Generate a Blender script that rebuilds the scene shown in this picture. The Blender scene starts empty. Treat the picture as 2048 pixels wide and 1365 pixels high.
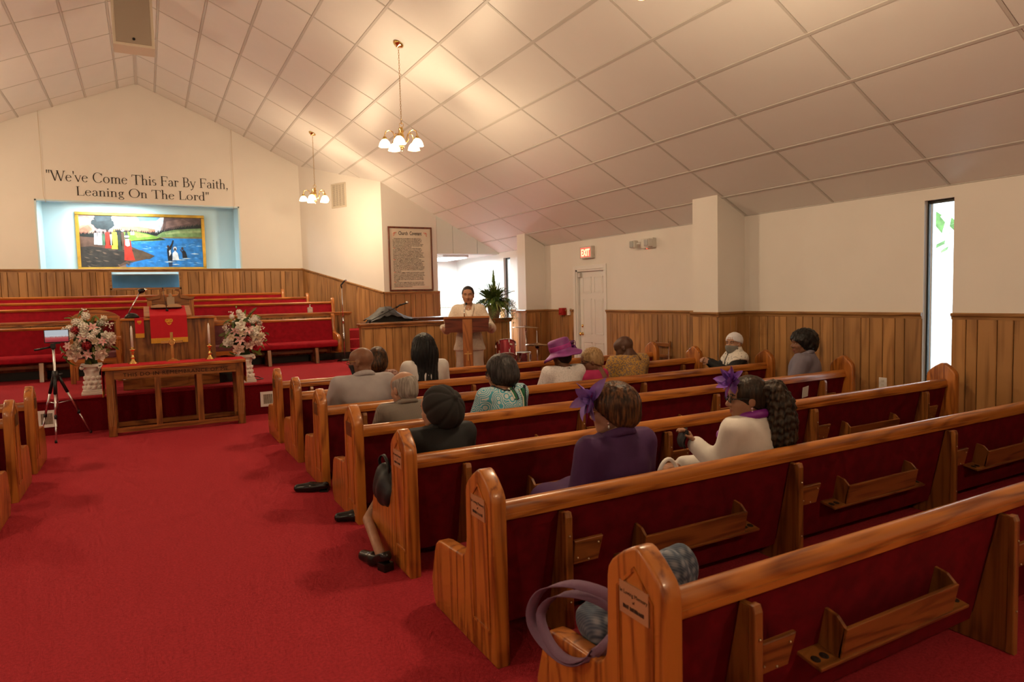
import bpy, bmesh, math, random
import numpy as np
from mathutils import Matrix, Vector
random.seed(7)
SC = bpy.context.scene
COL = SC.collection
PI = math.pi
# ------------------------------------------------------------------ camera
RIGHT = (0.8771, -0.4797, -0.0255); DOWN = (-0.0544, -0.0464, -0.9974); FWD = (0.4773, 0.8762, -0.0669)
CAMZ = 1.4972
camd = bpy.data.cameras.new('camera'); cam = bpy.data.objects.new('camera', camd); COL.objects.link(cam)
M = Matrix.Identity(4)
for r_ in range(3):
    M[r_][0] = RIGHT[r_]; M[r_][1] = -DOWN[r_]; M[r_][2] = -FWD[r_]
M[2][3] = CAMZ
cam.matrix_world = M
camd.sensor_width = 36; camd.lens = 1335.75 / 2048 * 36; camd.clip_start = 0.05
camd.dof.use_dof = True; camd.dof.focus_distance = 6.0; camd.dof.aperture_fstop = 4.5
SC.camera = cam
# ------------------------------------------------------------------ world, exposure
w = bpy.data.worlds.new('sky'); SC.world = w; w.use_nodes = True
bg = w.node_tree.nodes['Background']; bg.inputs[0].default_value = (0.80, 0.92, 1.0, 1); bg.inputs[1].default_value = 7.0
SC.view_settings.view_transform = 'Standard'; SC.view_settings.look = 'None'
SC.view_settings.gamma = 1; SC.view_settings.use_curve_mapping = False
SC.view_settings.exposure = -0.15
SC.cycles.use_denoising = True
try: SC.cycles.denoiser = 'OPENIMAGEDENOISE'
except Exception: pass
SC.cycles.max_bounces = 6; SC.cycles.diffuse_bounces = 3; SC.cycles.glossy_bounces = 3; SC.cycles.transmission_bounces = 4; SC.cycles.sample_clamp_indirect = 5
SC.cycles.caustics_reflective = False; SC.cycles.caustics_refractive = False
SC.cycles.use_light_tree = False; SC.cycles.use_adaptive_sampling = True; SC.cycles.adaptive_threshold = .06; SC.cycles.adaptive_min_samples = 12
LAMP_W = 23.0            # watts of each small chandelier bulb
LAMP_C = (1.0, 0.74, 0.45)
# ------------------------------------------------------------------ materials
def lin(c):
    return tuple(((v/255)/12.92 if v/255 <= .04045 else ((v/255+.055)/1.055)**2.4) for v in c)
MATS = {}
def mat(name, col, rough=.5, metal=0, bump=0, bscale=200, var=0, vscale=8, spec=.5, sheen=0, trans=0, emit=None, estr=0, alpha=1, col2=None, coat=0, ior=1.45):
    if name in MATS: return MATS[name]
    m = bpy.data.materials.new(name); m.use_nodes = True; MATS[name] = m
    nt = m.node_tree; b = nt.nodes['Principled BSDF']
    b.inputs['Base Color'].default_value = (*col, 1); b.inputs['Roughness'].default_value = rough
    b.inputs['Metallic'].default_value = metal; b.inputs['Specular IOR Level'].default_value = spec
    b.inputs['IOR'].default_value = ior
    if sheen: b.inputs['Sheen Weight'].default_value = sheen; b.inputs['Sheen Tint'].default_value = (*[min(1, c*1.8+.004) for c in col], 1)
    if trans: b.inputs['Transmission Weight'].default_value = trans
    if coat: b.inputs['Coat Weight'].default_value = coat; b.inputs['Coat Roughness'].default_value = .15
    if emit: m.cycles.emission_sampling = 'NONE'; b.inputs['Emission Color'].default_value = (*emit, 1); b.inputs['Emission Strength'].default_value = estr
    if alpha < 1: b.inputs['Alpha'].default_value = alpha
    if bump or var or col2:
        tc = nt.nodes.new('ShaderNodeTexCoord')
        if var or col2:
            n = nt.nodes.new('ShaderNodeTexNoise'); n.inputs['Scale'].default_value = vscale; n.inputs['Detail'].default_value = 4
            nt.links.new(tc.outputs['Object'], n.inputs['Vector'])
            r = nt.nodes.new('ShaderNodeValToRGB')
            c2 = col2 or tuple(c*(1-var) for c in col); c1 = col if col2 else tuple(min(1, c*(1+var)) for c in col)
            r.color_ramp.elements[0].color = (*c2, 1); r.color_ramp.elements[1].color = (*c1, 1)
            r.color_ramp.elements[0].position = .35; r.color_ramp.elements[1].position = .65
            nt.links.new(n.outputs['Fac'], r.inputs['Fac']); nt.links.new(r.outputs['Color'], b.inputs['Base Color'])
        if bump:
            n2 = nt.nodes.new('ShaderNodeTexNoise'); n2.inputs['Scale'].default_value = bscale; n2.inputs['Detail'].default_value = 3
            nt.links.new(tc.outputs['Object'], n2.inputs['Vector'])
            bp = nt.nodes.new('ShaderNodeBump'); bp.inputs['Strength'].default_value = bump; bp.inputs['Distance'].default_value = .01
            nt.links.new(n2.outputs['Fac'], bp.inputs['Height']); nt.links.new(bp.outputs['Normal'], b.inputs['Normal'])
    return m
def wood(name, axis, light, dark, rough=.35, ring=9, fine=60, coat=.3, knots=False, rnd=.0):
    """oak or pine: growth-ring figure and pores stretched along the grain axis"""
    if name in MATS: return MATS[name]
    m = bpy.data.materials.new(name); m.use_nodes = True; MATS[name] = m
    nt = m.node_tree; N = nt.nodes; L = nt.links; b = N['Principled BSDF']
    b.inputs['Roughness'].default_value = rough
    if coat: b.inputs['Coat Weight'].default_value = coat; b.inputs['Coat Roughness'].default_value = .12
    tc = N.new('ShaderNodeTexCoord'); oi = N.new('ShaderNodeObjectInfo')
    add = N.new('ShaderNodeVectorMath'); add.operation = 'MULTIPLY_ADD'
    cmb = N.new('ShaderNodeCombineXYZ')
    for i in range(3): L.new(oi.outputs['Random'], cmb.inputs[i])
    add.inputs[1].default_value = (17, 23, 31); L.new(cmb.outputs[0], add.inputs[0]); L.new(tc.outputs['Object'], add.inputs[2])
    def stretch(s, k):
        mp = N.new('ShaderNodeMapping'); sc = [s, s, s]; sc[axis] = s*k; mp.inputs['Scale'].default_value = sc
        L.new(add.outputs[0], mp.inputs['Vector']); return mp
    m1 = stretch(1, .12)
    n1 = N.new('ShaderNodeTexNoise'); n1.inputs['Scale'].default_value = ring*.55; n1.inputs['Detail'].default_value = 2; L.new(m1.outputs[0], n1.inputs['Vector'])
    mul = N.new('ShaderNodeMath'); mul.operation = 'MULTIPLY'; mul.inputs[1].default_value = ring; L.new(n1.outputs['Fac'], mul.inputs[0])
    fr = N.new('ShaderNodeMath'); fr.operation = 'PINGPONG'; fr.inputs[1].default_value = .5; L.new(mul.outputs[0], fr.inputs[0])
    m2 = stretch(1, .03)
    n2 = N.new('ShaderNodeTexNoise'); n2.inputs['Scale'].default_value = fine; n2.inputs['Detail'].default_value = 3; L.new(m2.outputs[0], n2.inputs['Vector'])
    mixf = N.new('ShaderNodeMath'); mixf.operation = 'MULTIPLY_ADD'; mixf.inputs[1].default_value = 1.1; L.new(fr.outputs[0], mixf.inputs[0])
    sb = N.new('ShaderNodeMath'); sb.operation = 'MULTIPLY_ADD'; sb.inputs[1].default_value = .9; sb.inputs[2].default_value = -.22; L.new(n2.outputs['Fac'], sb.inputs[0]); L.new(sb.outputs[0], mixf.inputs[2])
    ramp = N.new('ShaderNodeValToRGB'); e = ramp.color_ramp.elements
    e[0].color = (*dark, 1); e[0].position = .16; e[1].color = (*light, 1); e[1].position = .58
    L.new(mixf.outputs[0], ramp.inputs['Fac']); out = ramp.outputs['Color']
    if knots:
        m3 = stretch(1, .35)
        v = N.new('ShaderNodeTexVoronoi'); v.inputs['Scale'].default_value = 2.6; L.new(m3.outputs[0], v.inputs['Vector'])
        kr = N.new('ShaderNodeValToRGB'); ke = kr.color_ramp.elements
        ke[0].color = (*[c*.3 for c in dark], 1); ke[0].position = .015; ke[1].color = (1, 1, 1, 1); ke[1].position = .16
        L.new(v.outputs['Distance'], kr.inputs['Fac'])
        mx = N.new('ShaderNodeMix'); mx.data_type = 'RGBA'; mx.blend_type = 'MULTIPLY'; mx.inputs[0].default_value = .9
        L.new(out, mx.inputs[6]); L.new(kr.outputs['Color'], mx.inputs[7]); out = mx.outputs[2]
    if rnd:
        hs = N.new('ShaderNodeHueSaturation'); mr = N.new('ShaderNodeMapRange')
        mr.inputs[3].default_value = 1-rnd; mr.inputs[4].default_value = 1+rnd; L.new(oi.outputs['Random'], mr.inputs[0])
        L.new(mr.outputs[0], hs.inputs['Value']); L.new(out, hs.inputs['Color']); out = hs.outputs['Color']
    L.new(out, b.inputs['Base Color'])
    bp = N.new('ShaderNodeBump'); bp.inputs['Strength'].default_value = .06; bp.inputs['Distance'].default_value = .004
    L.new(n2.outputs['Fac'], bp.inputs['Height']); L.new(bp.outputs['Normal'], b.inputs['Normal'])
    return m
OL, OD = (.48, .160, .024), (.21, .052, .006)
OAK = [wood('oak_grain_%s' % a, i, OL, OD) for i, a in enumerate('xyz')]
DL, DD = (.29, .105, .022), (.12, .036, .007)
DOAK = [wood('dark_oak_grain_%s' % a, i, DL, DD) for i, a in enumerate('xyz')]
PLANK = wood('knotty_panelling', 2, (.40, .195, .060), (.245, .108, .029), rough=.5, ring=6, fine=35, coat=.05, knots=True, rnd=.22)
TRIMW = [wood('trim_oak_%s' % a, i, (.34, .17, .055), (.2, .085, .025), rough=.45, coat=.1) for i, a in enumerate('xyz')]
WALL = mat('white_wall_paint', (.79, .745, .69), .55, bump=.03, bscale=60, var=.015, vscale=2)
TILE = mat('white_ceiling_vinyl', (.79, .765, .735), .42, bump=.05, bscale=5, var=.012, vscale=3)
GRID = mat('ceiling_grid_metal', (.58, .55, .51), .45)
VOID = mat('ceiling_void', (.45, .42, .39), .9)
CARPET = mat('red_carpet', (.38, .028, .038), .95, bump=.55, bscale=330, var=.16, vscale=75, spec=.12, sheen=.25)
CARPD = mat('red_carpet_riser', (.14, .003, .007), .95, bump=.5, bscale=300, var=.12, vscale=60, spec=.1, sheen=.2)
VELV = mat('dark_red_upholstery', (.125, .0024, .0065), .8, bump=.1, bscale=400, var=.22, vscale=14, spec=.2, sheen=.35)
VELB = mat('bright_red_upholstery', (.30, .004, .014), .8, bump=.1, bscale=400, var=.12, vscale=16, spec=.2, sheen=.35)
WHITE = mat('white_paint', (.82, .80, .77), .4)
BLACK = mat('black_plastic', (.012, .012, .013), .4)
BRASS = mat('polished_brass', (.86, .58, .20), .18, 1)
CHROME = mat('chrome', (.75, .76, .78), .14, 1)
STEEL = mat('brushed_aluminium', (.72, .72, .73), .3, 1)
GOLDC = mat('gold_trim_cloth', (.75, .36, .03), .6)
REDC = mat('bright_red_cloth', (.52, .003, .014), .75, sheen=.2, bump=.05, bscale=300)
GLASS = mat('clear_glass', (1, 1, 1), .02, trans=1, ior=1.05, spec=.3)
TEAL = mat('baptistry_blue_paint', (.62, .80, .84), .5)
# ------------------------------------------------------------------ mesh helpers
class MB:
    """collects geometry of ONE mesh"""
    def __init__(s): s.v = []; s.f = []; s.mi = []; s.cur = 0; s.sm = []; s.smooth = False
    def add(s, vs, fs, M=None):
        o = len(s.v)
        s.v += [tuple(M @ Vector(v)) if M else tuple(v) for v in vs]
        for f in fs: s.f.append([i+o for i in f]); s.mi.append(s.cur); s.sm.append(s.smooth)
        return s
    def box(s, lo, hi, M=None, c=0):
        x0, y0, z0 = lo; x1, y1, z1 = hi
        if c <= 0:
            v = [(x, y, z) for z in (z0, z1) for y in (y0, y1) for x in (x0, x1)]
            return s.add(v, [(0, 2, 3, 1), (4, 5, 7, 6), (0, 1, 5, 4), (2, 6, 7, 3), (0, 4, 6, 2), (1, 3, 7, 5)], M)
        bm = bmesh.new(); bmesh.ops.create_cube(bm, size=1)
        for v in bm.verts: v.co = (x0+(v.co.x+.5)*(x1-x0), y0+(v.co.y+.5)*(y1-y0), z0+(v.co.z+.5)*(z1-z0))
        bmesh.ops.bevel(bm, geom=list(bm.edges), offset=c, segments=2, affect='EDGES', profile=.6)
        return s.bm(bm, M)
    def bm(s, bm, M=None):
        bm.verts.index_update(); s.add([v.co[:] for v in bm.verts], [[v.index for v in f.verts] for f in bm.faces], M); bm.free(); return s
    def prism(s, poly, axis, a, b, M=None, c=0, seg=2):
        """poly in the two other axes (in xyz order), extruded along axis from a to b"""
        def p3(u, v, t): q = [u, v]; q.insert(axis, t); return q
        n = len(poly)
        vs = [p3(u, v, a) for u, v in poly]+[p3(u, v, b) for u, v in poly]
        fs = [list(range(n))[::-1], list(range(n, 2*n))]+[(i, (i+1) % n, (i+1) % n+n, i+n) for i in range(n)]
        if c <= 0: return s.add(vs, fs, M)
        bm = bmesh.new(); bv = [bm.verts.new(v) for v in vs]
        cap = [bm.faces.new([bv[i] for i in f]) for f in fs][:2]
        bmesh.ops.recalc_face_normals(bm, faces=list(bm.faces))
        ed = list({e for f in cap for e in f.edges})
        bmesh.ops.bevel(bm, geom=ed, offset=c, segments=seg, affect='EDGES', profile=.5)
        return s.bm(bm, M)
    def tube(s, pts, r, n=8, M=None, cap=True, closed=False):
        pts = [Vector(p) for p in pts]; rs = r if isinstance(r, (list, tuple)) else [r]*len(pts)
        vs = []; fs = []; up = None; m = len(pts)
        for i, p in enumerate(pts):
            if closed: t = pts[(i+1) % m]-pts[i-1]
            else: t = pts[min(i+1, m-1)]-pts[max(i-1, 0)]
            t.normalize()
            if up is None: up = t.orthogonal().normalized()
            up = (up-t*up.dot(t)).normalized(); si = t.cross(up)
            for k in range(n):
                a = 2*PI*k/n; vs.append(p+(up*math.cos(a)+si*math.sin(a))*rs[i])
        for i in range(m if closed else m-1):
            j = (i+1) % m
            for k in range(n): fs.append((i*n+k, i*n+(k+1) % n, j*n+(k+1) % n, j*n+k))
        if cap and not closed: fs += [list(range(n))[::-1], [(m-1)*n+k for k in range(n)]]
        o = s.smooth; s.smooth = True; s.add(vs, fs, M); s.smooth = o; return s
    def lathe(s, prof, n=20, M=None, cap=True):
        """prof: (radius, z)"""
        vs = []; fs = []
        for r, z in prof:
            for k in range(n): a = 2*PI*k/n; vs.append((r*math.cos(a), r*math.sin(a), z))
        for i in range(len(prof)-1):
            for k in range(n): fs.append((i*n+k, i*n+(k+1) % n, (i+1)*n+(k+1) % n, (i+1)*n+k))
        if cap: fs += [list(range(n))[::-1], [(len(prof)-1)*n+k for k in range(n)]]
        o = s.smooth; s.smooth = True; s.add(vs, fs, M); s.smooth = o; return s
    def ball(s, c, r, n=12, M=None):
        rx, ry, rz = r if isinstance(r, (tuple, list)) else (r, r, r); h = n//2
        vs = [(c[0], c[1], c[2]-rz)]; fs = []
        for i in range(1, h):
            b = -PI/2+PI*i/h
            for k in range(n): a = 2*PI*k/n; vs.append((c[0]+rx*math.cos(b)*math.cos(a), c[1]+ry*math.cos(b)*math.sin(a), c[2]+rz*math.sin(b)))
        vs.append((c[0], c[1], c[2]+rz)); T = len(vs)-1
        for k in range(n): fs += [(0, 1+(k+1) % n, 1+k), (T, T-n+k, T-n+(k+1) % n)]
        for i in range(h-2):
            for k in range(n): a = 1+i*n; fs.append((a+k, a+(k+1) % n, a+n+(k+1) % n, a+n+k))
        o = s.smooth; s.smooth = True; s.add(vs, fs, M); s.smooth = o; return s
    def obj(s, name, m, parent=None, loc=None, rotz=None, smooth=None):
        me = bpy.data.meshes.new(name); me.from_pydata(s.v, [], s.f); me.validate(clean_customdata=False)
        for q in (m if isinstance(m, (list, tuple)) else [m]): me.materials.append(q)
        if len(me.polygons) == len(s.f):
            me.polygons.foreach_set('material_index', s.mi)
            me.polygons.foreach_set('use_smooth', [True]*len(s.f) if smooth else s.sm)
        me.update()
        if smooth and smooth is not True:
            try: me.set_sharp_from_angle(angle=math.radians(smooth))
            except Exception: pass
        o = bpy.data.objects.new(name, me); COL.objects.link(o)
        if parent: o.parent = parent
        if loc: o.location = loc
        if rotz is not None: o.rotation_euler = (0, 0, rotz)
        return o
def tag(o, label, cat, group=None):
    o['label'] = label; o['category'] = cat
    if group: o['group'] = group
    return o
def thing(name, label, cat, loc=(0, 0, 0), rotz=0, group=None):
    o = bpy.data.objects.new(name, None); COL.objects.link(o); o.empty_display_size = .1
    o.location = loc; o.rotation_euler = (0, 0, rotz); return tag(o, label, cat, group)
def struct(o, label=None):
    o['kind'] = 'structure'
    if label: o['label'] = label
    return o
def link_copy(o, parent, loc=None):
    c = o.copy(); COL.objects.link(c); c.parent = parent
    if loc: c.location = loc
    return c
def Tm(x=0, y=0, z=0, rx=0, ry=0, rz=0, s=1):
    return Matrix.Translation((x, y, z)) @ Matrix.Rotation(rz, 4, 'Z') @ Matrix.Rotation(ry, 4, 'Y') @ Matrix.Rotation(rx, 4, 'X') @ Matrix.Diagonal((s, s, s, 1))
def px(p):
    """image position (2048 x 1365 frame) of a world point: used only to leave out repeats the photo never shows"""
    d = (p[0], p[1], p[2]-CAMZ); z = sum(a*b for a, b in zip(FWD, d))
    if z < .1: return None
    return (1024+1335.75*sum(a*b for a, b in zip(RIGHT, d))/z, 682.5+1335.75*sum(a*b for a, b in zip(DOWN, d))/z)
def seen(pts, mg=260):
    q = [px(p) for p in pts]; q = [a for a in q if a]
    return bool(q) and max(a[0] for a in q) > -mg and min(a[0] for a in q) < 2048+mg and max(a[1] for a in q) > -mg and min(a[1] for a in q) < 1365+mg
def text_mesh(s, size, mtl, name, parent, M, align='CENTER', ext=.001, bold=0, space=1, line=1.0, width=1):
    cu = bpy.data.curves.new(name+'_curve', 'FONT'); cu.body = s; cu.size = size; cu.align_x = align; cu.extrude = ext
    cu.resolution_u = 2; cu.offset = bold; cu.space_character = space; cu.space_line = line
    t = bpy.data.objects.new(name+'_tmp', cu); COL.objects.link(t)
    dg = bpy.context.evaluated_depsgraph_get(); me = bpy.data.meshes.new_from_object(t.evaluated_get(dg))
    bpy.data.objects.remove(t); bpy.data.curves.remove(cu)
    me.transform(Matrix(M) @ Matrix.Diagonal((width, 1, 1, 1))); me.materials.clear(); me.materials.append(mtl); me.name = name
    o = bpy.data.objects.new(name, me); COL.objects.link(o)
    if parent: o.parent = parent
    return o
def stuff(o): o['kind'] = 'stuff'; return o
# ================================================================== THE ROOM
RX = .056                                   # ridge line
OFF = [0, .313, .848, 1.381, 1.914, 2.44, 3.05, 3.575, 4.111, 4.645, 5.187, 5.729, 6.275, 6.68]
ZZ = [5.804, 5.68, 5.446, 5.214, 4.971, 4.71, 4.41, 4.10, 3.797, 3.507, 3.217, 2.93, 2.653, 2.44]
def zc(x): return float(np.interp(abs(x-RX), OFF, ZZ))
XR = 6.735; XL = 2*RX-XR; YF = 15.1; YB = -6.5; YC = 12.85; PZ = .43
CX, CW = 4.15, 5.30                          # covenant wall from CX to CW
CR = 1.215                                   # height of the side chair rail
# floor, platform, choir tiers
f = MB(); f.box((XL-.3, YB-.3, -.2), (XR+.3, YF+.3, 0)); struct(f.obj('floor', CARPET))
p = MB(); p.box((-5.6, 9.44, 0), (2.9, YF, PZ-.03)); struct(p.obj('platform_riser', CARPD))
p = MB(); p.box((-5.6, 9.42, PZ-.03), (2.9, YF, PZ), c=.01); p.box((2.9, 9.9, .0), (5.3, YF, PZ)); struct(p.obj('platform', CARPET))
for i, (y, z) in enumerate(((12.36, .66), (13.0, .86), (13.6, 1.0))):
    t = MB(); t.box((-3.4, y+.0, PZ), (3.2 if i == 0 else 3.2-.3*i, YF, z)); struct(t.obj('choir_tier', CARPET))
st = MB()
for i in range(3):
    st.box((3.3, 12.2+.3*i, PZ), (4.05, 13.6, PZ+.165*(i+1)), c=.012)
struct(st.obj('choir_steps', CARPET))
# walls ------------------------------------------------------------
def wallbox(name, lo, hi, m=WALL):
    b = MB(); b.box(lo, hi); return struct(b.obj(name, m))
# right wall with two slit windows and a door opening
WIN = [(3.578, 3.854, .40, 2.325), (12.36, 12.65, .40, 2.315)]
DOOR = (9.09, 9.93, 0, 1.93)
wr = MB(); TH = .2
y = YB
for (a, b_, z0, z1) in sorted(WIN+[DOOR]):
    wr.box((XR, y, 0), (XR+TH, a, 2.60)); wr.box((XR, a, z1), (XR+TH, b_, 2.60))
    if z0 > 0: wr.box((XR, a, 0), (XR+TH, b_, z0))
    y = b_
wr.box((XR, y, 0), (XR+TH, YF+.2, 2.60))
WR = struct(wr.obj('wall_right', WALL))
wl = MB(); y = YB
LW = [(-3.0, -2.72, .4, 2.3), (3.578, 3.854, .40, 2.325), (8.0, 8.28, .4, 2.3)]
for (a, b_, z0, z1) in LW:
    wl.box((XL-TH, y, 0), (XL, a, 2.60)); wl.box((XL-TH, a, z1), (XL, b_, 2.60)); wl.box((XL-TH, a, 0), (XL, b_, z0)); y = b_
wl.box((XL-TH, y, 0), (XL, YF+.2, 2.60)); WL = struct(wl.obj('wall_left', WALL))
def gable(name, x0, x1, y0, y1, zb):
    xs = sorted({x0, x1}|{RX+s*o for o in OFF for s in (-1, 1) if x0 < RX+s*o < x1})
    poly = [(x0, zb)]+[(x1, zb)]+[(x, zc(x)+.06) for x in reversed(xs)]
    b = MB(); b.prism(poly, 1, y0, y1); return struct(b.obj(name, WALL))
gable('wall_back', XL-TH, XR+TH, YB-.2, YB, 0)
# front wall: gable with the baptistry opening
BX0, BX1, BZ0, BZ1 = -1.685, 1.79, 2.20, 3.49
TX0, TX1, TZ0 = -.56, .61, 1.85
b = MB()
def gpoly(x0, x1, zb):
    xs = sorted({x0, x1}|{RX+s*o for o in OFF for s in (-1, 1) if x0 < RX+s*o < x1})
    return [(x0, zb), (x1, zb)]+[(x, zc(x)+.06) for x in reversed(xs)]
b.prism(gpoly(XL-TH, BX0, 0), 1, YF, YF+.15); b.prism(gpoly(BX1, XR+TH, 0), 1, YF, YF+.15); b.prism(gpoly(BX0, BX1, BZ1), 1, YF, YF+.15)
b.box((BX0, YF, 0), (TX0, YF+.15, BZ0)); b.box((TX1, YF, 0), (BX1, YF+.15, BZ0)); b.box((TX0, YF, 0), (TX1, YF+.15, TZ0))
WF = struct(b.obj('wall_front', WALL))
# baptistry recess behind it
b = MB(); YR = YF+.85
b.box((BX0-.1, YR, 1.2), (BX1+.1, YR+.1, 3.75)); b.box((BX0-.1, YF+.15, 1.2), (BX0, YR, 3.75)); b.box((BX1, YF+.15, 1.2), (BX1+.1, YR, 3.75))
b.box((BX0, YF+.15, 3.62), (BX1, YR, 3.72)); struct(b.obj('wall_baptistry', TEAL))
b = MB(); b.box((BX0, YF+.15, 2.12), (TX0, YR, 2.19)); b.box((TX1, YF+.15, 2.12), (BX1, YR, 2.19)); b.box((TX0, YF+.65, 2.12), (TX1, YR, 2.19)); struct(b.obj('baptistry_ledge', TEAL))
# angled wall and covenant wall (front right)
AX, AY = 3.05, YF
def seg_wall(name, A, B, zb, n=12, th=.12, z_over=None, m=WALL):
    """thin vertical wall from A to B reaching up to the ceiling; its thickness goes to the right of A->B"""
    A = Vector(A); B = Vector(B); d = (B-A).normalized(); nr = Vector((d.y, -d.x))*-1
    vs = []; fs = []
    for i in range(n+1):
        q = A+(B-A)*i/n
        for k in (0, 1):
            r = q+nr*th*k
            vs += [(r.x, r.y, zb), (r.x, r.y, (z_over or zc(r.x))+.05)]
    for i in range(n):
        o = i*4; e = o+4
        fs += [(o, e, e+1, o+1), (o+2, o+3, e+3, e+2), (o+1, e+1, e+3, o+3), (o, o+2, e+2, e)]
    fs += [(0, 1, 3, 2), (n*4, n*4+2, n*4+3, n*4+1)]
    b = MB(); b.add(vs, fs); return struct(b.obj(name, m))
WA = seg_wall('wall_front_right', (AX, AY), (CX, YC), 0)
WC = seg_wall('wall_covenant', (CX, YC), (CW, YC), 0)
b = MB()
HB = [CW, 5.66, 6.22, XR]
WH = MB(); WH.box((CW, YC+.10, 2.405), (XR, YC+.12, 3.2)); WH = struct(WH.obj('wall_header', mat('header_shadow', (.4, .4, .38), .7)))
for i in range(3):
    q = MB(); a, c_ = HB[i]+.004, HB[i+1]-.004
    q.prism([(a, 2.41), (c_, 2.41), (c_, zc(c_)+.03), (a, zc(a)+.03)], 1, YC, YC+.1); q.obj('header_panel', mat('header_panel_paint', (.76, .79, .74), .5), WH)
# alcove behind the header
b = MB(); b.box((CW-.12, YC+.12, 0), (CW, YF, 2.5)); struct(b.obj('wall_alcove', WALL))
b = MB(); b.box((CW, YC+.1, 2.41), (XR, YF, 2.5)); struct(b.obj('ceiling_alcove', WALL))
# pilasters on the right wall
PIL = [(6.10, 6.53, 6.265), (10.965, 11.27, 6.30)]
for i, (y0, y1, x0) in enumerate(PIL):
    b = MB(); b.prism([(x0, 0), (XR, 0), (XR, zc(XR)+.05), (x0, zc(x0)+.05)], 1, y0, y1); struct(b.obj('wall_pilaster', WALL))
# ------------------------------------------------------------------ ceiling: panels in a metal grid
b = MB()
allx = [RX-o for o in OFF[::-1]]+[RX+o for o in OFF[1:]]
for i in range(len(allx)-1):
    x0, x1 = allx[i], allx[i+1]
    b.add([(x0, YB-.2, zc(x0)+.035), (x1, YB-.2, zc(x1)+.035), (x1, YF+.2, zc(x1)+.035), (x0, YF+.2, zc(x0)+.035)], [(0, 3, 2, 1)])
    b.add([(x0, YB-.2, zc(x0)+.10), (x1, YB-.2, zc(x1)+.10), (x1, YF+.2, zc(x1)+.10), (x0, YF+.2, zc(x0)+.10)], [(0, 1, 2, 3)])
e0, e1 = allx[0], allx[-1]
b.box((XL-TH-.02, YB-.2, 2.40), (XL-TH, YF+.3, 2.75)); b.box((XR+TH, YB-.2, 2.40), (XR+TH+.02, YF+.3, 2.75))
b.box((XL-TH, YB-.2, 2.6), (e0+.01, YF+.3, 2.64)); b.box((e1-.01, YB-.2, 2.6), (XR+TH, YF+.3, 2.64))
CEIL = struct(b.obj('ceiling', VOID))
YS = [4.8393-i*1.2192 for i in range(-9, 10)][::1]
YS = sorted(y for y in YS if YB-1.2 < y)
g = .011
for side in (1, -1):
    xs = [RX+side*o for o in OFF]
    for i in range(len(xs)-1):
        x0, x1 = xs[i], xs[i+1]
        L_ = math.hypot(x1-x0, zc(x1)-zc(x0)); ux = (x1-x0)/L_; uz = (zc(x1)-zc(x0))/L_
        me = None
        for j in range(len(YS)-1):
            y0, y1 = max(YS[j], YB), min(YS[j+1], YF)
            if y1-y0 < .1: continue
            cnr = [(x, y, zc(x)) for x in (x0, x1) for y in (y0, y1)]
            if not seen(cnr): continue
            full = abs((y1-y0)-1.2192) < .01
            if me and full:
                o = bpy.data.objects.new('ceiling_panel', me); COL.objects.link(o); o.parent = CEIL; o.location = (x0, y0, zc(x0)); continue
            q = MB(); c = .007; W_ = y1-y0
            def P(a, v, d): return (a*ux-uz*d*side*0+(-uz)*d*(1 if side > 0 else -1)*0+a*0, v, a*uz+d)
            lo = [(g, g), (L_-g, g), (L_-g, W_-g), (g, W_-g)]; li = [(g+c, g+c), (L_-g-c, g+c), (L_-g-c, W_-g-c), (g+c, W_-g-c)]
            vs = [P(a, v, .012) for a, v in lo]+[P(a, v, .004) for a, v in lo]+[P(a, v, -.002) for a, v in li]
            fs = [(8, 9, 10, 11)]+[(k, (k+1) % 4, (k+1) % 4+4, k+4) for k in range(4)]+[(k+4, (k+1) % 4+4, (k+1) % 4+8, k+8) for k in range(4)]
            if side > 0: fs = [t[::-1] for t in fs]
            q.add(vs, fs); o = q.obj('ceiling_panel', TILE, CEIL, (x0, y0, zc(x0)))
            if full and not me: me = o.data
for k, x in enumerate(allx):
    if not seen([(x, y, zc(x)) for y in (2, 5, 8, 11, 15)]): continue
    q = MB(); wd = .024 if abs(x-RX) < .01 else .012
    xa, xb = x-wd, x+wd
    y1_ = YF if x < CX+.1 else YC+.05
    q.add([(xa, 0, zc(xa)+.03), (xa, 0, zc(xa)-.008), (xb, 0, zc(xb)-.008), (xb, 0, zc(xb)+.03)]+[(xa, y1_, zc(xa)+.03), (xa, y1_, zc(xa)-.008), (xb, y1_, zc(xb)-.008), (xb, y1_, zc(xb)+.03)], [(0, 1, 5, 4), (1, 2, 6, 5), (2, 3, 7, 6), (0, 3, 2, 1), (4, 5, 6, 7)])
    q.obj('ceiling_grid_bar', GRID, CEIL)
for y in YS:
    for side in (1, -1):
        if not (0 < y < YF) or not seen([(x, y, zc(x)) for x in [RX+side*o for o in OFF]], 50): continue
        q = MB()
        xs = [RX+side*o for o in OFF if not (side > 0 and y > YC and o > 4.2)]
        for i in range(len(xs)-1):
            a, c_ = sorted((xs[i], xs[i+1]))
            q.add([(a, y-.011, zc(a)+.02), (a, y-.011, zc(a)-.004), (a, y+.011, zc(a)-.004), (a, y+.011, zc(a)+.02), (c_, y-.011, zc(c_)+.02), (c_, y-.011, zc(c_)-.004), (c_, y+.011, zc(c_)-.004), (c_, y+.011, zc(c_)+.02)], [(0, 1, 5, 4), (1, 2, 6, 5), (2, 3, 7, 6)])
        q.obj('ceiling_cross_bar', GRID, CEIL)
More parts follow.
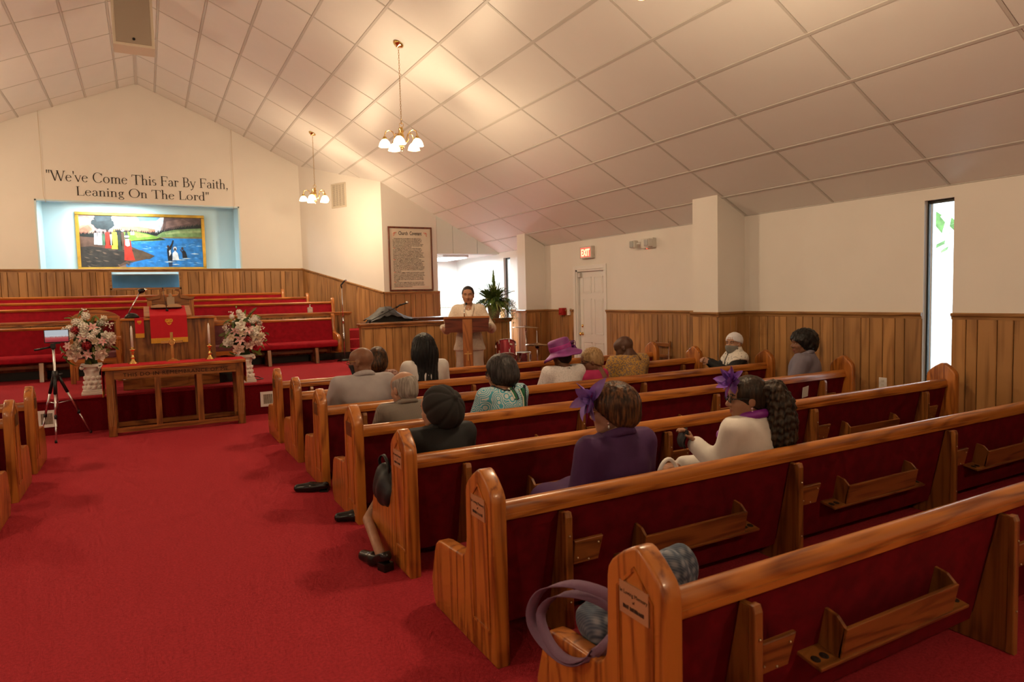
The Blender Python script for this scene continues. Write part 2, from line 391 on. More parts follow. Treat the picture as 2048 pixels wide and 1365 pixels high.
# ------------------------------------------------------------------ wainscot planks and chair rails
PW = [.098, .13, .098, .165, .13, .2, .098, .145, .13, .098, .18, .13]
def wainscot(parent, A, B, zb, zt0, zt1, th=.016, seed=0, mtl=None, cull=True):
    A = Vector(A); B = Vector(B); L_ = (B-A).length; d = (B-A)/L_; nr = Vector((-d.y, d.x))*-1    # outward = right of A->B
    t = 0; i = seed
    while t < L_-.02:
        wd = PW[i % len(PW)]; i += 1
        if L_-t-wd < .05: wd = L_-t
        a, e = t+.003, t+wd-.003; t += wd
        z0 = zt0+(zt1-zt0)*a/L_; z1 = zt0+(zt1-zt0)*e/L_
        pa, pe = A+d*a, A+d*e
        if cull and not seen([(pa.x, pa.y, zb), (pa.x, pa.y, z0), (pe.x, pe.y, z1)], 120): continue
        q = MB(); c = .006; w_ = e-a
        sec = [(0, 0), (0, th-c), (c, th), (w_-c, th), (w_, th-c), (w_, 0)]
        vs = []
        for k, zz in enumerate((0, 1)):
            for (u, v) in sec:
                P = d*u+nr*v; zt = (z0+(z1-z0)*u/w_) if zz else zb
                vs.append((P.x, P.y, zt-zb))
        n = 6
        q.add(vs, [(k, k+1, k+7, k+6) for k in range(5)]+[[6, 7, 8, 9, 10, 11]])
        q.obj('plank', mtl or PLANK, parent, (pa.x, pa.y, zb))
    b = MB(); o = nr*.002                     # dark backing seen in the joints
    Q = [A+o, B+o]
    b.add([(Q[0].x, Q[0].y, zb), (Q[1].x, Q[1].y, zb), (Q[1].x, Q[1].y, zt1), (Q[0].x, Q[0].y, zt0)], [(0, 1, 2, 3)])
    b.obj('wainscot_backing', mat('wainscot_joint', (.06, .03, .012), .8), parent)
TN = [0]
def rail(A, B, z0, z1, depth=.035, h=.07, m=None):
    A = Vector(A); B = Vector(B); d = (B-A).normalized(); nr = Vector((-d.y, d.x))*-1
    sec = [(0, -.045), (.018, -.045), (.020, -.022), (.026, -.015), (depth, -.010), (depth+.003, .006), (depth-.006, .018), (0, .018)]
    vs = []
    for P, z in ((A, z0), (B, z1)):
        for (u, v) in sec: q = P+nr*u; vs.append((q.x, q.y, z+v))
    n = len(sec); b = MB(); b.add(vs, [(i, i+n, (i+1) % n+n, (i+1) % n) for i in range(n)]+[list(range(n)), list(range(2*n-1, n-1, -1))])
    ax = 0 if abs(d.x) > abs(d.y) else 1
    TN[0] += 1; return struct(b.obj('trim_%d' % TN[0], m or TRIMW[ax]))
# right wall (outward is -x, so run from far to near)
def wr_run(y0, y1):                           # y0 > y1
    wainscot(WR, (XR, y0), (XR, y1), 0, CR-.03, CR-.03, seed=int(y0*7))
    rail((XR, y0), (XR, y1), CR, CR)
wr_run(YC, WIN[1][1]); wr_run(WIN[1][0], PIL[1][1]); wr_run(PIL[1][0], 9.99); wr_run(9.03, PIL[0][1]); wr_run(PIL[0][0], WIN[0][1]); wr_run(WIN[0][0], 0.4)
for (y0, y1, x0) in PIL:
    P = bpy.data.objects['wall_pilaster'] if y0 < 8 else bpy.data.objects['wall_pilaster.001']
    wainscot(P, (x0, y1), (x0, y0), 0, CR-.03, CR-.03, seed=3); rail((x0, y1+.03), (x0, y0-.03), CR, CR)
    wainscot(P, (x0, y0), (XR, y0), 0, CR-.03, CR-.03, seed=5); rail((x0, y0), (XR, y0), CR, CR)
FR = 2.21
wainscot(WF, (XL+2.6, YF), (TX0-.03, YF), PZ, FR-.03, FR-.03, seed=1); wainscot(WF, (TX1+.03, YF), (AX, YF), PZ, FR-.03, FR-.03, seed=4)
wainscot(WF, (TX0-.03, YF), (TX1+.03, YF), PZ, TZ0-.04, TZ0-.04, seed=2)
rail((XL+2.6, YF), (AX, YF), FR-.005, FR-.005)
wainscot(WA, (AX, AY), (CX, YC), PZ, FR-.03, 1.60, seed=6); rail((AX, AY), (CX, YC), FR, 1.63)
wainscot(WC, (CX, YC), (CW, YC), PZ, 1.60, 1.60, seed=8); rail((CX, YC), (CW+.03, YC), 1.63, 1.63)
b = MB(); b.box((CW-.005, YC-.02, 0), (CW+.03, YC+.14, 1.6)); TN[0] += 1; struct(b.obj('trim_%d' % TN[0], TRIMW[2]))
PALE = wood('pale_panelling', 2, (.55, .56, .46), (.40, .41, .33), rough=.5, ring=7, coat=0)
wainscot(bpy.data.objects['wall_alcove'], (CW, YF-.02), (XR, YF-.02), 0, 1.25, 1.25, mtl=PALE)
rail((CW, YF-.02), (XR, YF-.02), 1.28, 1.28, m=PALE)
# baptistry trim
b = MB()
for lo, hi in (((TX0-.035, YF-.02, TZ0-.035), (TX1+.035, YF+.02, TZ0)), ((TX0-.035, YF-.02, TZ0-.035), (TX0, YF+.02, BZ0)), ((TX1, YF-.02, TZ0-.035), (TX1+.035, YF+.02, BZ0))): b.box(lo, hi, c=.004)
TN[0] += 1; struct(b.obj('trim_%d' % TN[0], TRIMW[0]))
b = MB()
for lo, hi in (((BX0-.02, YF-.008, BZ1-.006), (BX1+.02, YF+.165, BZ1+.02)), ((BX0-.022, YF-.008, BZ0+.02), (BX0+.006, YF+.165, BZ1+.02)), ((BX1-.006, YF-.008, BZ0+.02), (BX1+.022, YF+.165, BZ1+.02))): b.box(lo, hi)
TN[0] += 1; struct(b.obj('trim_%d' % TN[0], mat('pale_blue_edge', (.62, .78, .84), .4)))
# windows ------------------------------------------------------------
DK = mat('dark_bronze_frame', (.02, .025, .025), .4)
for i, (y0, y1, z0, z1) in enumerate(WIN+[]):
    o = struct(thing('window_%d' % (i+1), 'narrow floor-length slit window with dark metal frame', 'window', (XR, y0, z0)))
    if 'category' in o: del o['category']
    W_ = y1-y0; H_ = z1-z0
    q = MB()
    for lo, hi in (((.06, 0, 0), (.09, .012, H_)), ((.05, W_-.018, 0), (.10, W_, H_)), ((.06, 0, 0), (.09, W_, .03)), ((.06, 0, H_-.03), (.09, W_, H_))): q.box(lo, hi)
    q.obj('window_frame', DK, o)
    q = MB(); q.box((.072, .010, .028), (.078, W_-.018, H_-.028)); q.obj('pane', GLASS, o)
    q = MB(); q.box((.065, W_-.04, .03), (.085, W_-.03, H_-.03)); q.obj('inner_sash', mat('white_sash', (.75, .78, .76), .4), o)
    q = MB(); q.box((-.004, W_-.003, 0), (.05, W_+.001, H_)); q.obj('reveal', WHITE, o)
# outdoor ground and shrubs seen through the windows
b = MB(); b.box((XR+.3, -30, -.4), (60, 45, -.2)); b.box((-60, -30, -.4), (XL-.3, 45, -.2)); struct(b.obj('ground_outside', mat('pale_concrete', (.55, .56, .52), .9, var=.1, vscale=1)))
def shrub(loc, rad, seed, label):
    rnd = random.Random(seed); q = MB()
    for k in range(420):
        a = rnd.uniform(0, 2*PI); z = rnd.uniform(-1, 1); r = math.sqrt(1-z*z)*rnd.uniform(.75, 1.02)
        P = Matrix.Translation((r*math.cos(a)*rad, r*math.sin(a)*rad, z*rad*1.2)) @ Matrix.Rotation(rnd.uniform(0, 6), 4, 'Z') @ Matrix.Rotation(rnd.uniform(-1.2, 1.2), 4, 'X')
        s_ = rnd.uniform(.10, .2); q.add([(-s_*.5, 0, 0), (0, s_, .02), (s_*.5, 0, 0), (0, -s_, -.02)], [(0, 1, 2, 3)], P)
    t = thing('tree', label, 'tree', (loc[0], loc[1], -.2))
    h = loc[2]+.2
    q.v = [(v[0], v[1], v[2]+h) for v in q.v]; q.obj('foliage', mat('leaf_green', (.16, .32, .10), .6, var=.4, vscale=6), t)
    q = MB(); q.tube([(0, 0, 0), (.05, .02, h*.5), (0, 0, h)], [.14, .10, .05]); q.obj('trunk', mat('bark', (.12, .08, .05), .9), t)
shrub((11.5, 6.6, 3.9), 1.6, 3, 'green tree crown outdoors behind the tall slit window')
# ------------------------------------------------------------------ door in the right wall
D = thing('door_1', 'white six-panel door with brass knob under the exit sign', 'door', (XR, DOOR[0], 0)); struct(D); del D['category']
DW = DOOR[1]-DOOR[0]; DH = DOOR[3]
q = MB(); q.box((.05, .01, .01), (.09, DW-.05, DH-.02)); q.obj('slab', WHITE, D)
rows = [(.14, .66), (.80, 1.42), (1.52, 1.80)]
for (z0, z1) in rows:
    for (a, c_) in ((.10, .35), (.44, .69)):
        q = MB()
        q.box((.044, a, z0), (.052, a+.012, z1)); q.box((.044, c_-.012, z0), (.052, c_, z1)); q.box((.044, a, z0), (.052, c_, z0+.012)); q.box((.044, a, z1-.012), (.052, c_, z1)); q.box((.046, a+.03, z0+.03), (.052, c_-.03, z1-.03), c=.003)
        q.obj('door_panel', WHITE, D)
MX = Matrix.Rotation(-PI/2, 4, 'Y')
kn = MB(); kn.lathe([(.0, 0), (.030, 0), (.030, .008), (.012, .012), (.012, .03), (.028, .04), (.031, .055), (.022, .068), (0, .07)], 14, Tm(.05, DW-.12, .80) @ MX); kn.obj('door_knob', BRASS, D)
kn = MB(); kn.lathe([(0, 0), (.028, 0), (.028, .012), (.014, .02), (0, .022)], 14, Tm(.05, DW-.12, .94) @ MX); kn.obj('deadbolt', BRASS, D)
q = MB()
for lo, hi in (((-.018, -.07, 0), (.0, 0.0, DH+.07)), ((-.018, DW, 0), (.0, DW+.07, DH+.07)), ((-.018, 0, DH), (0, DW, DH+.07))): q.box(lo, hi, c=.004)
q.box((0, -.01, 0), (.1, .008, DH+.01)); q.box((0, DW-.04, 0), (.1, DW+.01, DH+.01)); q.box((0, 0, DH-.03), (.1, DW, DH+.01)); q.obj('door_frame', WHITE, D)
q = MB(); q.box((.0, DW-.12, DH-.13), (.05, DW-.055, DH-.05), c=.006); q.obj('door_closer', mat('grey_closer', (.6, .58, .55), .4), D)
q = MB(); q.box((.092, -.05, 0), (.2, DW+.05, DH+.05)); q.obj('door_backing', BLACK, D)
# ================================================================== PEWS
ENDP = [(0, 0), (.002, .665), (.006, .695), (.022, .722), (.062, .760), (.104, .788), (.12, .792), (.136, .788), (.184, .760), (.232, .722), (.252, .695), (.258, .665), (.262, .46), (.270, .415), (.288, .385), (.315, .369), (.40, .363), (.55, .353), (.595, .343), (.622, .322), (.640, .28), (.688, .13), (.678, .06), (.642, 0)]
PLAQ = mat('tan_plaque', (.52, .31, .16), .35, .3)
PLAQD = mat('bronze_plaque', (.16, .085, .03), .35, .5)
INK = mat('dark_print', (.03, .015, .008), .6)
SCREW = mat('screw_head', (.6, .5, .3), .3, 1)
def arch_ring(q, x, y0, y1, z0, zs, zt, wd, th, sgn):
    """a raised routed bead in the shape of a gothic arch on the end panel"""
    def path(i): return [(y0+i, z0), (y0+i, zs), ((y0+y1)/2, zt-i*1.4), (y1-i, zs), (y1-i, z0)]
    a, b_ = path(0), path(wd)
    for k in range(4):
        poly = [a[k], a[k+1], b_[k+1], b_[k]]
        q.prism(poly, 0, x, x+sgn*th)
    q.prism([(y0, z0), (y1, z0), (y1-wd, z0+wd), (y0+wd, z0+wd)], 0, x, x+sgn*th)
def make_pew(x0, x1, yb, label, aisle=-1, plaque='tan', group='oak pews with dark red backs'):
    """aisle=-1: the aisle end is at x0 (right block); +1: at x1 (left block)"""
    L_ = x1-x0; T = .068
    t = thing('church_pew', label, 'pew', (x0, yb, 0), 0, group)
    for sd, xa in ((-1, 0), (1, L_-T)):
        q = MB(); q.prism(ENDP, 0, xa, xa+T, c=.012, seg=3); e = q.obj('end_panel', OAK[2], t, smooth=40)
        xo = xa if sd < 0 else xa+T
        q = MB(); arch_ring(q, xo, .045, .205, .13, .655, .735, .010, .004, sd); q.obj('routed_arch', OAK[2], e)
        if sd == aisle:
            q = MB(); q.prism([(.062, .585), (.188, .585), (.188, .678), (.062, .678)], 0, xo+sd*.001, xo+sd*.005)
            pm = PLAQ if plaque == 'tan' else PLAQD
            pq = q.obj('plaque', pm, e); pq['label'] = 'small engraved memorial plaque'
            if plaque == 'tan':
                Mx = Matrix.Translation((xo+sd*.0055, .125, .645)) @ Matrix.Rotation(sd*PI/2, 4, 'Z') @ Matrix.Rotation(PI/2, 4, 'X')
                text_mesh('In Loving Memory', .0165, INK, 'plaque_text', e, Mx, ext=.0003)
                text_mesh('of', .013, INK, 'plaque_text', e, Matrix.Translation((0, 0, -.019)) @ Mx, ext=.0003)
                q = MB(); yy = -.045; rn = random.Random(int(yb*10))
                while yy < .045:
                    wv = rn.uniform(.003, .006); q.box((xo+sd*.005, .125+yy, .603), (xo+sd*.0058, .125+yy+wv, .603+rn.uniform(.009, .012))); yy += wv+rn.choice((.0012, .0012, .002, .006))
                stuff(q.obj('plaque_name', INK, e))
    q = MB(); sec = [(.070, .596), (.070, .614), (.075, .632), (.088, .645), (.104, .649), (.120, .645), (.131, .632), (.134, .614), (.131, .600), (.124, .596)]
    q.prism(sec, 0, T-.005, L_-T+.005); q.obj('top_rail', OAK[0], t, smooth=50)
    q = MB(); q.prism([(.064, .576), (.076, .576), (.076, .598), (.064, .598)], 0, T, L_-T); q.obj('rail_bead', OAK[0], t)
    q = MB(); q.prism([(.078, .600), (.110, .600), (.235, .30), (.215, .085), (.178, .085)], 0, T-.004, L_-T+.004); q.obj('back_panel', VELV, t)
    q = MB(); q.prism([(.20, .245), (.215, .30), (.30, .315), (.60, .305), (.652, .285), (.655, .255), (.64, .24)], 0, T-.004, L_-T+.004); q.obj('seat', VELV, t, smooth=50)
    n = 0; xs_ = []
    s0 = .372 if aisle < 0 else L_-.372
    while .2 < s0 < L_-.15:
        xs_.append(s0); s0 += 1.474 if aisle < 0 else -1.474
    for s0 in xs_:
        q = MB(); q.prism([(.028, 0), (.030, .55), (.040, .566), (.080, .566), (.170, .12), (.22, .10), (.60, .235), (.60, .20), (.50, 0)], 0, s0-.013, s0+.013, c=.004, seg=1); sp = q.obj('support', DOAK[2], t)
        q = MB(); q.prism([(.012, .0), (.014, .55), (.022, .572), (.042, .572), (.044, 0)], 0, s0-.018, s0+.018, c=.006); q.obj('stile', DOAK[2], sp)
        q = MB()
        for z in (.18, .47): q.lathe([(0, 0), (.005, 0), (.004, .003), (0, .004)], 8, Tm(s0, .012, z, rx=PI/2))
        stuff(q.obj('screw', SCREW, sp))
        sg = 1
        a = s0+.045
        if a+.17 < L_-.1:                      # envelope pocket
            q = MB(); Mt = Tm(a, .088, .325, rx=math.radians(10))
            q.prism([(0, 0), (.135, 0), (.15, .112), (-.002, .112)], 1, -.03, -.012, Mt, c=.003, seg=1); q.box((.005, -.012, 0), (.13, .04, .02), Mt)
            cp = q.obj('card_pocket', DOAK[0], t)
            q = MB()
            for u, v in ((.02, .03), (.125, .085), (.08, .012)): q.lathe([(0, 0), (.005, 0), (.004, .003), (0, .004)], 8, Mt @ Tm(u, -.03, v, rx=PI/2))
            stuff(q.obj('screw', SCREW, cp))
        a = s0+.43
        if a+.75 < L_-.05:                     # hymn rack with cup shelf
            Mt = Tm(a, .098, .262, rx=math.radians(11))
            q = MB(); q.box((0, -.045, .012), (.66, -.030, .125), Mt, c=.003); rk = q.obj('hymn_rack', DOAK[0], t)
            for e0_ in (0, .646):
                q = MB(); q.prism([(-.04, .012), (.055, .012), (.045, .15), (.0, .148), (-.035, .125)], 0, e0_, e0_+.014, Mt); q.obj('rack_end', DOAK[2], rk)
            q = MB(); q.box((-.105, -.050, 0), (.765, .055, .013), Mt, c=.003); q.obj('rack_shelf', DOAK[0], rk)
            q = MB()
            for u in (-.08, -.038, .698, .74): q.lathe([(0, 0), (.0165, 0), (.0165, .0006), (0, .0006)], 12, Mt @ Tm(u, -.008, .0132))
            stuff(q.obj('cup_hole', mat('cup_hole_dark', (.02, .008, .003), .9), rk))
    return t
XE = 1.156; XRE = 6.405; PITCH = 1.0053
NAMES = ['nearest pew in the bottom right corner with a purple bag strap over its arm', 'second pew from the camera, behind the woman in purple and the woman in white', 'pew with the black cap woman at its aisle end', 'pew holding the woman in the teal print top and the grey check jacket', 'pew holding the bald man in pale grey and the purple hat woman', 'pew holding the woman with long black hair', 'front pew of the right block, closest to the speaker']
PEWY = {}
for k in range(1, 8):
    yb = 1.317+(k-1)*PITCH; PEWY[k] = yb
    make_pew(XE, XRE if k != 6 else 6.255, yb, 'oak ' + NAMES[k-1], -1, 'tan' if k < 4 else 'dark')
for k, lb in ((7, 'left-block oak pew nearest the platform, by the camera tripod'), (6, 'left-block oak pew second from the platform'), (5, 'left-block oak pew third from the platform, cut by the left edge')):
    make_pew(-6.2, -.945, PEWY[k]-.04, lb, 1, 'dark')
# ------------------------------------------------------------------ choir pews facing the congregation
def choir_pew(x0, x1, yb, zf, zt, label, zs=None, legs=()):
    """yb: y of the back's top; seat projects towards -y"""
    t = thing('choir_pew', label, 'pew', (x0, yb, zf), 0, 'red choir pews'); L_ = x1-x0; H_ = zt-zf; S_ = (zs or zf+.36)-zf
    for sd, xa in ((-1, 0), (1, L_-.06)):
        q = MB(); q.prism([(.06, S_-.18), (.06, H_+.02), (.035, H_+.075), (.0, H_+.085), (-.045, H_+.04), (-.06, H_-.04), (-.07, S_+.22), (-.10, S_+.17), (-.22, S_+.15), (-.36, S_+.13), (-.44, S_+.06), (-.46, S_-.06), (-.42, S_-.18)], 0, xa, xa+.06, c=.01); q.obj('end_panel', OAK[2], t, smooth=40)
    q = MB(); q.prism([(-.02, H_-.03), (-.028, H_-.005), (-.01, H_+.012), (.03, H_+.012), (.04, H_-.005), (.035, H_-.03)], 0, .05, L_-.05); q.obj('top_rail', OAK[0], t)
    q = MB(); q.prism([(-.012, H_-.03), (.025, H_-.03), (.03, S_-.06), (-.10, S_-.02)], 0, .055, L_-.055); q.obj('back_panel', VELB, t)
    q = MB(); q.prism([(-.09, S_-.06), (-.09, S_+.02), (-.25, S_+.035), (-.40, S_+.02), (-.43, S_-.02), (-.42, S_-.065), (-.38, S_-.08)], 0, .055, L_-.055); q.obj('seat', VELB, t, smooth=50)
    if legs:
        for lx in legs:
            q = MB(); q.prism([(-.40, S_-.08), (-.02, S_-.08), (.0, 0), (-.10, 0), (-.14, .14), (-.32, .14), (-.36, 0), (-.44, 0)], 0, lx-x0-.03, lx-x0+.03, c=.006); q.obj('leg', DOAK[2], t)
        q = MB(); q.box((.2, -.20, S_-.17), (L_-.2, -.17, S_-.12)); q.obj('stretcher', DOAK[0], t)
    else:
        for lx in (.4, L_/2, L_-.4):
            q = MB(); q.box((lx-.03, -.40, 0), (lx+.03, 0, S_-.06)); q.obj('leg', DOAK[2], t)
    return t
choir_pew(.95, 2.96, 12.11, PZ, 1.185, 'red upholstered pew on the platform right of the pulpit', .775, (1.76, 2.54))
choir_pew(-2.85, -.72, 12.11, PZ, 1.20, 'red upholstered pew on the platform left of the pulpit', .785, (-2.43, -1.38))
choir_pew(-3.1, 3.17, 12.95, .66, 1.475, 'lowest row choir pew behind the panelled choir rail')
choir_pew(-2.75, 2.83, 13.56, .86, 1.58, 'middle row choir pew behind the panelled choir rail')
choir_pew(-2.4, 2.49, 14.3, 1.0, 1.685, 'top row choir pew against the front wall wainscot')
# choir rail
t = thing('choir_rail', 'long panelled choir rail with oak cap behind the platform pews', 'partition', (0, 12.22, PZ))
q = MB(); q.box((-3.4, .018, 0), (3.26, .115, .83)); q.obj('core', TRIMW[2], t)
def plank_run(parent, x0, x1, y, z0, z1, seed, name='plank', mtl=None):
    x = x0; i = seed
    while x < x1-.02:
        w_ = PW[i % len(PW)]; i += 1
        if x1-x-w_ < .05: w_ = x1-x
        q = MB(); q.box((.003, 0, 0), (w_-.003, .017, z1-z0), c=.004); q.obj(name, mtl or PLANK, parent, (x, y, z0)); x += w_
plank_run(t, -2.6, 3.26, 0, .12, .83, 2)
q = MB(); q.box((-3.4, -.01, 0), (3.27, .02, .12)); q.obj('black_base', BLACK, t)
q = MB(); q.box((-3.42, -.04, .83), (3.30, .15, .865), c=.008); q.box((-3.4, -.02, .80), (3.28, .13, .83)); q.obj('cap', OAK[0], t)
# organ screen on the right
t = thing('organ_screen', 'tall panelled wooden screen with oak cap behind the speaker', 'partition', (2.79, 9.75, 0))
q = MB(); q.box((.0, .018, 0), (2.49, .10, 1.10)); q.obj('core', TRIMW[2], t)
plank_run(t, .03, 2.49, 0, .0, 1.10, 4)
q = MB(); q.box((-.02, -.012, 0), (.03, .11, 1.10)); q.obj('corner_post', TRIMW[2], t)
q = MB(); q.box((-.05, -.045, 1.115), (2.53, .15, 1.145), c=.008); q.box((-.03, -.025, 1.08), (2.51, .12, 1.115)); q.obj('cap', DOAK[0], t)
# ------------------------------------------------------------------ communion table
t = thing('communion_table', 'long oak communion table carved THIS DO IN REMEMBRANCE OF ME', 'table', (-.455, 8.86, 0)); TW = 1.47; TD = .50; TZ = .80
q = MB(); q.box((-.03, -.025, TZ-.035), (TW+.03, TD+.025, TZ), c=.008); q.obj('tabletop', OAK[0], t)
for a, b_ in ((0, 0), (TW-.085, 0), (0, TD-.085), (TW-.085, TD-.085)):
    q = MB(); q.box((a, b_, 0), (a+.085, b_+.085, TZ-.035), c=.005); lg = q.obj('leg', DOAK[2], t)
    q = MB()
    for k in range(3): q.box((a+.018+k*.02, b_-.0015, .12), (a+.026+k*.02, b_+.002, .6))
    stuff(q.obj('fluting', TRIMW[2], lg))
for y in (.008, TD-.04):
    q = MB(); q.box((.085, y, TZ-.145), (TW-.085, y+.032, TZ-.035)); q.obj('apron', DOAK[0], t)
    q = MB(); q.box((.085, y, .04), (TW-.085, y+.04, .095)); q.obj('bottom_rail', DOAK[0], t)
    for a in (.49, .94):
        q = MB(); q.box((a, y, .095), (a+.064, y+.035, TZ-.145)); q.obj('post', DOAK[2], t)
for a in (.02, TW-.06):
    for z0_, z1_ in ((.05, .10), (TZ-.145, TZ-.035)):
        q = MB(); q.box((a, .085, z0_), (a+.04, TD-.085, z1_)); q.obj('side_rail', DOAK[1], t)
o = text_mesh('THIS DO IN REMEMBRANCE OF ME', .062, mat('carved_letter', (.022, .007, .002), .8), 'carved_text', t, Matrix.Translation((TW/2, .0068, TZ-.117)) @ Matrix.Rotation(PI/2, 4, 'X'), ext=.0022, width=1.05, space=1.12)
# runner cloth
c = thing('table_runner', 'red altar runner with gold ends on the communion table', 'cloth', (-.455, 8.86, TZ))
q = MB(); q.box((-.036, .045, .001), (TW+.036, TD-.02, .005)); q.box((-.038, .045, -.27), (-.034, TD-.02, .005)); q.box((TW+.034, .045, -.22), (TW+.038, TD-.02, .005)); q.obj('cloth', REDC, c)
for xa, zb in ((-.0385, -.34), (TW+.0335, -.29)):
    q = MB()
    for k in range(43): q.box((xa, .046+k*.010, zb), (xa+.005, .046+k*.010+.008, zb+.07))
    stuff(q.obj('fringe', GOLDC, c))
for xa in (-.034, TW-.06):
    q = MB(); q.box((xa, .045, .0052), (xa+.09, .06, .006)); q.obj('gold_edge', GOLDC, c)
# candlesticks, candles, cross
def candlestick(x, y, lab, zt):
    t = thing('candlestick', 'brass candlestick ' + lab, 'candlestick', (x, y, TZ+.005), 0, 'brass candlesticks on the communion table')
    q = MB(); q.lathe([(0, 0), (.056, 0), (.05, .012), (.03, .028), (.018, .05), (.014, .06)], 6); q.obj('foot', BRASS, t)
    q = MB(); q.lathe([(.014, .06), (.026, .075), (.014, .092), (.011, .12), (.022, .135), (.012, .15), (.032, .168), (.034, .176), (.013, .178), (.013, .20), (0, .20)], 16); q.obj('stem', BRASS, t)
    c = thing('candle', 'white taper candle in the ' + lab.replace('on the', 'candlestick on the'), 'candle', (x, y, TZ+.205), 0, 'white taper candles')
    q = MB(); q.lathe([(0, 0), (.0135, 0), (.012, zt), (.004, zt+.03), (0, zt+.032)], 12); q.obj('wax', mat('white_wax', (.85, .82, .78), .4), c)
    q = MB(); q.tube([(0, 0, zt+.03), (.001, 0, zt+.042)], .0012, 5); q.obj('wick', BLACK, c)
candlestick(-.175, 9.17, 'on the left half of the communion table', .225); candlestick(.665, 9.14, 'on the right half of the communion table', .225)
t = thing('altar_cross', 'brass standing cross in the middle of the communion table', 'cross', (.25, 9.16, TZ+.005))
q = MB(); q.prism([(-.075, 0), (.075, 0), (.07, .014), (.05, .018), (.045, .030), (.02, .036), (-.02, .036), (-.045, .030), (-.05, .018), (-.07, .014)], 1, -.045, .045, c=.003); q.obj('foot', BRASS, t)
q = MB(); q.box((-.016, -.006, .03), (.016, .006, .36), c=.003); q.box((-.12, -.0065, .225), (.12, .0055, .257), c=.003); q.obj('cross_bars', BRASS, t)
q = MB(); q.tube([(.034*math.cos(a*PI/8), -.004, .241+.034*math.sin(a*PI/8)) for a in range(16)], .006, 6, closed=True); q.obj('ring', BRASS, t)
# ------------------------------------------------------------------ pulpit
PXC = .25; PY = 9.75
t = thing('pulpit', 'wide oak pulpit with fluted pilasters behind the communion table', 'pulpit', (PXC, PY, PZ))
h = .91
q = MB(); q.box((-.50, .02, .0), (.50, .48, h-.02)); q.obj('body', DOAK[2], t)
for a in (-.53, -.18, .12, .46):
    q = MB(); q.box((a, 0, .14), (a+.075, .03, h-.03), c=.004)
    for k in range(3): q.box((a+.012+k*.02, -.003, .2), (a+.021+k*.02, .001, h-.1))
    q.obj('pilaster', DOAK[2], t)
q = MB(); q.box((-.55, -.03, h-.03), (.56, .50, h), c=.008); q.obj('cap', OAK[0], t)
q = MB(); q.box((-.56, -.05, 0), (.56, .50, .14), c=.008); q.obj('plinth', DOAK[0], t)
q = MB(); q.prism([(-.01, h), (.42, h), (.42, h+.125), (-.01, h+.012)], 0, -.27, .25, c=.004); q.obj('desk', DOAK[0], t)
q = MB(); q.prism([(-.03, h+.005), (.43, h+.128), (.43, h+.145), (-.03, h+.022)], 0, -.285, .265, c=.003); q.obj('desk_top', OAK[0], t)
c = thing('pulpit_cloth', 'red cloth with gold fringe and emblem hanging over the pulpit front', 'cloth', (PXC, PY, PZ))
q = MB(); q.prism([(.42, h+.1455), (-.034, h+.0275), (-.042, h+.018), (-.042, h-.27), (-.038, h-.27), (-.037, h+.014), (-.032, h+.0245), (.42, h+.1425)], 0, -.22, .205); q.obj('cloth', REDC, c)
q = MB()
for k in range(56): q.box((-.22+k*.0076, -.043, h-.33), (-.22+k*.0076+.0062, -.037, h-.265))
stuff(q.obj('fringe', GOLDC, c))
def emblem(parent, x, y, z, s):
    q = MB()
    def ring(cx, cz, r, a0=0, a1=16): q.tube([(x+cx*s+r*s*math.cos(a*PI/8), y, z+cz*s+r*s*math.sin(a*PI/8)) for a in range(a0, a1+1)], .007*s/.06, 6)
    ring(-.42, .3, .36, 2, 14); ring(.42, .3, .36, -6, 6); ring(0, -.25, .42, 8, 16); ring(-.3, .25, .2); ring(.3, .25, .2)
    q.tube([(x-.75*s, y, z+.62*s), (x, y, z+.66*s), (x+.75*s, y, z+.62*s)], .006*s/.06, 6); q.tube([(x, y, z+.6*s), (x, y, z-.5*s)], .006*s/.06, 6)
    q.obj('gold_emblem', GOLDC, parent)
emblem(c, -.005, -.043, h-.06, .052)
c = thing('pulpit_stole', 'narrow red bookmark cloth with gold fringe on the pulpit left wing', 'cloth', (PXC-.34, PY, PZ))
q = MB(); q.prism([(.2, h+.001), (-.033, h+.001), (-.036, h-.002), (-.036, h-.20), (-.032, h-.20), (-.032, h-.003), (.2, h+.004)], 0, -.05, .05); q.obj('cloth', REDC, c)
q = MB()
for k in range(13): q.box((-.05+k*.0077, -.037, h-.25), (-.05+k*.0077+.006, -.031, h-.195))
stuff(q.obj('fringe', GOLDC, c)); emblem(c, 0, -.037, h-.055, .03)
# open book
bk = thing('open_book', 'open book lying on the pulpit desk', 'book', (PXC-.01, PY+.33, PZ+h+.128), 0)
PAPER = mat('tan_page', (.52, .33, .18), .8)
q = MB()
q.prism([(-.19, 0), (0, 0), (0, .012), (-.04, .038), (-.10, .042), (-.19, .024)], 1, -.10, .12); q.prism([(0, 0), (.17, 0), (.17, .028), (.11, .045), (.04, .04), (0, .012)], 1, -.10, .12); q.obj('pages', PAPER, bk)
q = MB(); q.box((-.20, -.11, -.006), (.18, .13, 0)); q.obj('cover', mat('brown_leather', (.1, .03, .015), .6), bk)
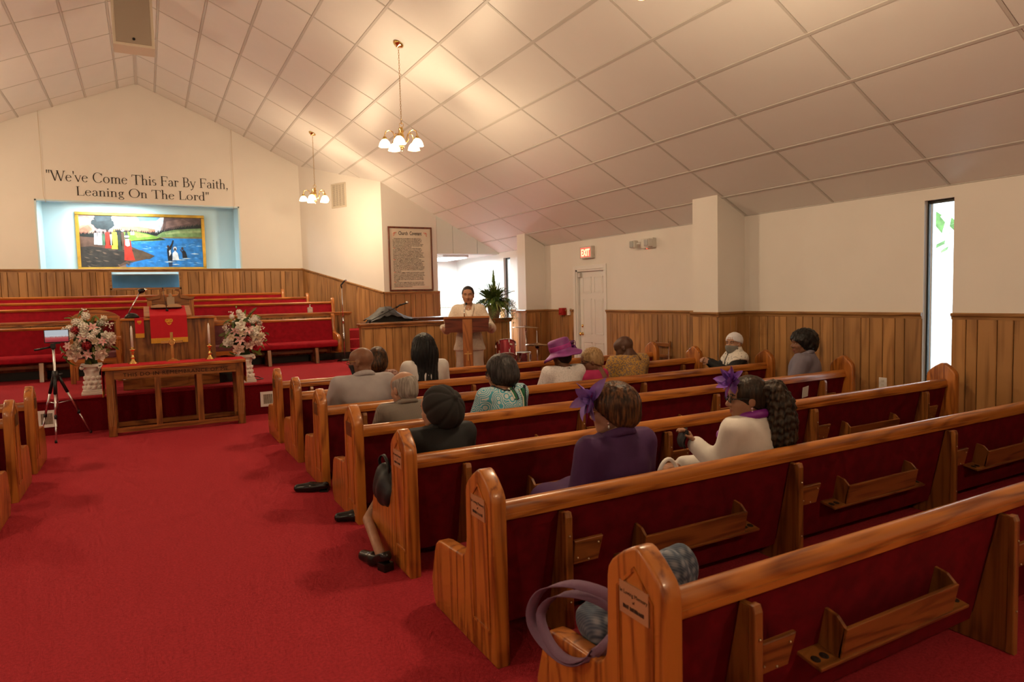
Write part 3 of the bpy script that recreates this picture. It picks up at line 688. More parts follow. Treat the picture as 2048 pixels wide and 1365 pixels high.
# desk lamp and microphone
l = thing('desk_lamp', 'black desk lamp with slanted chrome arm on the pulpit left wing', 'lamp', (PXC-.42, PY+.1, PZ+h))
q = MB(); q.lathe([(0, 0), (.085, 0), (.085, .02), (.06, .05), (.03, .065), (0, .068)], 20); q.obj('base', mat('gloss_black', (.01, .01, .01), .12), l)
q = MB(); q.tube([(-.04, 0, .06), (.02, 0, .17), (.10, 0, .32)], .008, 8); q.obj('arm', CHROME, l)
q = MB(); q.lathe([(0, 0), (.03, .004), (.032, .05), (.02, .075), (0, .08)], 14, Tm(.09, 0, .335, ry=PI/2.6)); q.obj('head', mat('gloss_black', (0, 0, 0)), l)
q = MB(); q.lathe([(0, 0), (.026, 0), (.012, .02), (0, .024)], 12, Tm(.165, 0, .36, ry=PI/2.6)); q.obj('bulb', CHROME, l)
m_ = thing('gooseneck_microphone', 'thin black gooseneck microphone on the pulpit', 'microphone', (PXC-.015, PY+.16, PZ+h+.09))
q = MB(); q.lathe([(0, -.012), (.018, -.012), (.015, .012), (0, .014)], 12); q.obj('base', BLACK, m_)
q = MB(); q.tube([(0, 0, .0), (-.008, .0, .06), (-.02, 0, .15), (-.034, -.01, .285)], [.006, .004, .0035, .0035], 6); q.obj('neck', BLACK, m_)
q = MB(); q.ball((-.036, -.012, .29), (.011, .011, .011), 8); q.obj('capsule', BLACK, m_)
# ------------------------------------------------------------------ pulpit chairs
MAUVE = mat('dusty_rose_upholstery', (.17, .05, .06), .85, bump=.1, bscale=300)
def pulpit_chair(x, y, label, ztop, kind, wd=.58):
    t = thing('pulpit_chair', label, 'chair', (x, y, PZ), 0, 'carved pulpit chairs'); H_ = ztop-PZ; a = wd/2
    for sx in (-1, 1):
        q = MB(); q.box((sx*a-.03, .20, 0), (sx*a+.03, .26, H_-.10), c=.005); q.obj('back_post', OAK[2], t)
        q = MB(); q.box((sx*a-.03, -.27, 0), (sx*a+.03, -.21, .60), c=.005); q.obj('front_leg', OAK[2], t)
        q = MB(); q.box((sx*a-.035, -.28, .59), (sx*a+.035, .22, .63), c=.008); q.obj('arm', OAK[1], t)
    q = MB(); q.prism([(-a, .34), (-a, .24), (-a+.05, .22), (-a+.10, .26), (0, .28), (a-.10, .26), (a-.05, .22), (a, .24), (a, .34)], 1, -.265, -.235); q.obj('seat_rail', OAK[0], t)
    q = MB(); q.box((-a+.02, -.25, .33), (a-.02, .22, .42), c=.02); q.obj('seat', MAUVE, t)
    q = MB(); q.box((-a+.05, .215, .42), (a-.05, .25, H_-.14), c=.01); q.obj('back_cushion', MAUVE if kind != 'arch' else VELV, t)
    if kind == 'arch':
        q = MB(); n = 14
        pts = [(-a-.01+(wd+.02)*i/n, H_-.09+.09*math.sin(PI*i/n)**.7) for i in range(n+1)]
        q.prism(pts+[(a, H_-.16), (-a, H_-.16)], 1, .195, .265, c=.004, seg=1); q.obj('crest', OAK[0], t)
    elif kind == 'pediment':
        q = MB()
        for sx in (-1, 1):
            pts = [(sx*(a+.05), H_-.10), (sx*(a-.03), H_-.10), (sx*(a-.13), H_-.065), (sx*.12, H_+.02), (sx*.075, H_+.025), (sx*.06, H_), (sx*.12, H_-.02), (sx*(a-.15), H_-.12), (sx*a, H_-.145), (sx*(a+.03), H_-.13)]
            q.prism(pts if sx > 0 else pts[::-1], 1, .17, .27, c=.004, seg=1)
        q.obj('broken_pediment', DOAK[0], t)
        q = MB(); q.prism([(-a, H_-.30), (a, H_-.30), (a, H_-.14), (a-.15, H_-.12), (.13, H_-.03), (.09, H_-.08), (0, H_-.10), (-.09, H_-.08), (-.13, H_-.03), (-a+.15, H_-.12), (-a, H_-.14)], 1, .205, .255); q.obj('crest', DOAK[0], t)
        q = MB(); q.lathe([(0, 0), (.03, 0), (.028, .02), (.02, .035), (.012, .05), (0, .06)], 12, Tm(0, .22, H_-.10)); q.box((-.05, .17, H_-.22), (.05, .204, H_-.10)); q.obj('finial', mat('pale_stone', (.42, .30, .2), .7), t)
    else:
        q = MB(); q.box((-a-.01, .195, H_-.15), (a+.01, .265, H_-.06), c=.02); q.obj('crest', OAK[0], t)
    return t
pulpit_chair(.32, 10.95, 'middle carved pulpit chair with a broken-scroll pediment', 1.715, 'pediment', .56)
pulpit_chair(-.665, 11.3, 'carved pulpit chair with arched crest behind the left flowers', 1.45, 'arch', .56)
pulpit_chair(1.0, 11.3, 'dusty rose pulpit chair behind the right flowers', 1.30, 'flat', .50)
# ================================================================== FLOWERS ON PEDESTALS
PLAS = mat('white_plaster', (.74, .67, .60), .75, bump=.3, bscale=35)
def pedestal(x, y, label):
    t = thing('flower_pedestal', label, 'pedestal', (x, y, PZ), 0, 'white plaster column pedestals')
    q = MB(); q.box((-.115, -.115, 0), (.115, .115, .035), c=.006); q.box((-.105, -.105, .035), (.105, .105, .06), c=.008); q.obj('base', PLAS, t)
    q = MB(); q.lathe([(.105, .06), (.10, .08), (.086, .10), (.078, .18), (.076, .26), (.086, .285), (.088, .30), (.08, .31), (.09, .325), (.10, .34)], 20)
    q.obj('shaft', PLAS, t)
    for r_, (rad, z, n) in enumerate(((.092, .085, 10), (.082, .14, 9), (.078, .20, 9))):
        for k in range(n):
            a = 2*PI*(k+.5*(r_ % 2))/n
            q = MB(); q.ball((0, 0, 0), (.017, .026, .030), 8, Tm(rad*math.cos(a), rad*math.sin(a), z, rz=a, ry=.35)); q.obj('carved_leaf', PLAS, t)
    q = MB(); q.box((-.11, -.11, .34), (.11, .11, .375), c=.006)
    for sx in (-1, 1):
        for sy in (-1, 1): q.tube([(sx*.095, sy*.11, .335), (sx*.095, -sy*.0+sy*.05, .335)], .024, 10)
    q.obj('capital', PLAS, t); return t
PK = mat('lily_pink', (.62, .20, .22), .5, col2=(.80, .55, .52), vscale=30); PKE = mat('lily_white_edge', (.85, .72, .68), .5)
CRM = mat('cream_petal', (.83, .70, .56), .6, var=.08, vscale=30); WHP = mat('white_petal', (.85, .80, .72), .6); BLU = mat('blush_petal', (.80, .60, .52), .6, var=.1, vscale=20)
DRD = mat('deep_red_petal', (.30, .01, .018), .6, var=.5, vscale=40); GRN = mat('leaf_olive', (.10, .14, .025), .6, var=.5, vscale=15); GRD = mat('stem_dark_green', (.035, .055, .012), .7); YEL = mat('stamen_yellow', (.6, .45, .08), .6)
def petal(q, M, L_, W_, curl=.35, n=4):
    vs = []; fs = []
    for i in range(n+1):
        u = i/n; wd = W_*math.sin(PI*(.12+.88*u))**.8*(1 if i < n else .15); z = -curl*L_*u*u+.12*L_*u; y = L_*u
        vs += [(-wd/2, y, z+.18*wd), (0, y, z), (wd/2, y, z+.18*wd)]
    for i in range(n):
        o = i*3; fs += [(o, o+1, o+4, o+3), (o+1, o+2, o+5, o+4)]
    s_ = q.smooth; q.smooth = True; q.add(vs, fs, M); q.smooth = s_
def flower(parent, kind, P, facing, s, rnd):
    """facing: unit direction the bloom looks at"""
    f_ = Vector(facing).normalized(); R_ = f_.to_track_quat('Z', 'Y').to_matrix().to_4x4(); M0 = Matrix.Translation(P) @ R_ @ Matrix.Rotation(rnd.uniform(0, 6), 4, 'Z')
    q = MB()
    if kind == 'lily':
        for k in range(6): petal(q, M0 @ Matrix.Rotation(k*PI/3, 4, 'Z') @ Matrix.Rotation(.45, 4, 'X'), s*1.25, s*.52, .5)
        fl = q.obj('lily', PK, parent)
        q = MB()
        for k in range(6):
            for sg in (-1, 1):
                Mk = M0 @ Matrix.Rotation(k*PI/3, 4, 'Z') @ Matrix.Rotation(.45, 4, 'X')
                q.tube([Mk @ Vector((sg*s*.52*.5*math.sin(PI*(.12+.88*u))**.8*(1 if u < 1 else .15), s*1.25*u, s*1.25*(-.5*u*u+.12*u)+.05*s)) for u in (.1, .35, .6, .85, 1)], .035*s, 4)
        q.obj('petal_edge', PKE, fl)
        q = MB()
        for k in range(5): a = k*1.256; q.tube([M0 @ Vector((0, 0, 0)), M0 @ Vector((.25*s*math.cos(a), .25*s*math.sin(a), .55*s))], .02*s, 4)
        q.obj('stamen', YEL, fl)
    elif kind in ('peony', 'rose', 'blush', 'hyd', 'red'):
        m = {'peony': WHP, 'rose': CRM, 'blush': BLU, 'hyd': WHP, 'red': DRD}[kind]
        if kind in ('hyd', 'red'):
            for k in range(46):
                z = 1-2*(k+.5)/46; a = k*2.4; r = math.sqrt(1-z*z); p = Vector((r*math.cos(a), r*math.sin(a), z))*s*.85
                Mk = M0 @ Matrix.Translation(p) @ p.to_track_quat('Z', 'Y').to_matrix().to_4x4() @ Matrix.Rotation(rnd.uniform(0, 3), 4, 'Z')
                w_ = s*.27; q.add([(-w_, 0, .0), (0, w_, .16*s), (w_, 0, 0), (0, -w_, .16*s)], [(0, 1, 2, 3)], Mk)
            q.ball((0, 0, 0), s*.62, 8, M0)
        else:
            q.ball((0, 0, 0), (s*.62, s*.62, s*.6), 10, M0)
            for ring, (n, tl, ln) in enumerate(((6, -.35, .95), (5, .25, .85), (4, .75, .7))):
                for k in range(n): petal(q, M0 @ Matrix.Rotation(2*PI*(k+.4*ring)/n, 4, 'Z') @ Matrix.Translation((0, s*.25, -.15*s+.25*s*ring)) @ Matrix.Rotation(tl, 4, 'X'), s*ln, s*.85, -.75 if kind != 'peony' else -.5)
        q.obj({'peony': 'white_peony', 'rose': 'cream_rose', 'blush': 'blush_rose', 'hyd': 'white_hydrangea', 'red': 'red_hydrangea'}[kind], m, parent)
    elif kind == 'leaf':
        petal(q, M0, s*2.6, s*.55, .6, 5); q.obj('leaf', GRN, parent)
    elif kind == 'fern':
        L_ = s*3
        for i in range(12):
            u = i/12
            for sg in (-1, 1):
                petal(q, M0 @ Matrix.Translation((0, L_*u, -.35*L_*u*u)) @ Matrix.Rotation(sg*1.15, 4, 'Z'), s*.8*(1-u*.75), s*.16, .3, 2)
        q.obj('fern_frond', GRN, parent)
    elif kind == 'spray':
        for k in range(9):
            p = M0 @ Vector((rnd.uniform(-.5, .5)*s, rnd.uniform(0, 1.6)*s, rnd.uniform(-.3, .3)*s)); q.ball(p, s*.17, 6)
        q.obj('white_bud_spray', WHP, parent)
def arrangement(x, y, z, label, spec, seed, pxc):
    """spec rows: (kind, px, py, size): positions measured across the bouquet, each bloom given its own depth on a rounded mass"""
    rnd = random.Random(seed); t = thing('flower_arrangement', label, 'flowers', (x, y, z), 0, 'flower arrangements on pedestals')
    K = .00522; cx, cy = pxc
    for kind, u, v, s in spec:
        dx = (u-cx)*K*.93; dz = (cy-v)*K-.0
        rr = 1-(dx/.30)**2-((dz-.33)/.42)**2
        dy = -.19*math.sqrt(max(rr, .02))+rnd.uniform(-.02, .02)
        flower(t, kind, (dx, dy, dz), (dx*2.2+rnd.uniform(-.2, .2), -.7, (dz-.3)*1.5+.25), s, rnd)
    for k in range(34):                       # greenery on every side
        a = rnd.uniform(0, 2*PI); el = rnd.uniform(-.35, 1.2); d = Vector((math.cos(a)*math.cos(el), math.sin(a)*math.cos(el)*.7, math.sin(el)))
        p = Vector((0, 0, .27))+Vector((d.x*.16, d.y*.14, d.z*.2)); R_ = d.to_track_quat('Y', 'Z').to_matrix().to_4x4(); q = MB(); s_ = rnd.uniform(.05, .085)
        if k % 3: petal(q, Matrix.Translation(p) @ R_, s_*2.6, s_*.5, .5, 4); q.obj('leaf', GRN, t)
        else:
            for i in range(10):
                u = i/10
                for sg in (-1, 1): petal(q, Matrix.Translation(p) @ R_ @ Matrix.Translation((0, s_*3*u, -s_*u*u)) @ Matrix.Rotation(sg*1.1, 4, 'Z'), s_*.8*(1-u*.7), s_*.18, .3, 2)
            q.obj('fern_frond', GRN, t)
    for k in range(14):                       # blooms at the back
        a = rnd.uniform(.2, PI-.2); z_ = rnd.uniform(.12, .55); r = .2*math.sqrt(max(.05, 1-((z_-.3)/.4)**2))
        flower(t, rnd.choice(['peony', 'rose', 'blush', 'hyd']), (r*1.2*math.cos(a), r*math.sin(a)*.8, z_), (math.cos(a), math.sin(a), .4), rnd.uniform(.035, .05), rnd)
    q = MB(); q.ball((0, 0, .28), (.17, .13, .24), 12); q.tube([(0, 0, 0), (0, 0, .12)], [.07, .05], 10); q.obj('foliage_core', GRD, t)
    return t
pedestal(-.63, 9.62, 'white plaster column pedestal left of the communion table'); pedestal(1.135, 9.64, 'white plaster column pedestal behind the table right end')
LS = [('lily', 191, 644, .052), ('lily', 170, 667, .058), ('lily', 137, 685, .045), ('lily', 177, 706, .055), ('lily', 209, 677, .05), ('red', 155, 649, .05), ('red', 176, 685, .055),
      ('hyd', 157, 632, .052), ('hyd', 172, 642, .06), ('peony', 172, 655, .055), ('blush', 150, 704, .07), ('blush', 203, 707, .065), ('rose', 159, 678, .038), ('rose', 150, 687, .034), ('rose', 200, 691, .036), ('peony', 219, 666, .055), ('hyd', 143, 645, .045), ('hyd', 187, 665, .05), ('hyd', 178, 618, .05), ('hyd', 146, 660, .045), ('blush', 228, 676, .045), ('hyd', 196, 655, .04), ('rose', 194, 676, .04), ('hyd', 161, 692, .04),
      ('spray', 180, 609, .05), ('spray', 172, 613, .04), ('spray', 217, 640, .055), ('spray', 210, 646, .05), ('spray', 222, 633, .045), ('spray', 139, 640, .05), ('spray', 132, 655, .04), ('spray', 124, 695, .03), ('spray', 235, 668, .035),
      ('leaf', 128, 700, .055), ('leaf', 138, 712, .06), ('leaf', 128, 715, .05), ('leaf', 180, 720, .05), ('leaf', 205, 630, .05), ('leaf', 131, 622, .04), ('leaf', 228, 690, .05), ('fern', 222, 695, .045), ('fern', 205, 690, .04), ('leaf', 173, 605, .04), ('leaf', 150, 640, .05), ('leaf', 190, 690, .05)]
arrangement(-.63, 9.62, PZ+.375, 'pink lily and white flower arrangement behind the phone tripod', LS, 11, (181, 730))
RZ = lambda a, b: (280+a/4.016, 560+b/4.016)
RS = []
for kind, a, b_, s in [('lily', 715, 360, .052), ('lily', 850, 350, .06), ('lily', 760, 445, .06), ('lily', 890, 478, .048), ('peony', 632, 470, .05), ('peony', 668, 480, .04), ('peony', 775, 303, .065), ('peony', 785, 212, .05), ('blush', 742, 540, .06), ('rose', 675, 420, .04), ('rose', 775, 375, .042), ('rose', 815, 382, .03), ('rose', 895, 420, .048), ('rose', 940, 400, .038), ('rose', 942, 438, .042), ('blush', 948, 480, .05), ('rose', 950, 345, .04), ('rose', 985, 415, .04), ('peony', 905, 368, .055), ('red', 842, 303, .045), ('red', 838, 450, .05), ('red', 915, 530, .03), ('blush', 850, 500, .055), ('hyd', 765, 168, .04), ('hyd', 900, 258, .045), ('hyd', 925, 245, .035), ('hyd', 690, 210, .035), ('spray', 770, 140, .05), ('spray', 700, 200, .055), ('spray', 660, 300, .05), ('spray', 660, 275, .04), ('spray', 930, 210, .045), ('spray', 980, 360, .05), ('spray', 850, 240, .05), ('spray', 700, 545, .04), ('spray', 1000, 460, .045),
                          ('fern', 620, 390, .05), ('leaf', 680, 520, .06), ('leaf', 660, 535, .05), ('leaf', 715, 600, .05), ('fern', 800, 550, .045), ('leaf', 900, 570, .07), ('leaf', 905, 600, .06), ('leaf', 980, 545, .06), ('leaf', 1020, 480, .05), ('leaf', 1030, 390, .045), ('leaf', 690, 240, .05), ('leaf', 925, 200, .045), ('leaf', 745, 130, .035), ('leaf', 610, 440, .05), ('leaf', 600, 480, .05), ('leaf', 870, 300, .05), ('leaf', 700, 330, .05)]:
    u, v = RZ(a, b_); RS.append((kind, u, v, s))
arrangement(1.135, 9.64, PZ+.375, 'pink lily and white flower arrangement right of the pulpit', RS, 12, (484, 712))
# ------------------------------------------------------------------ potted fern on the organ screen
t = thing('potted_fern', 'large green potted fern on the organ screen beside the speaker', 'plant', (5.02, 9.80, 1.145))
q = MB(); q.lathe([(0, 0), (.075, 0), (.10, .10), (.112, .20), (.116, .212), (.10, .212), (.095, .18), (0, .18)], 16); q.obj('pot', mat('wicker_pot', (.38, .30, .20), .8, bump=.5, bscale=60), t)
FG = [mat('fern_green_%d' % i, c, .5, var=.3, vscale=12) for i, c in enumerate([(.10, .17, .03), (.05, .10, .025), (.22, .25, .08)])]
rnd = random.Random(5)
for k in range(290):
    a = rnd.uniform(0, 2*PI); el = rnd.choice([rnd.uniform(-.1, .7), rnd.uniform(.3, 1.1), rnd.uniform(.6, 1.4)]); L_ = rnd.uniform(.30, .46)
    q = MB(); pts = []; n = 6
    for i in range(n+1):
        u = i/n; r = L_*u*math.cos(el)*1.15+.03; z = .24+L_*(math.sin(el)*u*1.25-.62*u*u*(1.25 if el < .8 else .75)); pts.append(Vector((r*math.cos(a), r*math.sin(a)*.8, z)))
    if k % 3 == 0:
        sd = Vector((-math.sin(a), math.cos(a), 0)); vs = []; fs = []
        for i, p_ in enumerate(pts): w_ = .016*math.sin(PI*(.1+.88*i/n)); vs += [p_-sd*w_, p_+sd*w_]
        for i in range(n): fs.append((2*i, 2*i+1, 2*i+3, 2*i+2))
        q.add(vs, fs); q.obj('leaf', FG[2], t)
    else:
        sd = Vector((-math.sin(a), math.cos(a), 0))
        for i in range(1, n):
            for h2 in (0, .5):
                p_ = pts[i].lerp(pts[i+1], h2); dr = (pts[i+1]-pts[i]).normalized()
                for sg in (-1, 1):
                    w_ = .075*(1-.55*i/n); tip = p_+(sd*sg*.8+dr*.6)*w_+Vector((0, 0, -.012)); md = p_.lerp(tip, .5); q.add([p_, md+dr*.013, tip, md-dr*.008], [(0, 1, 2, 3)])
        q.obj('frond', FG[k % 2], t)
q = MB(); q.tube([(0, 0, .2), (.01, 0, .45), (.0, 0, .62), (0, 0, .79)], [.02, .02, .026, .004], 6); 
for k in range(60):
    z = .30+k*.0078; a = k*2.4; w_ = .065*(1-k/72); q.add([(0, 0, z), (w_*math.cos(a+.3), w_*math.sin(a+.3), z+.03), (w_*1.3*math.cos(a), w_*1.3*math.sin(a), z+.06), (w_*math.cos(a-.3), w_*math.sin(a-.3), z+.03)], [(0, 1, 2, 3)])
q.obj('flower_spike', FG[0], t)
# ================================================================== CHANDELIERS
SHADE = mat('glowing_frosted_glass', (.9, .88, .82), .4, emit=(1.0, .80, .56), estr=9)
def chandelier(x, y, label):
    zt = zc(x); zb = 3.29
    t = thing('chandelier', label, 'chandelier', (x, y, zb), 0, 'brass five-shade chandeliers'); H_ = zt-zb
    sl = math.atan2(zc(x+.1)-zc(x-.1), .2)
    q = MB(); q.lathe([(0, 0), (.066, 0), (.066, -.008), (.05, -.022), (.02, -.032), (.008, -.05), (0, -.052)], 20, Tm(0, 0, H_-.006, ry=-sl)); q.obj('canopy', BRASS, t)
    q = MB(); z = H_-.05; k = 0
    while z > .33:
        R_ = Matrix.Translation((0, 0, z-.016)) @ Matrix.Rotation((k % 2)*PI/2, 4, 'Z')
        q.tube([R_ @ Vector((.0075*math.cos(a), 0, .019*math.sin(a))) for a in [i*PI/5 for i in range(10)]], .0022, 4, closed=True); z -= .03; k += 1
    stuff(q.obj('chain', mat('aged_brass', (.45, .27, .09), .35, 1), t))
    q = MB(); q.tube([(.026*math.cos(a*PI/8), 0, .302+.026*math.sin(a*PI/8)) for a in range(16)], .0035, 6, closed=True); q.obj('loop', BRASS, t)
    q = MB(); q.lathe([(0, .28), (.012, .275), (.022, .262), (.014, .25), (.028, .238), (.030, .225), (.018, .21), (.022, .195), (.03, .18), (.026, .15), (.018, .12), (.016, .07), (.022, .055), (.03, .045), (.02, .025), (.008, .012), (.006, 0), (0, -.008)], 16); q.obj('column', BRASS, t)
    for k in range(5):
        a = k*2*PI/5+.45; c, s_ = math.cos(a), math.sin(a)
        q = MB(); pts = [(.015, .10), (.06, .085), (.09, .12), (.085, .165), (.105, .215), (.15, .235), (.19, .215), (.205, .17), (.205, .15)]
        q.tube([(r*c, r*s_, z) for r, z in pts], .0055, 6); q.obj('arm', BRASS, t)
        q = MB(); q.lathe([(0, .16), (.014, .158), (.022, .146), (.026, .13), (.024, .12), (0, .12)], 12, Tm(.205*c, .205*s_, 0)); q.obj('socket_cup', BRASS, t)
        q = MB(); q.lathe([(.022, .122), (.038, .112), (.056, .09), (.066, .065), (.072, .045), (.076, .038)], 18, Tm(.205*c, .205*s_, 0), cap=False); sh = q.obj('glass_shade', SHADE, t)
        q = MB(); q.tube([(.205*c+.0765*math.cos(b_*PI/10), .205*s_+.0765*math.sin(b_*PI/10), .037) for b_ in range(20)], .0025, 5, closed=True); q.obj('shade_rim', BRASS, sh)
        q = MB(); q.ball((.205*c, .205*s_, .075), (.02, .02, .028), 8); q.obj('bulb', mat('lit_bulb', (1, .9, .7), .4, emit=(1, .82, .58), estr=20), sh)
    ld = bpy.data.lights.new('chandelier_light', 'POINT'); ld.energy = LAMP_W*5; ld.color = LAMP_C; ld.shadow_soft_size = .12
    lo = bpy.data.objects.new('chandelier_light', ld); COL.objects.link(lo); lo.parent = t; lo.location = (0, 0, -.14)
    return t
chandelier(2.815, 12.55, 'brass chandelier nearest the front wall, in front of the wall vent'); chandelier(2.815, 7.82, 'brass chandelier hanging largest in view above the aisle-side pews')
for y, lb in ((3.1, 'just above view, third from front'), (-1.6, 'behind the camera, fourth from front')): chandelier(2.815, y, 'brass chandelier over the right pews ' + lb)
for y, lb in ((12.55, 'nearest the front wall'), (7.82, 'second from the front wall'), (3.1, 'third from the front wall'), (-1.6, 'fourth from the front wall')): chandelier(2*RX-2.815, y, 'brass chandelier over the left pews, ' + lb)
# ================================================================== FRONT WALL: baptistry, painting, lettering
q = MB(); q.box((TX0, YF+.02, TZ0), (TX1, YF+.03, BZ0-.02)); struct(q.obj('window_3', GLASS), 'glass front of the baptistry tank')
q = MB(); q.box((TX0-.02, YF+.16, TZ0-.05), (TX1+.02, YF+.60, 2.105)); struct(q.obj('baptistry_water', mat('pool_blue', (.30, .62, .90), .25, var=.08, vscale=3)))
q = MB(); q.box((TX0-.02, YF+.155, 2.105), (TX1+.02, YF+.64, 2.125)); struct(q.obj('baptistry_water_reflection', mat('white_water_reflection', (.8, .85, .88), .3)))  # reflection on the water surface, painted as a white strip
lt = thing('baptistry_light', 'strip light hidden inside the top of the baptistry', 'light', (BX0+1.2, YF+.28, 3.60))
q = MB(); q.box((-.6, -.05, -.03), (.6, .05, .02)); q.obj('housing', WHITE, lt)
q = MB(); q.box((-.55, -.03, -.045), (.55, .03, -.03)); q.obj('tube', mat('lit_tube_cool', (1, 1, 1), .4, emit=(.82, .95, 1), estr=26), lt)
ld = bpy.data.lights.new('baptistry_strip', 'AREA'); ld.shape = 'RECTANGLE'; ld.size = 1.1; ld.size_y = .08; ld.energy = 60; ld.color = (.82, .95, 1)
lo = bpy.data.objects.new('baptistry_strip', ld); COL.objects.link(lo); lo.parent = lt; lo.location = (0, 0, -.05)
# painting
pt = thing('baptism_painting', 'gold-framed river baptism painting inside the baptistry', 'painting', (-1.155, YR-.02, 2.235)); PWD = 2.345; PHT = 1.165
GF = mat('gold_frame', (.55, .31, .045), .35, .55, var=.2, vscale=6)
fw = .062
for lo_, hi_ in (((0, -.035, 0), (PWD, .01, fw)), ((0, -.035, PHT-fw), (PWD, .01, PHT)), ((0, -.035, fw), (fw, .01, PHT-fw)), ((PWD-fw, -.035, fw), (PWD, .01, PHT-fw))):
    q = MB(); q.box(lo_, hi_, c=.01); q.obj('frame_side', GF, pt)
PCOL = {}
def pc(rgb):
    k = 'paint_%d_%d_%d' % rgb
    return mat(k, tuple(c for c in lin(rgb)), .5, var=.28, vscale=9)
q = MB(); mats = []
def layer(rgb, pts, z):
    m = pc(rgb)
    if m not in mats: mats.append(m)
    q.cur = mats.index(m)
    U = [(fw-.005+(x-460)/1145*(PWD-2*fw+.01), -.004-z*.0007, fw-.005+(680-y)/492*(PHT-2*fw+.01)) for x, y in pts]
    q.add(U, [list(range(len(U)))])
rn = random.Random(2)
def blob(rgb, x, y, rx, ry, z, n=14, jag=.15): layer(rgb, [(x+rx*(1+rn.uniform(-jag, jag))*math.cos(2*PI*k/n), y-ry*(1+rn.uniform(-jag, jag))*math.sin(2*PI*k/n)) for k in range(n)], z)
layer((150, 128, 125), [(460, 680), (1605, 680), (1605, 188), (460, 188)], 0)
layer((205, 215, 225), [(700, 188), (1260, 188), (1225, 260), (1190, 340), (700, 330)], 1)
layer((120, 170, 215), [(980, 188), (1210, 188), (1170, 225), (1010, 235)], 2); layer((238, 240, 240), [(760, 240), (900, 200), (1020, 240), (1200, 250), (1130, 300), (820, 300)], 2)
layer((92, 70, 66), [(1240, 188), (1605, 188), (1605, 300), (1220, 320)], 2); layer((120, 92, 84), [(1260, 230), (1420, 200), (1500, 240), (1250, 300)], 3)
layer((222, 150, 125), [(460, 210), (560, 200), (600, 280), (590, 360), (460, 370)], 2); layer((214, 190, 180), [(460, 210), (540, 215), (570, 270), (470, 290)], 3); layer((225, 120, 95), [(470, 320), (540, 280), (580, 330), (520, 365), (460, 365)], 3)
for k in range(26): blob((44, 52, 54), rn.uniform(600, 740), rn.uniform(195, 300), rn.uniform(25, 45), rn.uniform(18, 34), 4+.05*k)
layer((58, 68, 72), [(600, 188), (760, 188), (740, 230), (620, 250)], 5.5)
layer((210, 140, 110), [(770, 320), (830, 290), (1000, 285), (1150, 310), (1150, 340), (770, 345)], 3)
def treeline(x0, x1, yb, yt0, yt1, rgb, z, st=17):
    pts = [(x1, yb), (x0, yb)]; x = x0
    while x < x1:
        u = (x-x0)/(x1-x0); yt = yt0+(yt1-yt0)*u+rn.uniform(-8, 8); pts += [(x, yt+16), (x+st*.5, yt-6)]; x += st
    layer(rgb, pts+[(x1, yt1+10)], z)
treeline(460, 620, 400, 350, 345, (26, 32, 30), 4); treeline(760, 1190, 372, 310, 335, (24, 32, 32), 4); treeline(1170, 1605, 352, 318, 242, (28, 36, 34), 5)
layer((112, 138, 84), [(1160, 372), (1220, 335), (1330, 312), (1480, 298), (1605, 290), (1605, 392), (1300, 390), (1180, 388)], 6)
layer((150, 165, 110), [(1240, 345), (1400, 318), (1600, 312), (1600, 335), (1380, 345), (1250, 362)], 7); layer((120, 110, 70), [(1190, 384), (1605, 376), (1605, 394), (1250, 394)], 7)
layer((38, 120, 190), [(860, 430), (1250, 395), (1605, 392), (1605, 680), (860, 680)], 6)
layer((120, 160, 60), [(840, 345), (960, 335), (1060, 350), (1180, 385), (1255, 412), (1100, 425), (840, 430)], 8); layer((40, 52, 30), [(900, 430), (1255, 412), (1190, 388), (1150, 402), (950, 420)], 9); layer((160, 190, 90), [(940, 342), (1050, 356), (1120, 380), (980, 395)], 9)
for k in range(46):
    x, y = rn.uniform(900, 1560), rn.uniform(425, 670); L2 = rn.uniform(20, 80); layer(rn.choice([(90, 165, 220), (120, 185, 230), (25, 90, 160), (160, 205, 235)]), [(x, y), (x+L2*.5, y-rn.uniform(2, 4)), (x+L2, y+1), (x+L2*.5, y+rn.uniform(2, 4))], 7+.02*k)
layer((92, 66, 54), [(460, 390), (620, 400), (860, 450), (960, 500), (1130, 568), (1050, 600), (880, 640), (780, 680), (460, 680)], 9)
layer((48, 42, 38), [(460, 490), (560, 480), (820, 520), (930, 560), (860, 620), (760, 680), (460, 680)], 10)
for k in range(40):
    x, y = rn.uniform(465, 900), rn.uniform(500, 665); L2 = rn.uniform(25, 70)
    layer(rn.choice([(30, 28, 27), (88, 72, 60), (112, 90, 76), (64, 54, 46)]), [(x, y), (x+L2*.6, y+4), (x+L2, y+14), (x+L2*.4, y+12)], 11+.02*k)
layer((84, 66, 50), [(930, 500), (1010, 515), (1130, 568), (1080, 600), (940, 590)], 11)
def person_fig(x, yt, yb, wd, rgb, head=(60, 40, 34), hat=None):
    layer(rgb, [(x-wd*.35, yt+24), (x, yt+16), (x+wd*.35, yt+24), (x+wd*.5, yb), (x-wd*.5, yb)], 13); blob(head, x, yt+10, 10, 12, 13.5, jag=.02)
    if hat: blob(hat, x, yt+4, 13, 8, 14, jag=.02)
for a in [(602, 335, 465, 36, (215, 205, 200)), (637, 332, 468, 44, (235, 232, 228)), (672, 340, 470, 34, (70, 100, 76)), (708, 325, 498, 56, (178, 48, 34)), (738, 345, 470, 30, (220, 220, 215)), (770, 322, 505, 62, (226, 208, 66)), (815, 345, 520, 44, (44, 54, 44)), (845, 326, 470, 40, (84, 60, 46)), (880, 330, 450, 36, (48, 60, 54))]: person_fig(*a, hat=(230, 205, 70) if a[0] == 770 else ((225, 220, 215) if a[0] in (637, 845) else None))
for x in (925, 945): layer((238, 238, 235), [(x-6, 335), (x+6, 335), (x+8, 368), (x-8, 368)], 13)
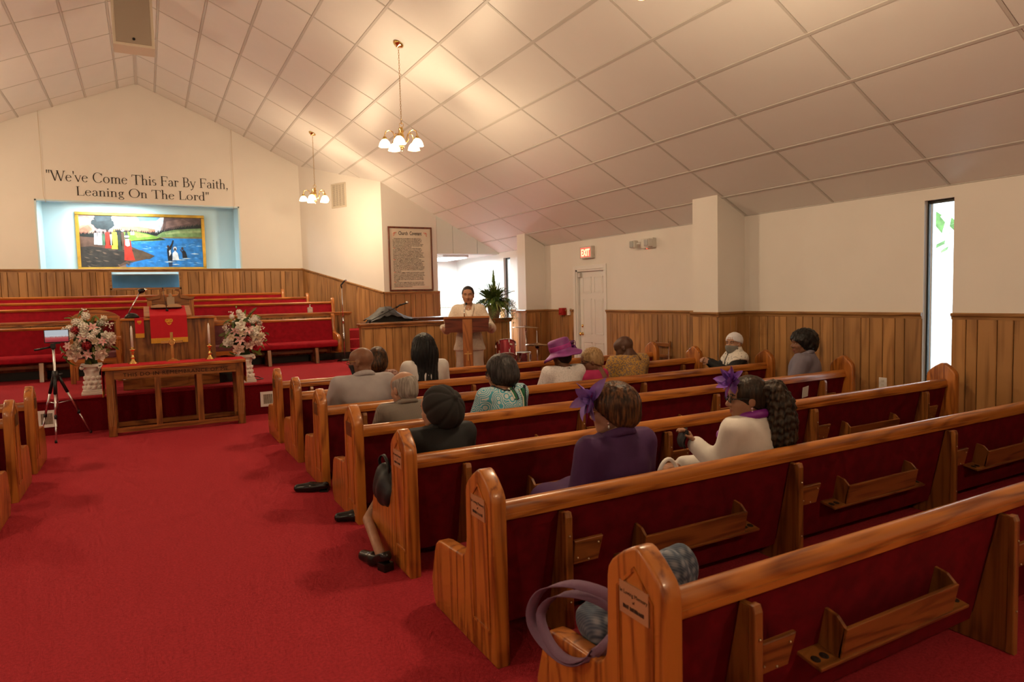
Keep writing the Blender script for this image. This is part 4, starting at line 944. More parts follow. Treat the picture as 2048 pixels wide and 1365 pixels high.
layer((188, 48, 34), [(855, 420), (885, 405), (915, 420), (924, 520), (945, 612), (848, 612), (852, 520)], 15); layer((235, 235, 230), [(866, 412), (884, 402), (902, 412), (906, 470), (884, 480), (864, 468)], 16); blob((70, 46, 38), 882, 396, 11, 13, 16.5, jag=.02); blob((235, 235, 230), 882, 384, 24, 10, 17, jag=.02)
layer((20, 24, 32), [(1252, 500), (1275, 480), (1296, 450), (1312, 412), (1322, 414), (1308, 462), (1290, 510), (1300, 610), (1256, 612)], 15); blob((60, 40, 34), 1264, 476, 11, 14, 16, jag=.02); layer((225, 230, 235), [(1270, 520), (1285, 505), (1290, 545), (1272, 570)], 16)
layer((232, 238, 242), [(1305, 540), (1330, 515), (1355, 540), (1365, 605), (1300, 612)], 15); blob((230, 236, 240), 1330, 495, 18, 20, 15, jag=.02); blob((70, 46, 38), 1330, 502, 10, 12, 16, jag=.02)
layer((18, 20, 26), [(1398, 525), (1412, 508), (1432, 525), (1446, 585), (1400, 590)], 15); blob((60, 40, 34), 1402, 494, 11, 14, 15.5, jag=.02); layer((60, 40, 34), [(1376, 503), (1384, 500), (1402, 530), (1398, 540)], 16)
for x, y, L2 in ((1215, 625, 120), (1250, 605, 190), (1390, 592, 100), (1290, 650, 80), (1480, 545, 90)): layer((205, 225, 238), [(x, y), (x+L2*.5, y-5), (x+L2, y+2), (x+L2*.5, y+6)], 14)
layer((26, 52, 84), [(1258, 615), (1300, 612), (1296, 670), (1262, 672)], 13)
q.cur = 0; q.add([(fw-.01, -.002, fw-.01), (PWD-fw+.01, -.002, fw-.01), (PWD-fw+.01, -.002, PHT-fw+.01), (fw-.01, -.002, PHT-fw+.01)], [(0, 1, 2, 3)])
o = q.obj('canvas', mats, pt)
q = MB(); q.box((0, 0, 0), (.085, .004, .05)); tag(q.obj('picture_tag', mat('pale_yellow_card', (.72, .74, .52), .7), None, (-.08, YR-.006, 3.44)), 'small yellow card on the blue wall above the painting', 'card')
# lettering ------------------------------------------------------------
class GL:
    """roman display letters drawn with thick and thin strokes; cap height 1, x-height .62"""
    def __init__(s): s.p = []
    def st(s, pts, w):
        for (x0, y0), (x1, y1) in zip(pts[:-1], pts[1:]):
            L_ = math.hypot(x1-x0, y1-y0); nx, ny = -(y1-y0)/L_*w/2, (x1-x0)/L_*w/2
            s.p.append([(x0+nx, y0+ny), (x0-nx, y0-ny), (x1-nx, y1-ny), (x1+nx, y1+ny)])
    def arc(s, cx, cy, rx, ry, a0, a1, tk=.095, tn=.03, n=14):
        for i in range(n):
            A, B = [math.radians(a0+(a1-a0)*(i+j)/n) for j in (0, 1)]
            qs = []
            for a, o in ((A, 1), (B, 1), (B, 0), (A, 0)):
                th = tn+(tk-tn)*abs(math.cos(a))**1.3; r = 0 if o else th
                qs.append((cx+(rx-r)*math.cos(a), cy+(ry-r*.8)*math.sin(a)))
            s.p.append(qs)
    def sf(s, x, y, w=.2, h=.035): s.p.append([(x-w/2, y), (x+w/2, y), (x+w/2, y+h), (x-w/2, y+h)])
def glyph(ch):
    g_ = GL(); V = .095; T_ = .038; X = .62
    if ch == 'W': g_.st([(.06, 1), (.36, 0)], V); g_.st([(.36, 0), (.60, 1)], T_); g_.st([(.55, 1), (.84, 0)], V); g_.st([(.84, 0), (1.12, 1)], T_); [g_.sf(x, .965) for x in (.06, .57, 1.12)]; w_ = 1.18
    elif ch == 'e': g_.arc(.27, .31, .26, .32, 20, 320); g_.st([(.06, .36), (.50, .40)], T_); w_ = .56
    elif ch == 'v': g_.st([(.05, X), (.27, 0)], V*.9); g_.st([(.27, 0), (.48, X)], T_); g_.sf(.05, .59, .16); g_.sf(.48, .59, .14); w_ = .54
    elif ch == 'C': g_.arc(.46, .5, .44, .52, 40, 320, .11); g_.st([(.80, .70), (.80, .95)], T_); w_ = .86
    elif ch == 'o': g_.arc(.29, .31, .28, .32, 0, 360); w_ = .62
    elif ch == 'm':
        for x in (.13, .45, .77): g_.st([(x, 0), (x, .5)], V); g_.sf(x, 0, .22)
        g_.st([(.13, .4), (.13, X)], V); g_.sf(.08, .58, .14)
        for x in (.29, .61): g_.arc(x+.02, .44, .19, .19, 0, 150, .095, .04)
        w_ = .92
    elif ch == 'n':
        for x in (.13, .46): g_.st([(x, 0), (x, .5)], V); g_.sf(x, 0, .22)
        g_.st([(.13, .4), (.13, X)], V); g_.sf(.08, .58, .14); g_.arc(.31, .44, .20, .19, 0, 150, .095, .04); w_ = .62
    elif ch == 'h':
        for x in (.13, .46): g_.st([(x, 0), (x, .5)], V); g_.sf(x, 0, .22)
        g_.st([(.13, .4), (.13, 1.04)], V); g_.sf(.08, 1.01, .15); g_.arc(.31, .44, .20, .19, 0, 150, .095, .04); w_ = .62
    elif ch == 'T': g_.st([(.40, 0), (.40, 1)], .105); g_.sf(.40, 0, .28); g_.sf(.40, .955, .76, .04); g_.st([(.03, .98), (.02, .78)], T_); g_.st([(.77, .98), (.78, .78)], T_); w_ = .82
    elif ch == 'i': g_.st([(.13, 0), (.13, X)], V); g_.sf(.13, 0, .22); g_.sf(.08, .58, .14); g_.arc(.13, .84, .065, .07, 0, 360, .065, .06); w_ = .28
    elif ch == 's': g_.arc(.20, .46, .17, .17, 40, 270, .085, .035); g_.arc(.20, .17, .19, .18, -130, 90, .095, .035); w_ = .43
    elif ch == 'F': g_.st([(.15, 0), (.15, 1)], .105); g_.sf(.15, 0, .28); g_.sf(.35, .96, .60, .04); g_.sf(.32, .5, .38, .04); g_.st([(.64, .98), (.65, .80)], T_); g_.st([(.51, .62), (.51, .42)], T_); w_ = .68
    elif ch == 'a': g_.st([(.38, .05), (.38, .45)], V); g_.arc(.23, .42, .195, .2, 0, 160, .095, .04); g_.arc(.21, .17, .19, .19, 60, 330, .09, .035); g_.st([(.38, .06), (.50, .03)], T_); w_ = .51
    elif ch == 'r': g_.st([(.13, 0), (.13, X)], V); g_.sf(.13, 0, .24); g_.sf(.08, .58, .14); g_.arc(.30, .47, .15, .15, 40, 160, .07, .05); g_.arc(.38, .53, .055, .06, 0, 360, .055, .05); w_ = .45
    elif ch == 'B': g_.st([(.15, 0), (.15, 1)], .105); g_.sf(.2, 0, .38); g_.sf(.2, .96, .38, .04); g_.sf(.25, .51, .3); g_.arc(.33, .75, .26, .25, -90, 90, .10); g_.arc(.35, .26, .31, .27, -90, 90, .11); w_ = .70
    elif ch == 'y': g_.st([(.05, X), (.27, 0)], V*.9); g_.st([(.48, X), (.27, 0), (.18, -.22), (.07, -.27)], T_); g_.sf(.05, .59, .16); g_.sf(.48, .59, .14); g_.arc(.07, -.25, .05, .05, 0, 360, .05, .045); w_ = .54
    elif ch == 't': g_.st([(.15, .08), (.15, .80)], V); g_.sf(.18, .58, .32, .04); g_.arc(.26, .12, .155, .13, 180, 300, .09, .04); w_ = .36
    elif ch == 'L': g_.st([(.15, 0), (.15, 1)], .105); g_.sf(.15, .965, .28); g_.sf(.34, 0, .58, .04); g_.st([(.62, 0), (.65, .22)], T_); w_ = .68
    elif ch == 'g': g_.arc(.25, .42, .19, .2, 0, 360, .085, .035); g_.arc(.27, -.13, .24, .15, 0, 360, .075, .035); g_.st([(.14, .26), (.10, .12), (.40, .03)], .06); g_.st([(.38, .56), (.52, .60)], T_*1.4); w_ = .54
    elif ch == 'O': g_.arc(.50, .5, .48, .52, 0, 360, .115); w_ = 1.0
    elif ch == 'd': g_.st([(.46, 0), (.46, 1.04)], V); g_.sf(.41, 1.01, .15); g_.sf(.51, 0, .12); g_.arc(.28, .31, .26, .32, 30, 330); w_ = .62
    elif ch == '"':
        for x in (.08, .26): g_.p.append([(x-.045, 1.02), (x+.045, 1.02), (x+.02, .70), (x-.02, .70)])
        w_ = .34
    elif ch == "'": g_.p.append([(.035, 1.02), (.125, 1.02), (.10, .70), (.06, .70)]); w_ = .16
    elif ch == ',': g_.arc(.10, .06, .065, .07, 0, 360, .065, .06); g_.st([(.15, .05), (.06, -.18)], .04); w_ = .22
    else: w_ = .30
    return g_.p, w_
sg = thing('wall_lettering', 'black serif wall lettering of a faith motto above the baptistry', 'lettering', (0, YF-.003, 0))
LB = mat('black_vinyl_letter', (.012, .009, .007), .5)
def write(s, x0, x1, zb, cap):
    tot = sum(glyph(c)[1]+.03 for c in s); k = (x1-x0)/tot; x = x0
    for c in s:
        P, w_ = glyph(c)
        if P:
            q = MB(); sx = k; sy = cap
            for poly in P:
                n = len(poly); vs = [(px_*sx, 0, py_*sy) for px_, py_ in poly]+[(px_*sx, -.004, py_*sy) for px_, py_ in poly]
                q.add(vs, [list(range(n, 2*n)), list(range(n))[::-1]]+[(i, (i+1) % n, (i+1) % n+n, i+n) for i in range(n)])
            q.obj('letter', LB, sg, (x, 0, zb))
        x += (w_+.03)*k
write('"We\'ve Come This Far By Faith,', -1.50, 1.625, 3.86, .19); write('Leaning On The Lord"', -1.045, 1.255, 3.605, .17)
for i, (x, zt) in enumerate(((-1.555, zc(-1.555)), (1.725, zc(1.725)))):
    q = MB(); q.tube([(x, YF-.05, zt-.005), (x+.004*(-1)**i, YF-.05, 4.4), (x, YF-.05, 3.56), (x+.03*(-1)**i, YF-.045, 3.45)], .0035, 5); tag(q.obj('hanging_cord', mat('pale_cord', (.62, .5, .34), .7)), 'thin pale cord hanging from the ceiling to the baptistry %s corner' % ('left', 'right')[i], 'cord')
# ================================================================== covenant board, signs and fixtures
cv = thing('church_covenant_board', 'framed church covenant text on the wall beside the alcove', 'framed text', (4.255, YC-.035, 1.655)); CWD, CHT = .93, 1.285
FRM = wood('mahogany_frame', 2, (.16, .045, .018), (.07, .016, .006), rough=.3)
for lo_, hi_ in (((0, -.0, 0), (CWD, .03, .035)), ((0, 0, CHT-.035), (CWD, .03, CHT)), ((0, 0, .035), (.035, .03, CHT-.035)), ((CWD-.035, 0, .035), (CWD, .03, CHT-.035))):
    q = MB(); q.box(lo_, hi_, c=.008); q.obj('frame_side', FRM, cv)
q = MB(); q.box((.03, .012, .03), (CWD-.03, .02, CHT-.03)); q.obj('sheet', mat('cream_sheet', (.68, .60, .48), .7, var=.04, vscale=3), cv)
INK2 = mat('grey_ink', (.055, .05, .045), .7); RINK = mat('red_ink', (.62, .14, .09), .7)
TX = Matrix.Rotation(PI/2, 4, 'X')
text_mesh('Church  Covenant', .105, INK2, 'heading', cv, Matrix.Translation((CWD/2, .011, CHT-.165)) @ TX, ext=.0005, bold=.002, width=.62)
body = ["   Having been led, as we believe by the Spirit of God,", "to receive the Lord Jesus Christ as our Saviour and, on", "the profession of our faith, having been baptized in the", "name of the Father, and of the Son, and of the Holy", "Spirit, we do now, in the presence of God and this assem-", "bly, most solemnly and joyfully enter into covenant with", "one another as one body in Christ.", "   We engage, therefore, by the aid of the Holy Spirit", "to walk together in Christian love; to strive for the ad-", "vancement of this church in knowledge, holiness, and", "comfort; to promote its prosperity and spirituality; to sus-", "tain its worship, ordinances, discipline, and doctrines; to", "contribute cheerfully and regularly to the support of the", "ministry, the expenses of the church, the relief of the poor,", "and the spread of the gospel through all nations.", "   We also engage to maintain family and secret devo-", "tions; to religiously educate our children; to seek the salva-", "tion of our kindred and acquaintances; to walk circum-", "spectly in the world; to be just in our dealings, faithful in", "our engagements, and exemplary in our deportment; to", "avoid all tattling, backbiting, and excessive anger; to abstain", "from the sale of, and use of, intoxicating drinks as a bever-", "age; to be zealous in our efforts to advance the kingdom", "of our Saviour.", "   We further engage to watch over one another in broth-", "erly love; to remember one another in prayer; to aid one", "another in sickness and distress; to cultivate Christian sym-", "pathy in feeling and Christian courtesy in speech; to be", "slow to take offense, but always ready for reconciliation", "and mindful of the rules of our Saviour to secure it with-", "out delay.", "   We moreover engage that when we remove from this", "place we will, as soon as possible, unite with some other", "church where we can carry out the spirit of this covenant", "and the principles of God's Word."]
dz = (CHT-.30)/len(body)
stuff(text_mesh('\n'.join(body), .0275, INK2, 'body_text', cv, Matrix.Translation((.095, .011, CHT-.245)) @ TX, align='LEFT', ext=.0004, line=dz/.0275, width=1.0, bold=.0007))
for i in (7, 15, 24, 31): text_mesh('W', .032, RINK, 'red_initial', cv, Matrix.Translation((.102, .010, CHT-.245-dz*i)) @ TX, align='LEFT', ext=.0005, bold=.001)
for sx in (0, 1):
    q = MB(); bx = .13 if not sx else CWD-.13; sg_ = 1 if not sx else -1
    q.tube([(bx+sg_*.05, .0105, CHT-.115), (bx, .0105, CHT-.12), (bx-sg_*.02, .0105, CHT-.14), (bx-sg_*.005, .0105, CHT-.165), (bx-sg_*.015, .0105, CHT-.19)], .006, 5); q.tube([(bx-.0, .0105, CHT-.12), (bx+sg_*.02, .0105, CHT-.15)], .006, 5); q.obj('red_flourish', RINK, cv)
q = MB(); q.box((.11, .0105, .072), (CWD-.10, .012, .076)); q.obj('rule_line', RINK, cv)
# exit sign on the right wall
ex = thing('exit_sign', 'lit red EXIT sign above the white door', 'sign', (XR, 9.34, 2.115))
q = MB(); q.box((-.075, 0, 0), (0, .345, .205), c=.008); q.obj('housing', mat('beige_housing', (.62, .56, .50), .5), ex)
q = MB(); q.box((-.078, .03, .022), (-.074, .315, .183)); q.obj('face', mat('exit_face_red', (.7, .1, .08), .5, emit=(1, .18, .12), estr=.9), ex)
MXT = Matrix.Translation((-.079, .1725, .042)) @ Matrix.Rotation(-PI/2, 4, 'Z') @ Matrix.Rotation(PI/2, 4, 'X')
text_mesh('EXIT', .165, mat('exit_letter_lit', (1, .6, .4), .5, emit=(1, .50, .28), estr=2.2), 'letters', ex, MXT, ext=.001, bold=.004, width=.74)
em = thing('emergency_light', 'white twin-head emergency light on the right wall', 'light', (XR, 7.76, 2.17))
q = MB(); q.box((-.07, .02, .0), (0, .30, .15), c=.012); q.obj('case', mat('off_white_case', (.72, .69, .64), .45), em)
for y in (.02, .36):
    q = MB(); q.box((-.15, y, .015), (-.06, y+.11, .135), c=.02); h_ = q.obj('lamp_head', mat('off_white_case', (0, 0, 0)), em)
    q = MB(); q.box((-.158, y+.012, .027), (-.148, y+.098, .123), c=.004); q.obj('lens', mat('frosted_lens', (.8, .78, .74), .12, trans=.5), h_)
q = MB(); q.tube([(-.05, .30, .08), (-.09, .38, .08)], .018, 8); q.obj('swivel', mat('off_white_case', (0, 0, 0)), em)
q = MB(); q.ball((-.03, .20, -.003), .007, 6); q.obj('status_led', mat('red_led', (1, .1, .05), .4, emit=(1, .1, .05), estr=6), em)
fp = thing('fire_alarm_pull', 'red fire alarm pull station left of the door', 'alarm', (XR-.045, 10.25, 1.13))
q = MB(); q.box((-.05, 0, 0), (.045, .12, .13), c=.006); q.obj('box', mat('alarm_red', (.38, .012, .012), .4), fp); q = MB(); q.box((-.062, .02, .03), (-.05, .10, .06), c=.004); q.obj('handle', mat('alarm_red', (0, 0, 0)), fp)
sw = thing('light_switch', 'white light switch plate beside the white door', 'switch', (XR-.024, 10.09, 1.13))
q = MB(); q.box((-.02, 0, 0), (.024, .08, .125), c=.004); q.obj('plate', WHITE, sw); q = MB(); q.box((-.03, .03, .05), (-.02, .05, .078)); q.obj('toggle', WHITE, sw)
ol = thing('wall_outlet', 'white electrical outlet low on the wainscot near the slit window', 'outlet', (XR-.016, 4.20, .43))
q = MB(); q.box((-.006, 0, 0), (0, .085, .12), c=.003); q.obj('plate', WHITE, ol)
for z in (.03, .075):
    q = MB(); q.box((-.009, .025, z), (-.006, .06, z+.024), c=.003); q.obj('socket', mat('ivory', (.7, .68, .62), .5), ol)
# wall vent on the angled wall
vd = Vector((CX-AX, YC-AY)).normalized(); va = math.atan2(vd.y, vd.x)
v0 = Vector((3.50, 14.135)); v0 = Vector((AX, AY))+vd*((v0-Vector((AX, AY))).dot(vd))
vt = thing('wall_vent', 'beige louvred air vent high on the angled front wall', 'vent', (v0.x, v0.y, 3.415), va)
VM = mat('beige_vent', (.60, .53, .43), .5); VD = mat('vent_dark', (.20, .17, .13), .8)
for lo_, hi_ in (((0, -.02, 0), (.44, 0, .03)), ((0, -.02, .47), (.44, 0, .50)), ((0, -.02, .03), (.03, 0, .47)), ((.41, -.02, .03), (.44, 0, .47)), ((.12, -.015, .03), (.13, 0, .47)), ((.215, -.015, .03), (.225, 0, .47)), ((.31, -.015, .03), (.32, 0, .47))):
    q = MB(); q.box(lo_, hi_, c=.002); q.obj('vent_frame', VM, vt)
q = MB(); q.box((.03, -.004, .03), (.41, -.001, .47)); q.obj('backing', VD, vt)
q = MB()
for k in range(22): q.box((.03, -.013, .032+k*.02), (.41, -.004, .044+k*.02))
stuff(q.obj('louvres', VM, vt))
for i, (x, z, lb) in enumerate(((1.275, .10, 'white floor-level vent in the platform front right of the table'), (-1.19, .10, 'white floor-level vent in the platform front behind the tripod'))):
    t = thing('platform_vent', lb, 'vent', (x, 9.44, z), 0, 'vents in the platform front')
    for lo_, hi_ in (((0, -.012, 0), (.19, 0, .035)), ((0, -.012, .165), (.19, 0, .20)), ((0, -.012, .035), (.035, 0, .165)), ((.155, -.012, .035), (.19, 0, .165))):
        q = MB(); q.box(lo_, hi_); q.obj('vent_frame', WHITE, t)
    q = MB(); q.box((.035, -.002, .035), (.155, 0, .165)); q.obj('backing', BLACK, t)
    for k in range(9): q = MB(); q.box((.037+k*.0135, -.010, .035), (.043+k*.0135, -.001, .165)); q.obj('louvre', VM, t)
# ceiling loudspeaker at the ridge
sp = thing('ceiling_loudspeaker', 'large beige loudspeaker hung from the ceiling ridge', 'speaker', (.045, 10.0, 4.84))
Ms = Tm(0, 0, 0, rx=math.radians(-6))
q = MB(); q.box((-.235, 0, -.02), (.235, .26, .84), Ms, c=.01); q.obj('cabinet', mat('cream_cabinet', (.66, .58, .46), .6), sp)
q = MB(); q.box((-.20, -.012, .012), (.20, .002, .80), Ms, c=.006); q.obj('grille', mat('tan_grille', (.40, .33, .26), .8, bump=.4, bscale=500), sp)
q = MB(); q.lathe([(0, 0), (.017, 0), (.017, .012), (.010, .018), (0, .018)], 14, Ms @ Tm(.0, -.012, .065, rx=PI/2)); q.obj('badge', BLACK, sp)
for sx in (-.2, .2):
    q = MB(); q.tube([Ms @ Vector((sx, .13, .84)), (sx, .2, zc(.045+sx)-4.84)], .006, 5); q.obj('hanger_cable', STEEL, sp)
# ================================================================== phone on tripod
t = thing('camera_tripod', 'silver tripod standing in the aisle before the platform', 'tripod', (-.945, 9.05, 0))
hub = .74
for i, (fx, fy) in enumerate(((-.015, -.19), (.285, .27), (-.20, .16))):
    n = Vector((fx, fy, 0)); top = Vector((fx*.08, fy*.08, hub)); pts = [top.lerp(n, u) for u in (0, .28, .62, 1)]
    q = MB(); q.tube([pts[0], pts[1]], .017, 8); lg = q.obj('leg', BLACK, t)
    q = MB(); q.tube([pts[1], pts[2]], .012, 8); q.obj('leg_tube', STEEL, lg); q = MB(); q.tube([pts[2], pts[3]], .009, 8); q.obj('leg_tube', STEEL, lg)
    q = MB(); q.tube([pts[2]+Vector((0, 0, .02)), pts[2]-Vector((0, 0, .02))], .015, 8); q.obj('leg_clamp', BLACK, lg); q = MB(); q.tube([n+Vector((0, 0, .03)), n], .013, 8); q.obj('foot', BLACK, lg)
    b3 = pts[0].lerp(pts[3], .42); q = MB(); q.tube([(0, 0, hub*.57), b3], .006, 6); q.obj('brace', STEEL, t)
q = MB(); q.tube([(0, 0, .36), (0, 0, 1.06)], .013, 10); q.obj('centre_column', STEEL, t)
q = MB(); q.lathe([(0, hub-.06), (.03, hub-.06), (.035, hub), (.025, hub+.05), (0, hub+.05)], 12); q.tube([(.03, 0, hub), (.07, 0, hub+.01)], .012, 8); q.obj('collar', BLACK, t)
q = MB(); q.box((-.025, -.025, 1.04), (.025, .025, 1.10), c=.008); q.tube([(-.02, 0, 1.06), (-.17, -.05, 1.035)], [.01, .012], 8); q.obj('pan_head', BLACK, t)
ph = thing('phone', 'smartphone on the tripod showing a live view of the aisle', 'phone', (-.905, 9.05, 1.105), math.radians(2))
q = MB(); q.box((-.118, -.006, 0), (.118, .006, .148), c=.005); q.obj('body', BLACK, ph)
q = MB(); q.box((-.11, -.0075, .012), (.11, -.006, .142))
mp = bpy.data.materials.new('phone_screen_image'); mp.use_nodes = True; nt = mp.node_tree; bb = nt.nodes['Principled BSDF']
tc = nt.nodes.new('ShaderNodeTexCoord'); sx_ = nt.nodes.new('ShaderNodeSeparateXYZ'); nt.links.new(tc.outputs['Generated'], sx_.inputs[0])
nz = nt.nodes.new('ShaderNodeTexNoise'); nz.inputs['Scale'].default_value = 14; nt.links.new(tc.outputs['Generated'], nz.inputs['Vector'])
ma = nt.nodes.new('ShaderNodeMath'); ma.operation = 'MULTIPLY_ADD'; ma.inputs[1].default_value = .25; nt.links.new(nz.outputs['Fac'], ma.inputs[0]); nt.links.new(sx_.outputs['Z'], ma.inputs[2])
rp = nt.nodes.new('ShaderNodeValToRGB'); el = rp.color_ramp.elements; el[0].color = (.5, .02, .05, 1); el[0].position = .2; el[1].color = (.75, .82, .9, 1); el[1].position = .72
e_ = el.new(.48); e_.color = (.75, .12, .12, 1); e_ = el.new(.56); e_.color = (.6, .4, .4, 1); e_ = el.new(.62); e_.color = (.9, .9, .95, 1)
nt.links.new(ma.outputs[0], rp.inputs['Fac']); nt.links.new(rp.outputs['Color'], bb.inputs['Emission Color']); bb.inputs['Emission Strength'].default_value = .6; bb.inputs['Base Color'].default_value = (.02, .02, .02, 1)
q.obj('screen', mp, ph)
q = MB(); q.box((-.03, -.012, -.012), (.03, .012, .004)); q.obj('clamp', BLACK, ph)
# ================================================================== microphones, organ, lectern
def mic(q, M): q.lathe([(0, 0), (.010, 0), (.013, .10), (.016, .115), (0, .116)], 10, M)
t = thing('microphone_stand', 'tall chrome microphone stand on the platform beside the choir rail', 'microphone stand', (3.045, 11.83, PZ))
q = MB(); q.lathe([(0, 0), (.13, 0), (.125, .02), (.03, .035), (0, .035)], 20); q.obj('base', BLACK, t)
q = MB(); q.tube([(0, 0, .03), (0, 0, .72)], .010, 8); q.tube([(0, 0, .66), (0, 0, .76)], .015, 8); q.obj('lower_pole', CHROME, t); q = MB(); q.tube([(0, 0, .72), (0, 0, 1.30)], .0075, 8); q.obj('upper_pole', CHROME, t)
q = MB(); q.tube([(0, 0, 1.29), (-.01, 0, 1.34), (.02, 0, 1.37)], .012, 8); q.obj('clip', BLACK, t)
q = MB(); mic(q, Tm(-.02, 0, 1.335, ry=.75)); q.obj('microphone_body', BLACK, t); q = MB(); q.ball((.073, 0, 1.425), .024, 10); q.obj('microphone_grille', STEEL, t)
q = MB(); q.tube([(-.025, 0, 1.33), (-.05, .02, 1.2), (-.03, .02, .9), (-.02, .02, .4), (.06, .05, .05), (.1, -.05, .01)], .003, 5); q.obj('cable', BLACK, t)
t = thing('boom_microphone_stand', 'black boom microphone over the covered organ', 'microphone stand', (3.09, 10.35, PZ))
q = MB(); q.lathe([(0, 0), (.12, 0), (.115, .02), (.02, .03), (0, .03)], 16); q.obj('base', BLACK, t)
q = MB(); q.tube([(0, 0, .02), (0, 0, .70)], .010, 8); q.obj('pole', BLACK, t)
q = MB(); q.lathe([(0, -.03), (.022, -.025), (.022, .025), (0, .03)], 10, Tm(0, 0, .73)); q.obj('joint', BLACK, t)
q = MB(); q.tube([(-.17, 0, .655), (0, 0, .735), (.50, 0, .965)], .007, 8); q.obj('boom', BLACK, t)
q = MB(); mic(q, Tm(.50, 0, .965, ry=1.25)); q.tube([(.44, 0, .93), (.52, 0, .985)], .013, 8); q.obj('microphone_body', BLACK, t); q = MB(); q.ball((.625, 0, 1.01), .024, 10); q.obj('microphone_grille', STEEL, t)
t = thing('organ', 'dark wooden organ behind the panelled screen', 'organ', (3.15, 10.45, PZ))
q = MB(); q.box((.0, .0, 0), (1.75, .55, .66), c=.01); q.obj('case', DOAK[0], t); q = MB(); q.box((-.03, -.02, .66), (1.78, .58, .70), c=.01); q.obj('lid', DOAK[0], t)
q = MB(); q.box((.72, .05, .70), (1.75, .5, .75), c=.01); q.obj('music_shelf', wood('organ_mahogany', 0, (.13, .035, .015), (.06, .015, .006)), t)
t = thing('organ_cover', 'crumpled dark grey dust cover draped over a peaked shape on the organ', 'cover', (3.15, 10.45, PZ+.70))
q = MB(); nx_, ny_ = 26, 12; hp = [(0, .05), (.1, .12), (.22, .22), (.30, .262), (.40, .235), (.52, .15), (.66, .075), (.80, .05), (.95, .0)]
vs = []; fs = []; rr = random.Random(4)
for i in range(nx_+1):
    x = .95*i/nx_; hh = float(np.interp(x, [a for a, b in hp], [b for a, b in hp]))
    for j in range(ny_+1):
        v = j/ny_; yy = .02+.50*v; z = hh*math.sin(PI*(.08+.84*v))**.6+rr.uniform(-.008, .008)+.012*math.sin(x*40+v*9)*min(1, hh*6); vs.append((x, yy, max(.004, z)))
for i in range(nx_):
    for j in range(ny_): a = i*(ny_+1)+j; fs.append((a, a+ny_+1, a+ny_+2, a+1))
q.add(vs, fs); q.obj('fabric', mat('dark_grey_cover', (.055, .052, .056), .6, bump=.3, bscale=14), t, smooth=True)
q = MB(); q.prism([(.02, 0), (.9, 0), (.55, .08), (.32, .20), (.2, .17), (.08, .06)], 1, .12, .42); q.obj('hidden_stand', BLACK, t)
# lectern
LX, LY, LR = 3.99, 8.66, math.radians(-25)
t = thing('lectern', 'small dark wood lectern on a pine post in front of the speaker', 'lectern', (LX, LY, 0), LR)
MAH = wood('lectern_mahogany', 0, (.13, .026, .012), (.065, .012, .006), rough=.25)
q = MB(); q.box((-.25, -.16, 0), (.25, .22, .04), c=.008); q.obj('base', OAK[0], t)
q = MB(); q.box((-.062, -.05, .04), (.078, .06, 1.19), c=.006); q.obj('post', wood('lectern_pine', 2, (.36, .12, .03), (.20, .06, .015)), t)
for xa_, xb_ in ((-.31, -.06), (.076, .31)):
    q = MB(); q.box((xa_, -.045, 1.005), (xb_, -.02, 1.20), c=.003); q.obj('front_board', MAH, t)
q = MB(); q.prism([(-.055, 1.20), (-.055, 1.228), (.30, 1.145), (.30, 1.115)], 0, -.325, .325, c=.003); q.obj('reading_top', OAK[0], t)
q = MB()
for k in range(40): q.box((-.320+k*.016, -.060, 1.203), (-.311+k*.016, -.054, 1.226))
stuff(q.obj('dentil_edge', OAK[0], t))
for sx in (-.302, .302): q = MB(); q.prism([(-.04, 1.005), (-.04, 1.20), (.28, 1.12), (.20, 1.02)], 0, sx-.008, sx+.008); q.obj('side_board', MAH, t)
q = MB(); q.box((.0, -.056, .60), (.014, -.05, .735)); q.box((-.045, -.056, .69), (.059, -.05, .704)); q.obj('inlaid_cross', mat('light_oak_inlay', (.55, .30, .09), .4), t)
t = thing('lectern_microphone', 'silver gooseneck microphone clipped to the lectern', 'microphone', (LX-.03*math.cos(LR)-.05*math.sin(LR), LY-.03*math.sin(LR)+.05*math.cos(LR), 1.205), LR)
q = MB(); q.lathe([(0, 0), (.02, 0), (.018, .02), (0, .022)], 12); q.obj('base', BLACK, t); q = MB(); q.tube([(0, 0, .02), (0, 0, .08), (.006, .02, .14), (.03, .06, .19)], [.009, .009, .008, .008], 8); q.obj('neck', CHROME, t)
q = MB(); q.lathe([(0, 0), (.014, .005), (.016, .03), (0, .045)], 10, Tm(.03, .06, .185, rx=-.7)); q.obj('capsule', BLACK, t)
# ================================================================== drums
def hoop(q, r, z, M, th=.008): q.tube([M @ Vector((r*math.cos(a*PI/14), r*math.sin(a*PI/14), z)) for a in range(28)], th, 6, closed=True)
DY = 9.42
t = thing('floor_tom', 'tilted sparkling red tom drum beside the speaker', 'drum', (5.0, DY, 0))
Md = Tm(.02, 0, .635) @ Matrix.Rotation(math.radians(14), 4, 'Y') @ Matrix.Rotation(math.radians(-27), 4, 'X') ; R_ = .155; h_ = .122
q = MB(); q.lathe([(R_, -h_), (R_, h_)], 28, Md, cap=False); q.obj('shell', mat('red_sparkle_shell', (.30, .004, .018), .18, .35, coat=.6), t)
q = MB(); q.lathe([(0, h_), (R_, h_), (R_, h_+.004), (0, h_+.004)], 28, Md); q.obj('top_head', mat('drum_head_white', (.72, .68, .6), .5), t); q = MB(); q.lathe([(0, -h_-.004), (R_, -h_-.004), (R_, -h_), (0, -h_)], 28, Md); q.obj('bottom_head', mat('drum_head_tan', (.48, .36, .27), .5), t)
for z in (-h_, h_): q = MB(); hoop(q, R_+.006, z, Md, .010); q.obj('hoop', CHROME, t)
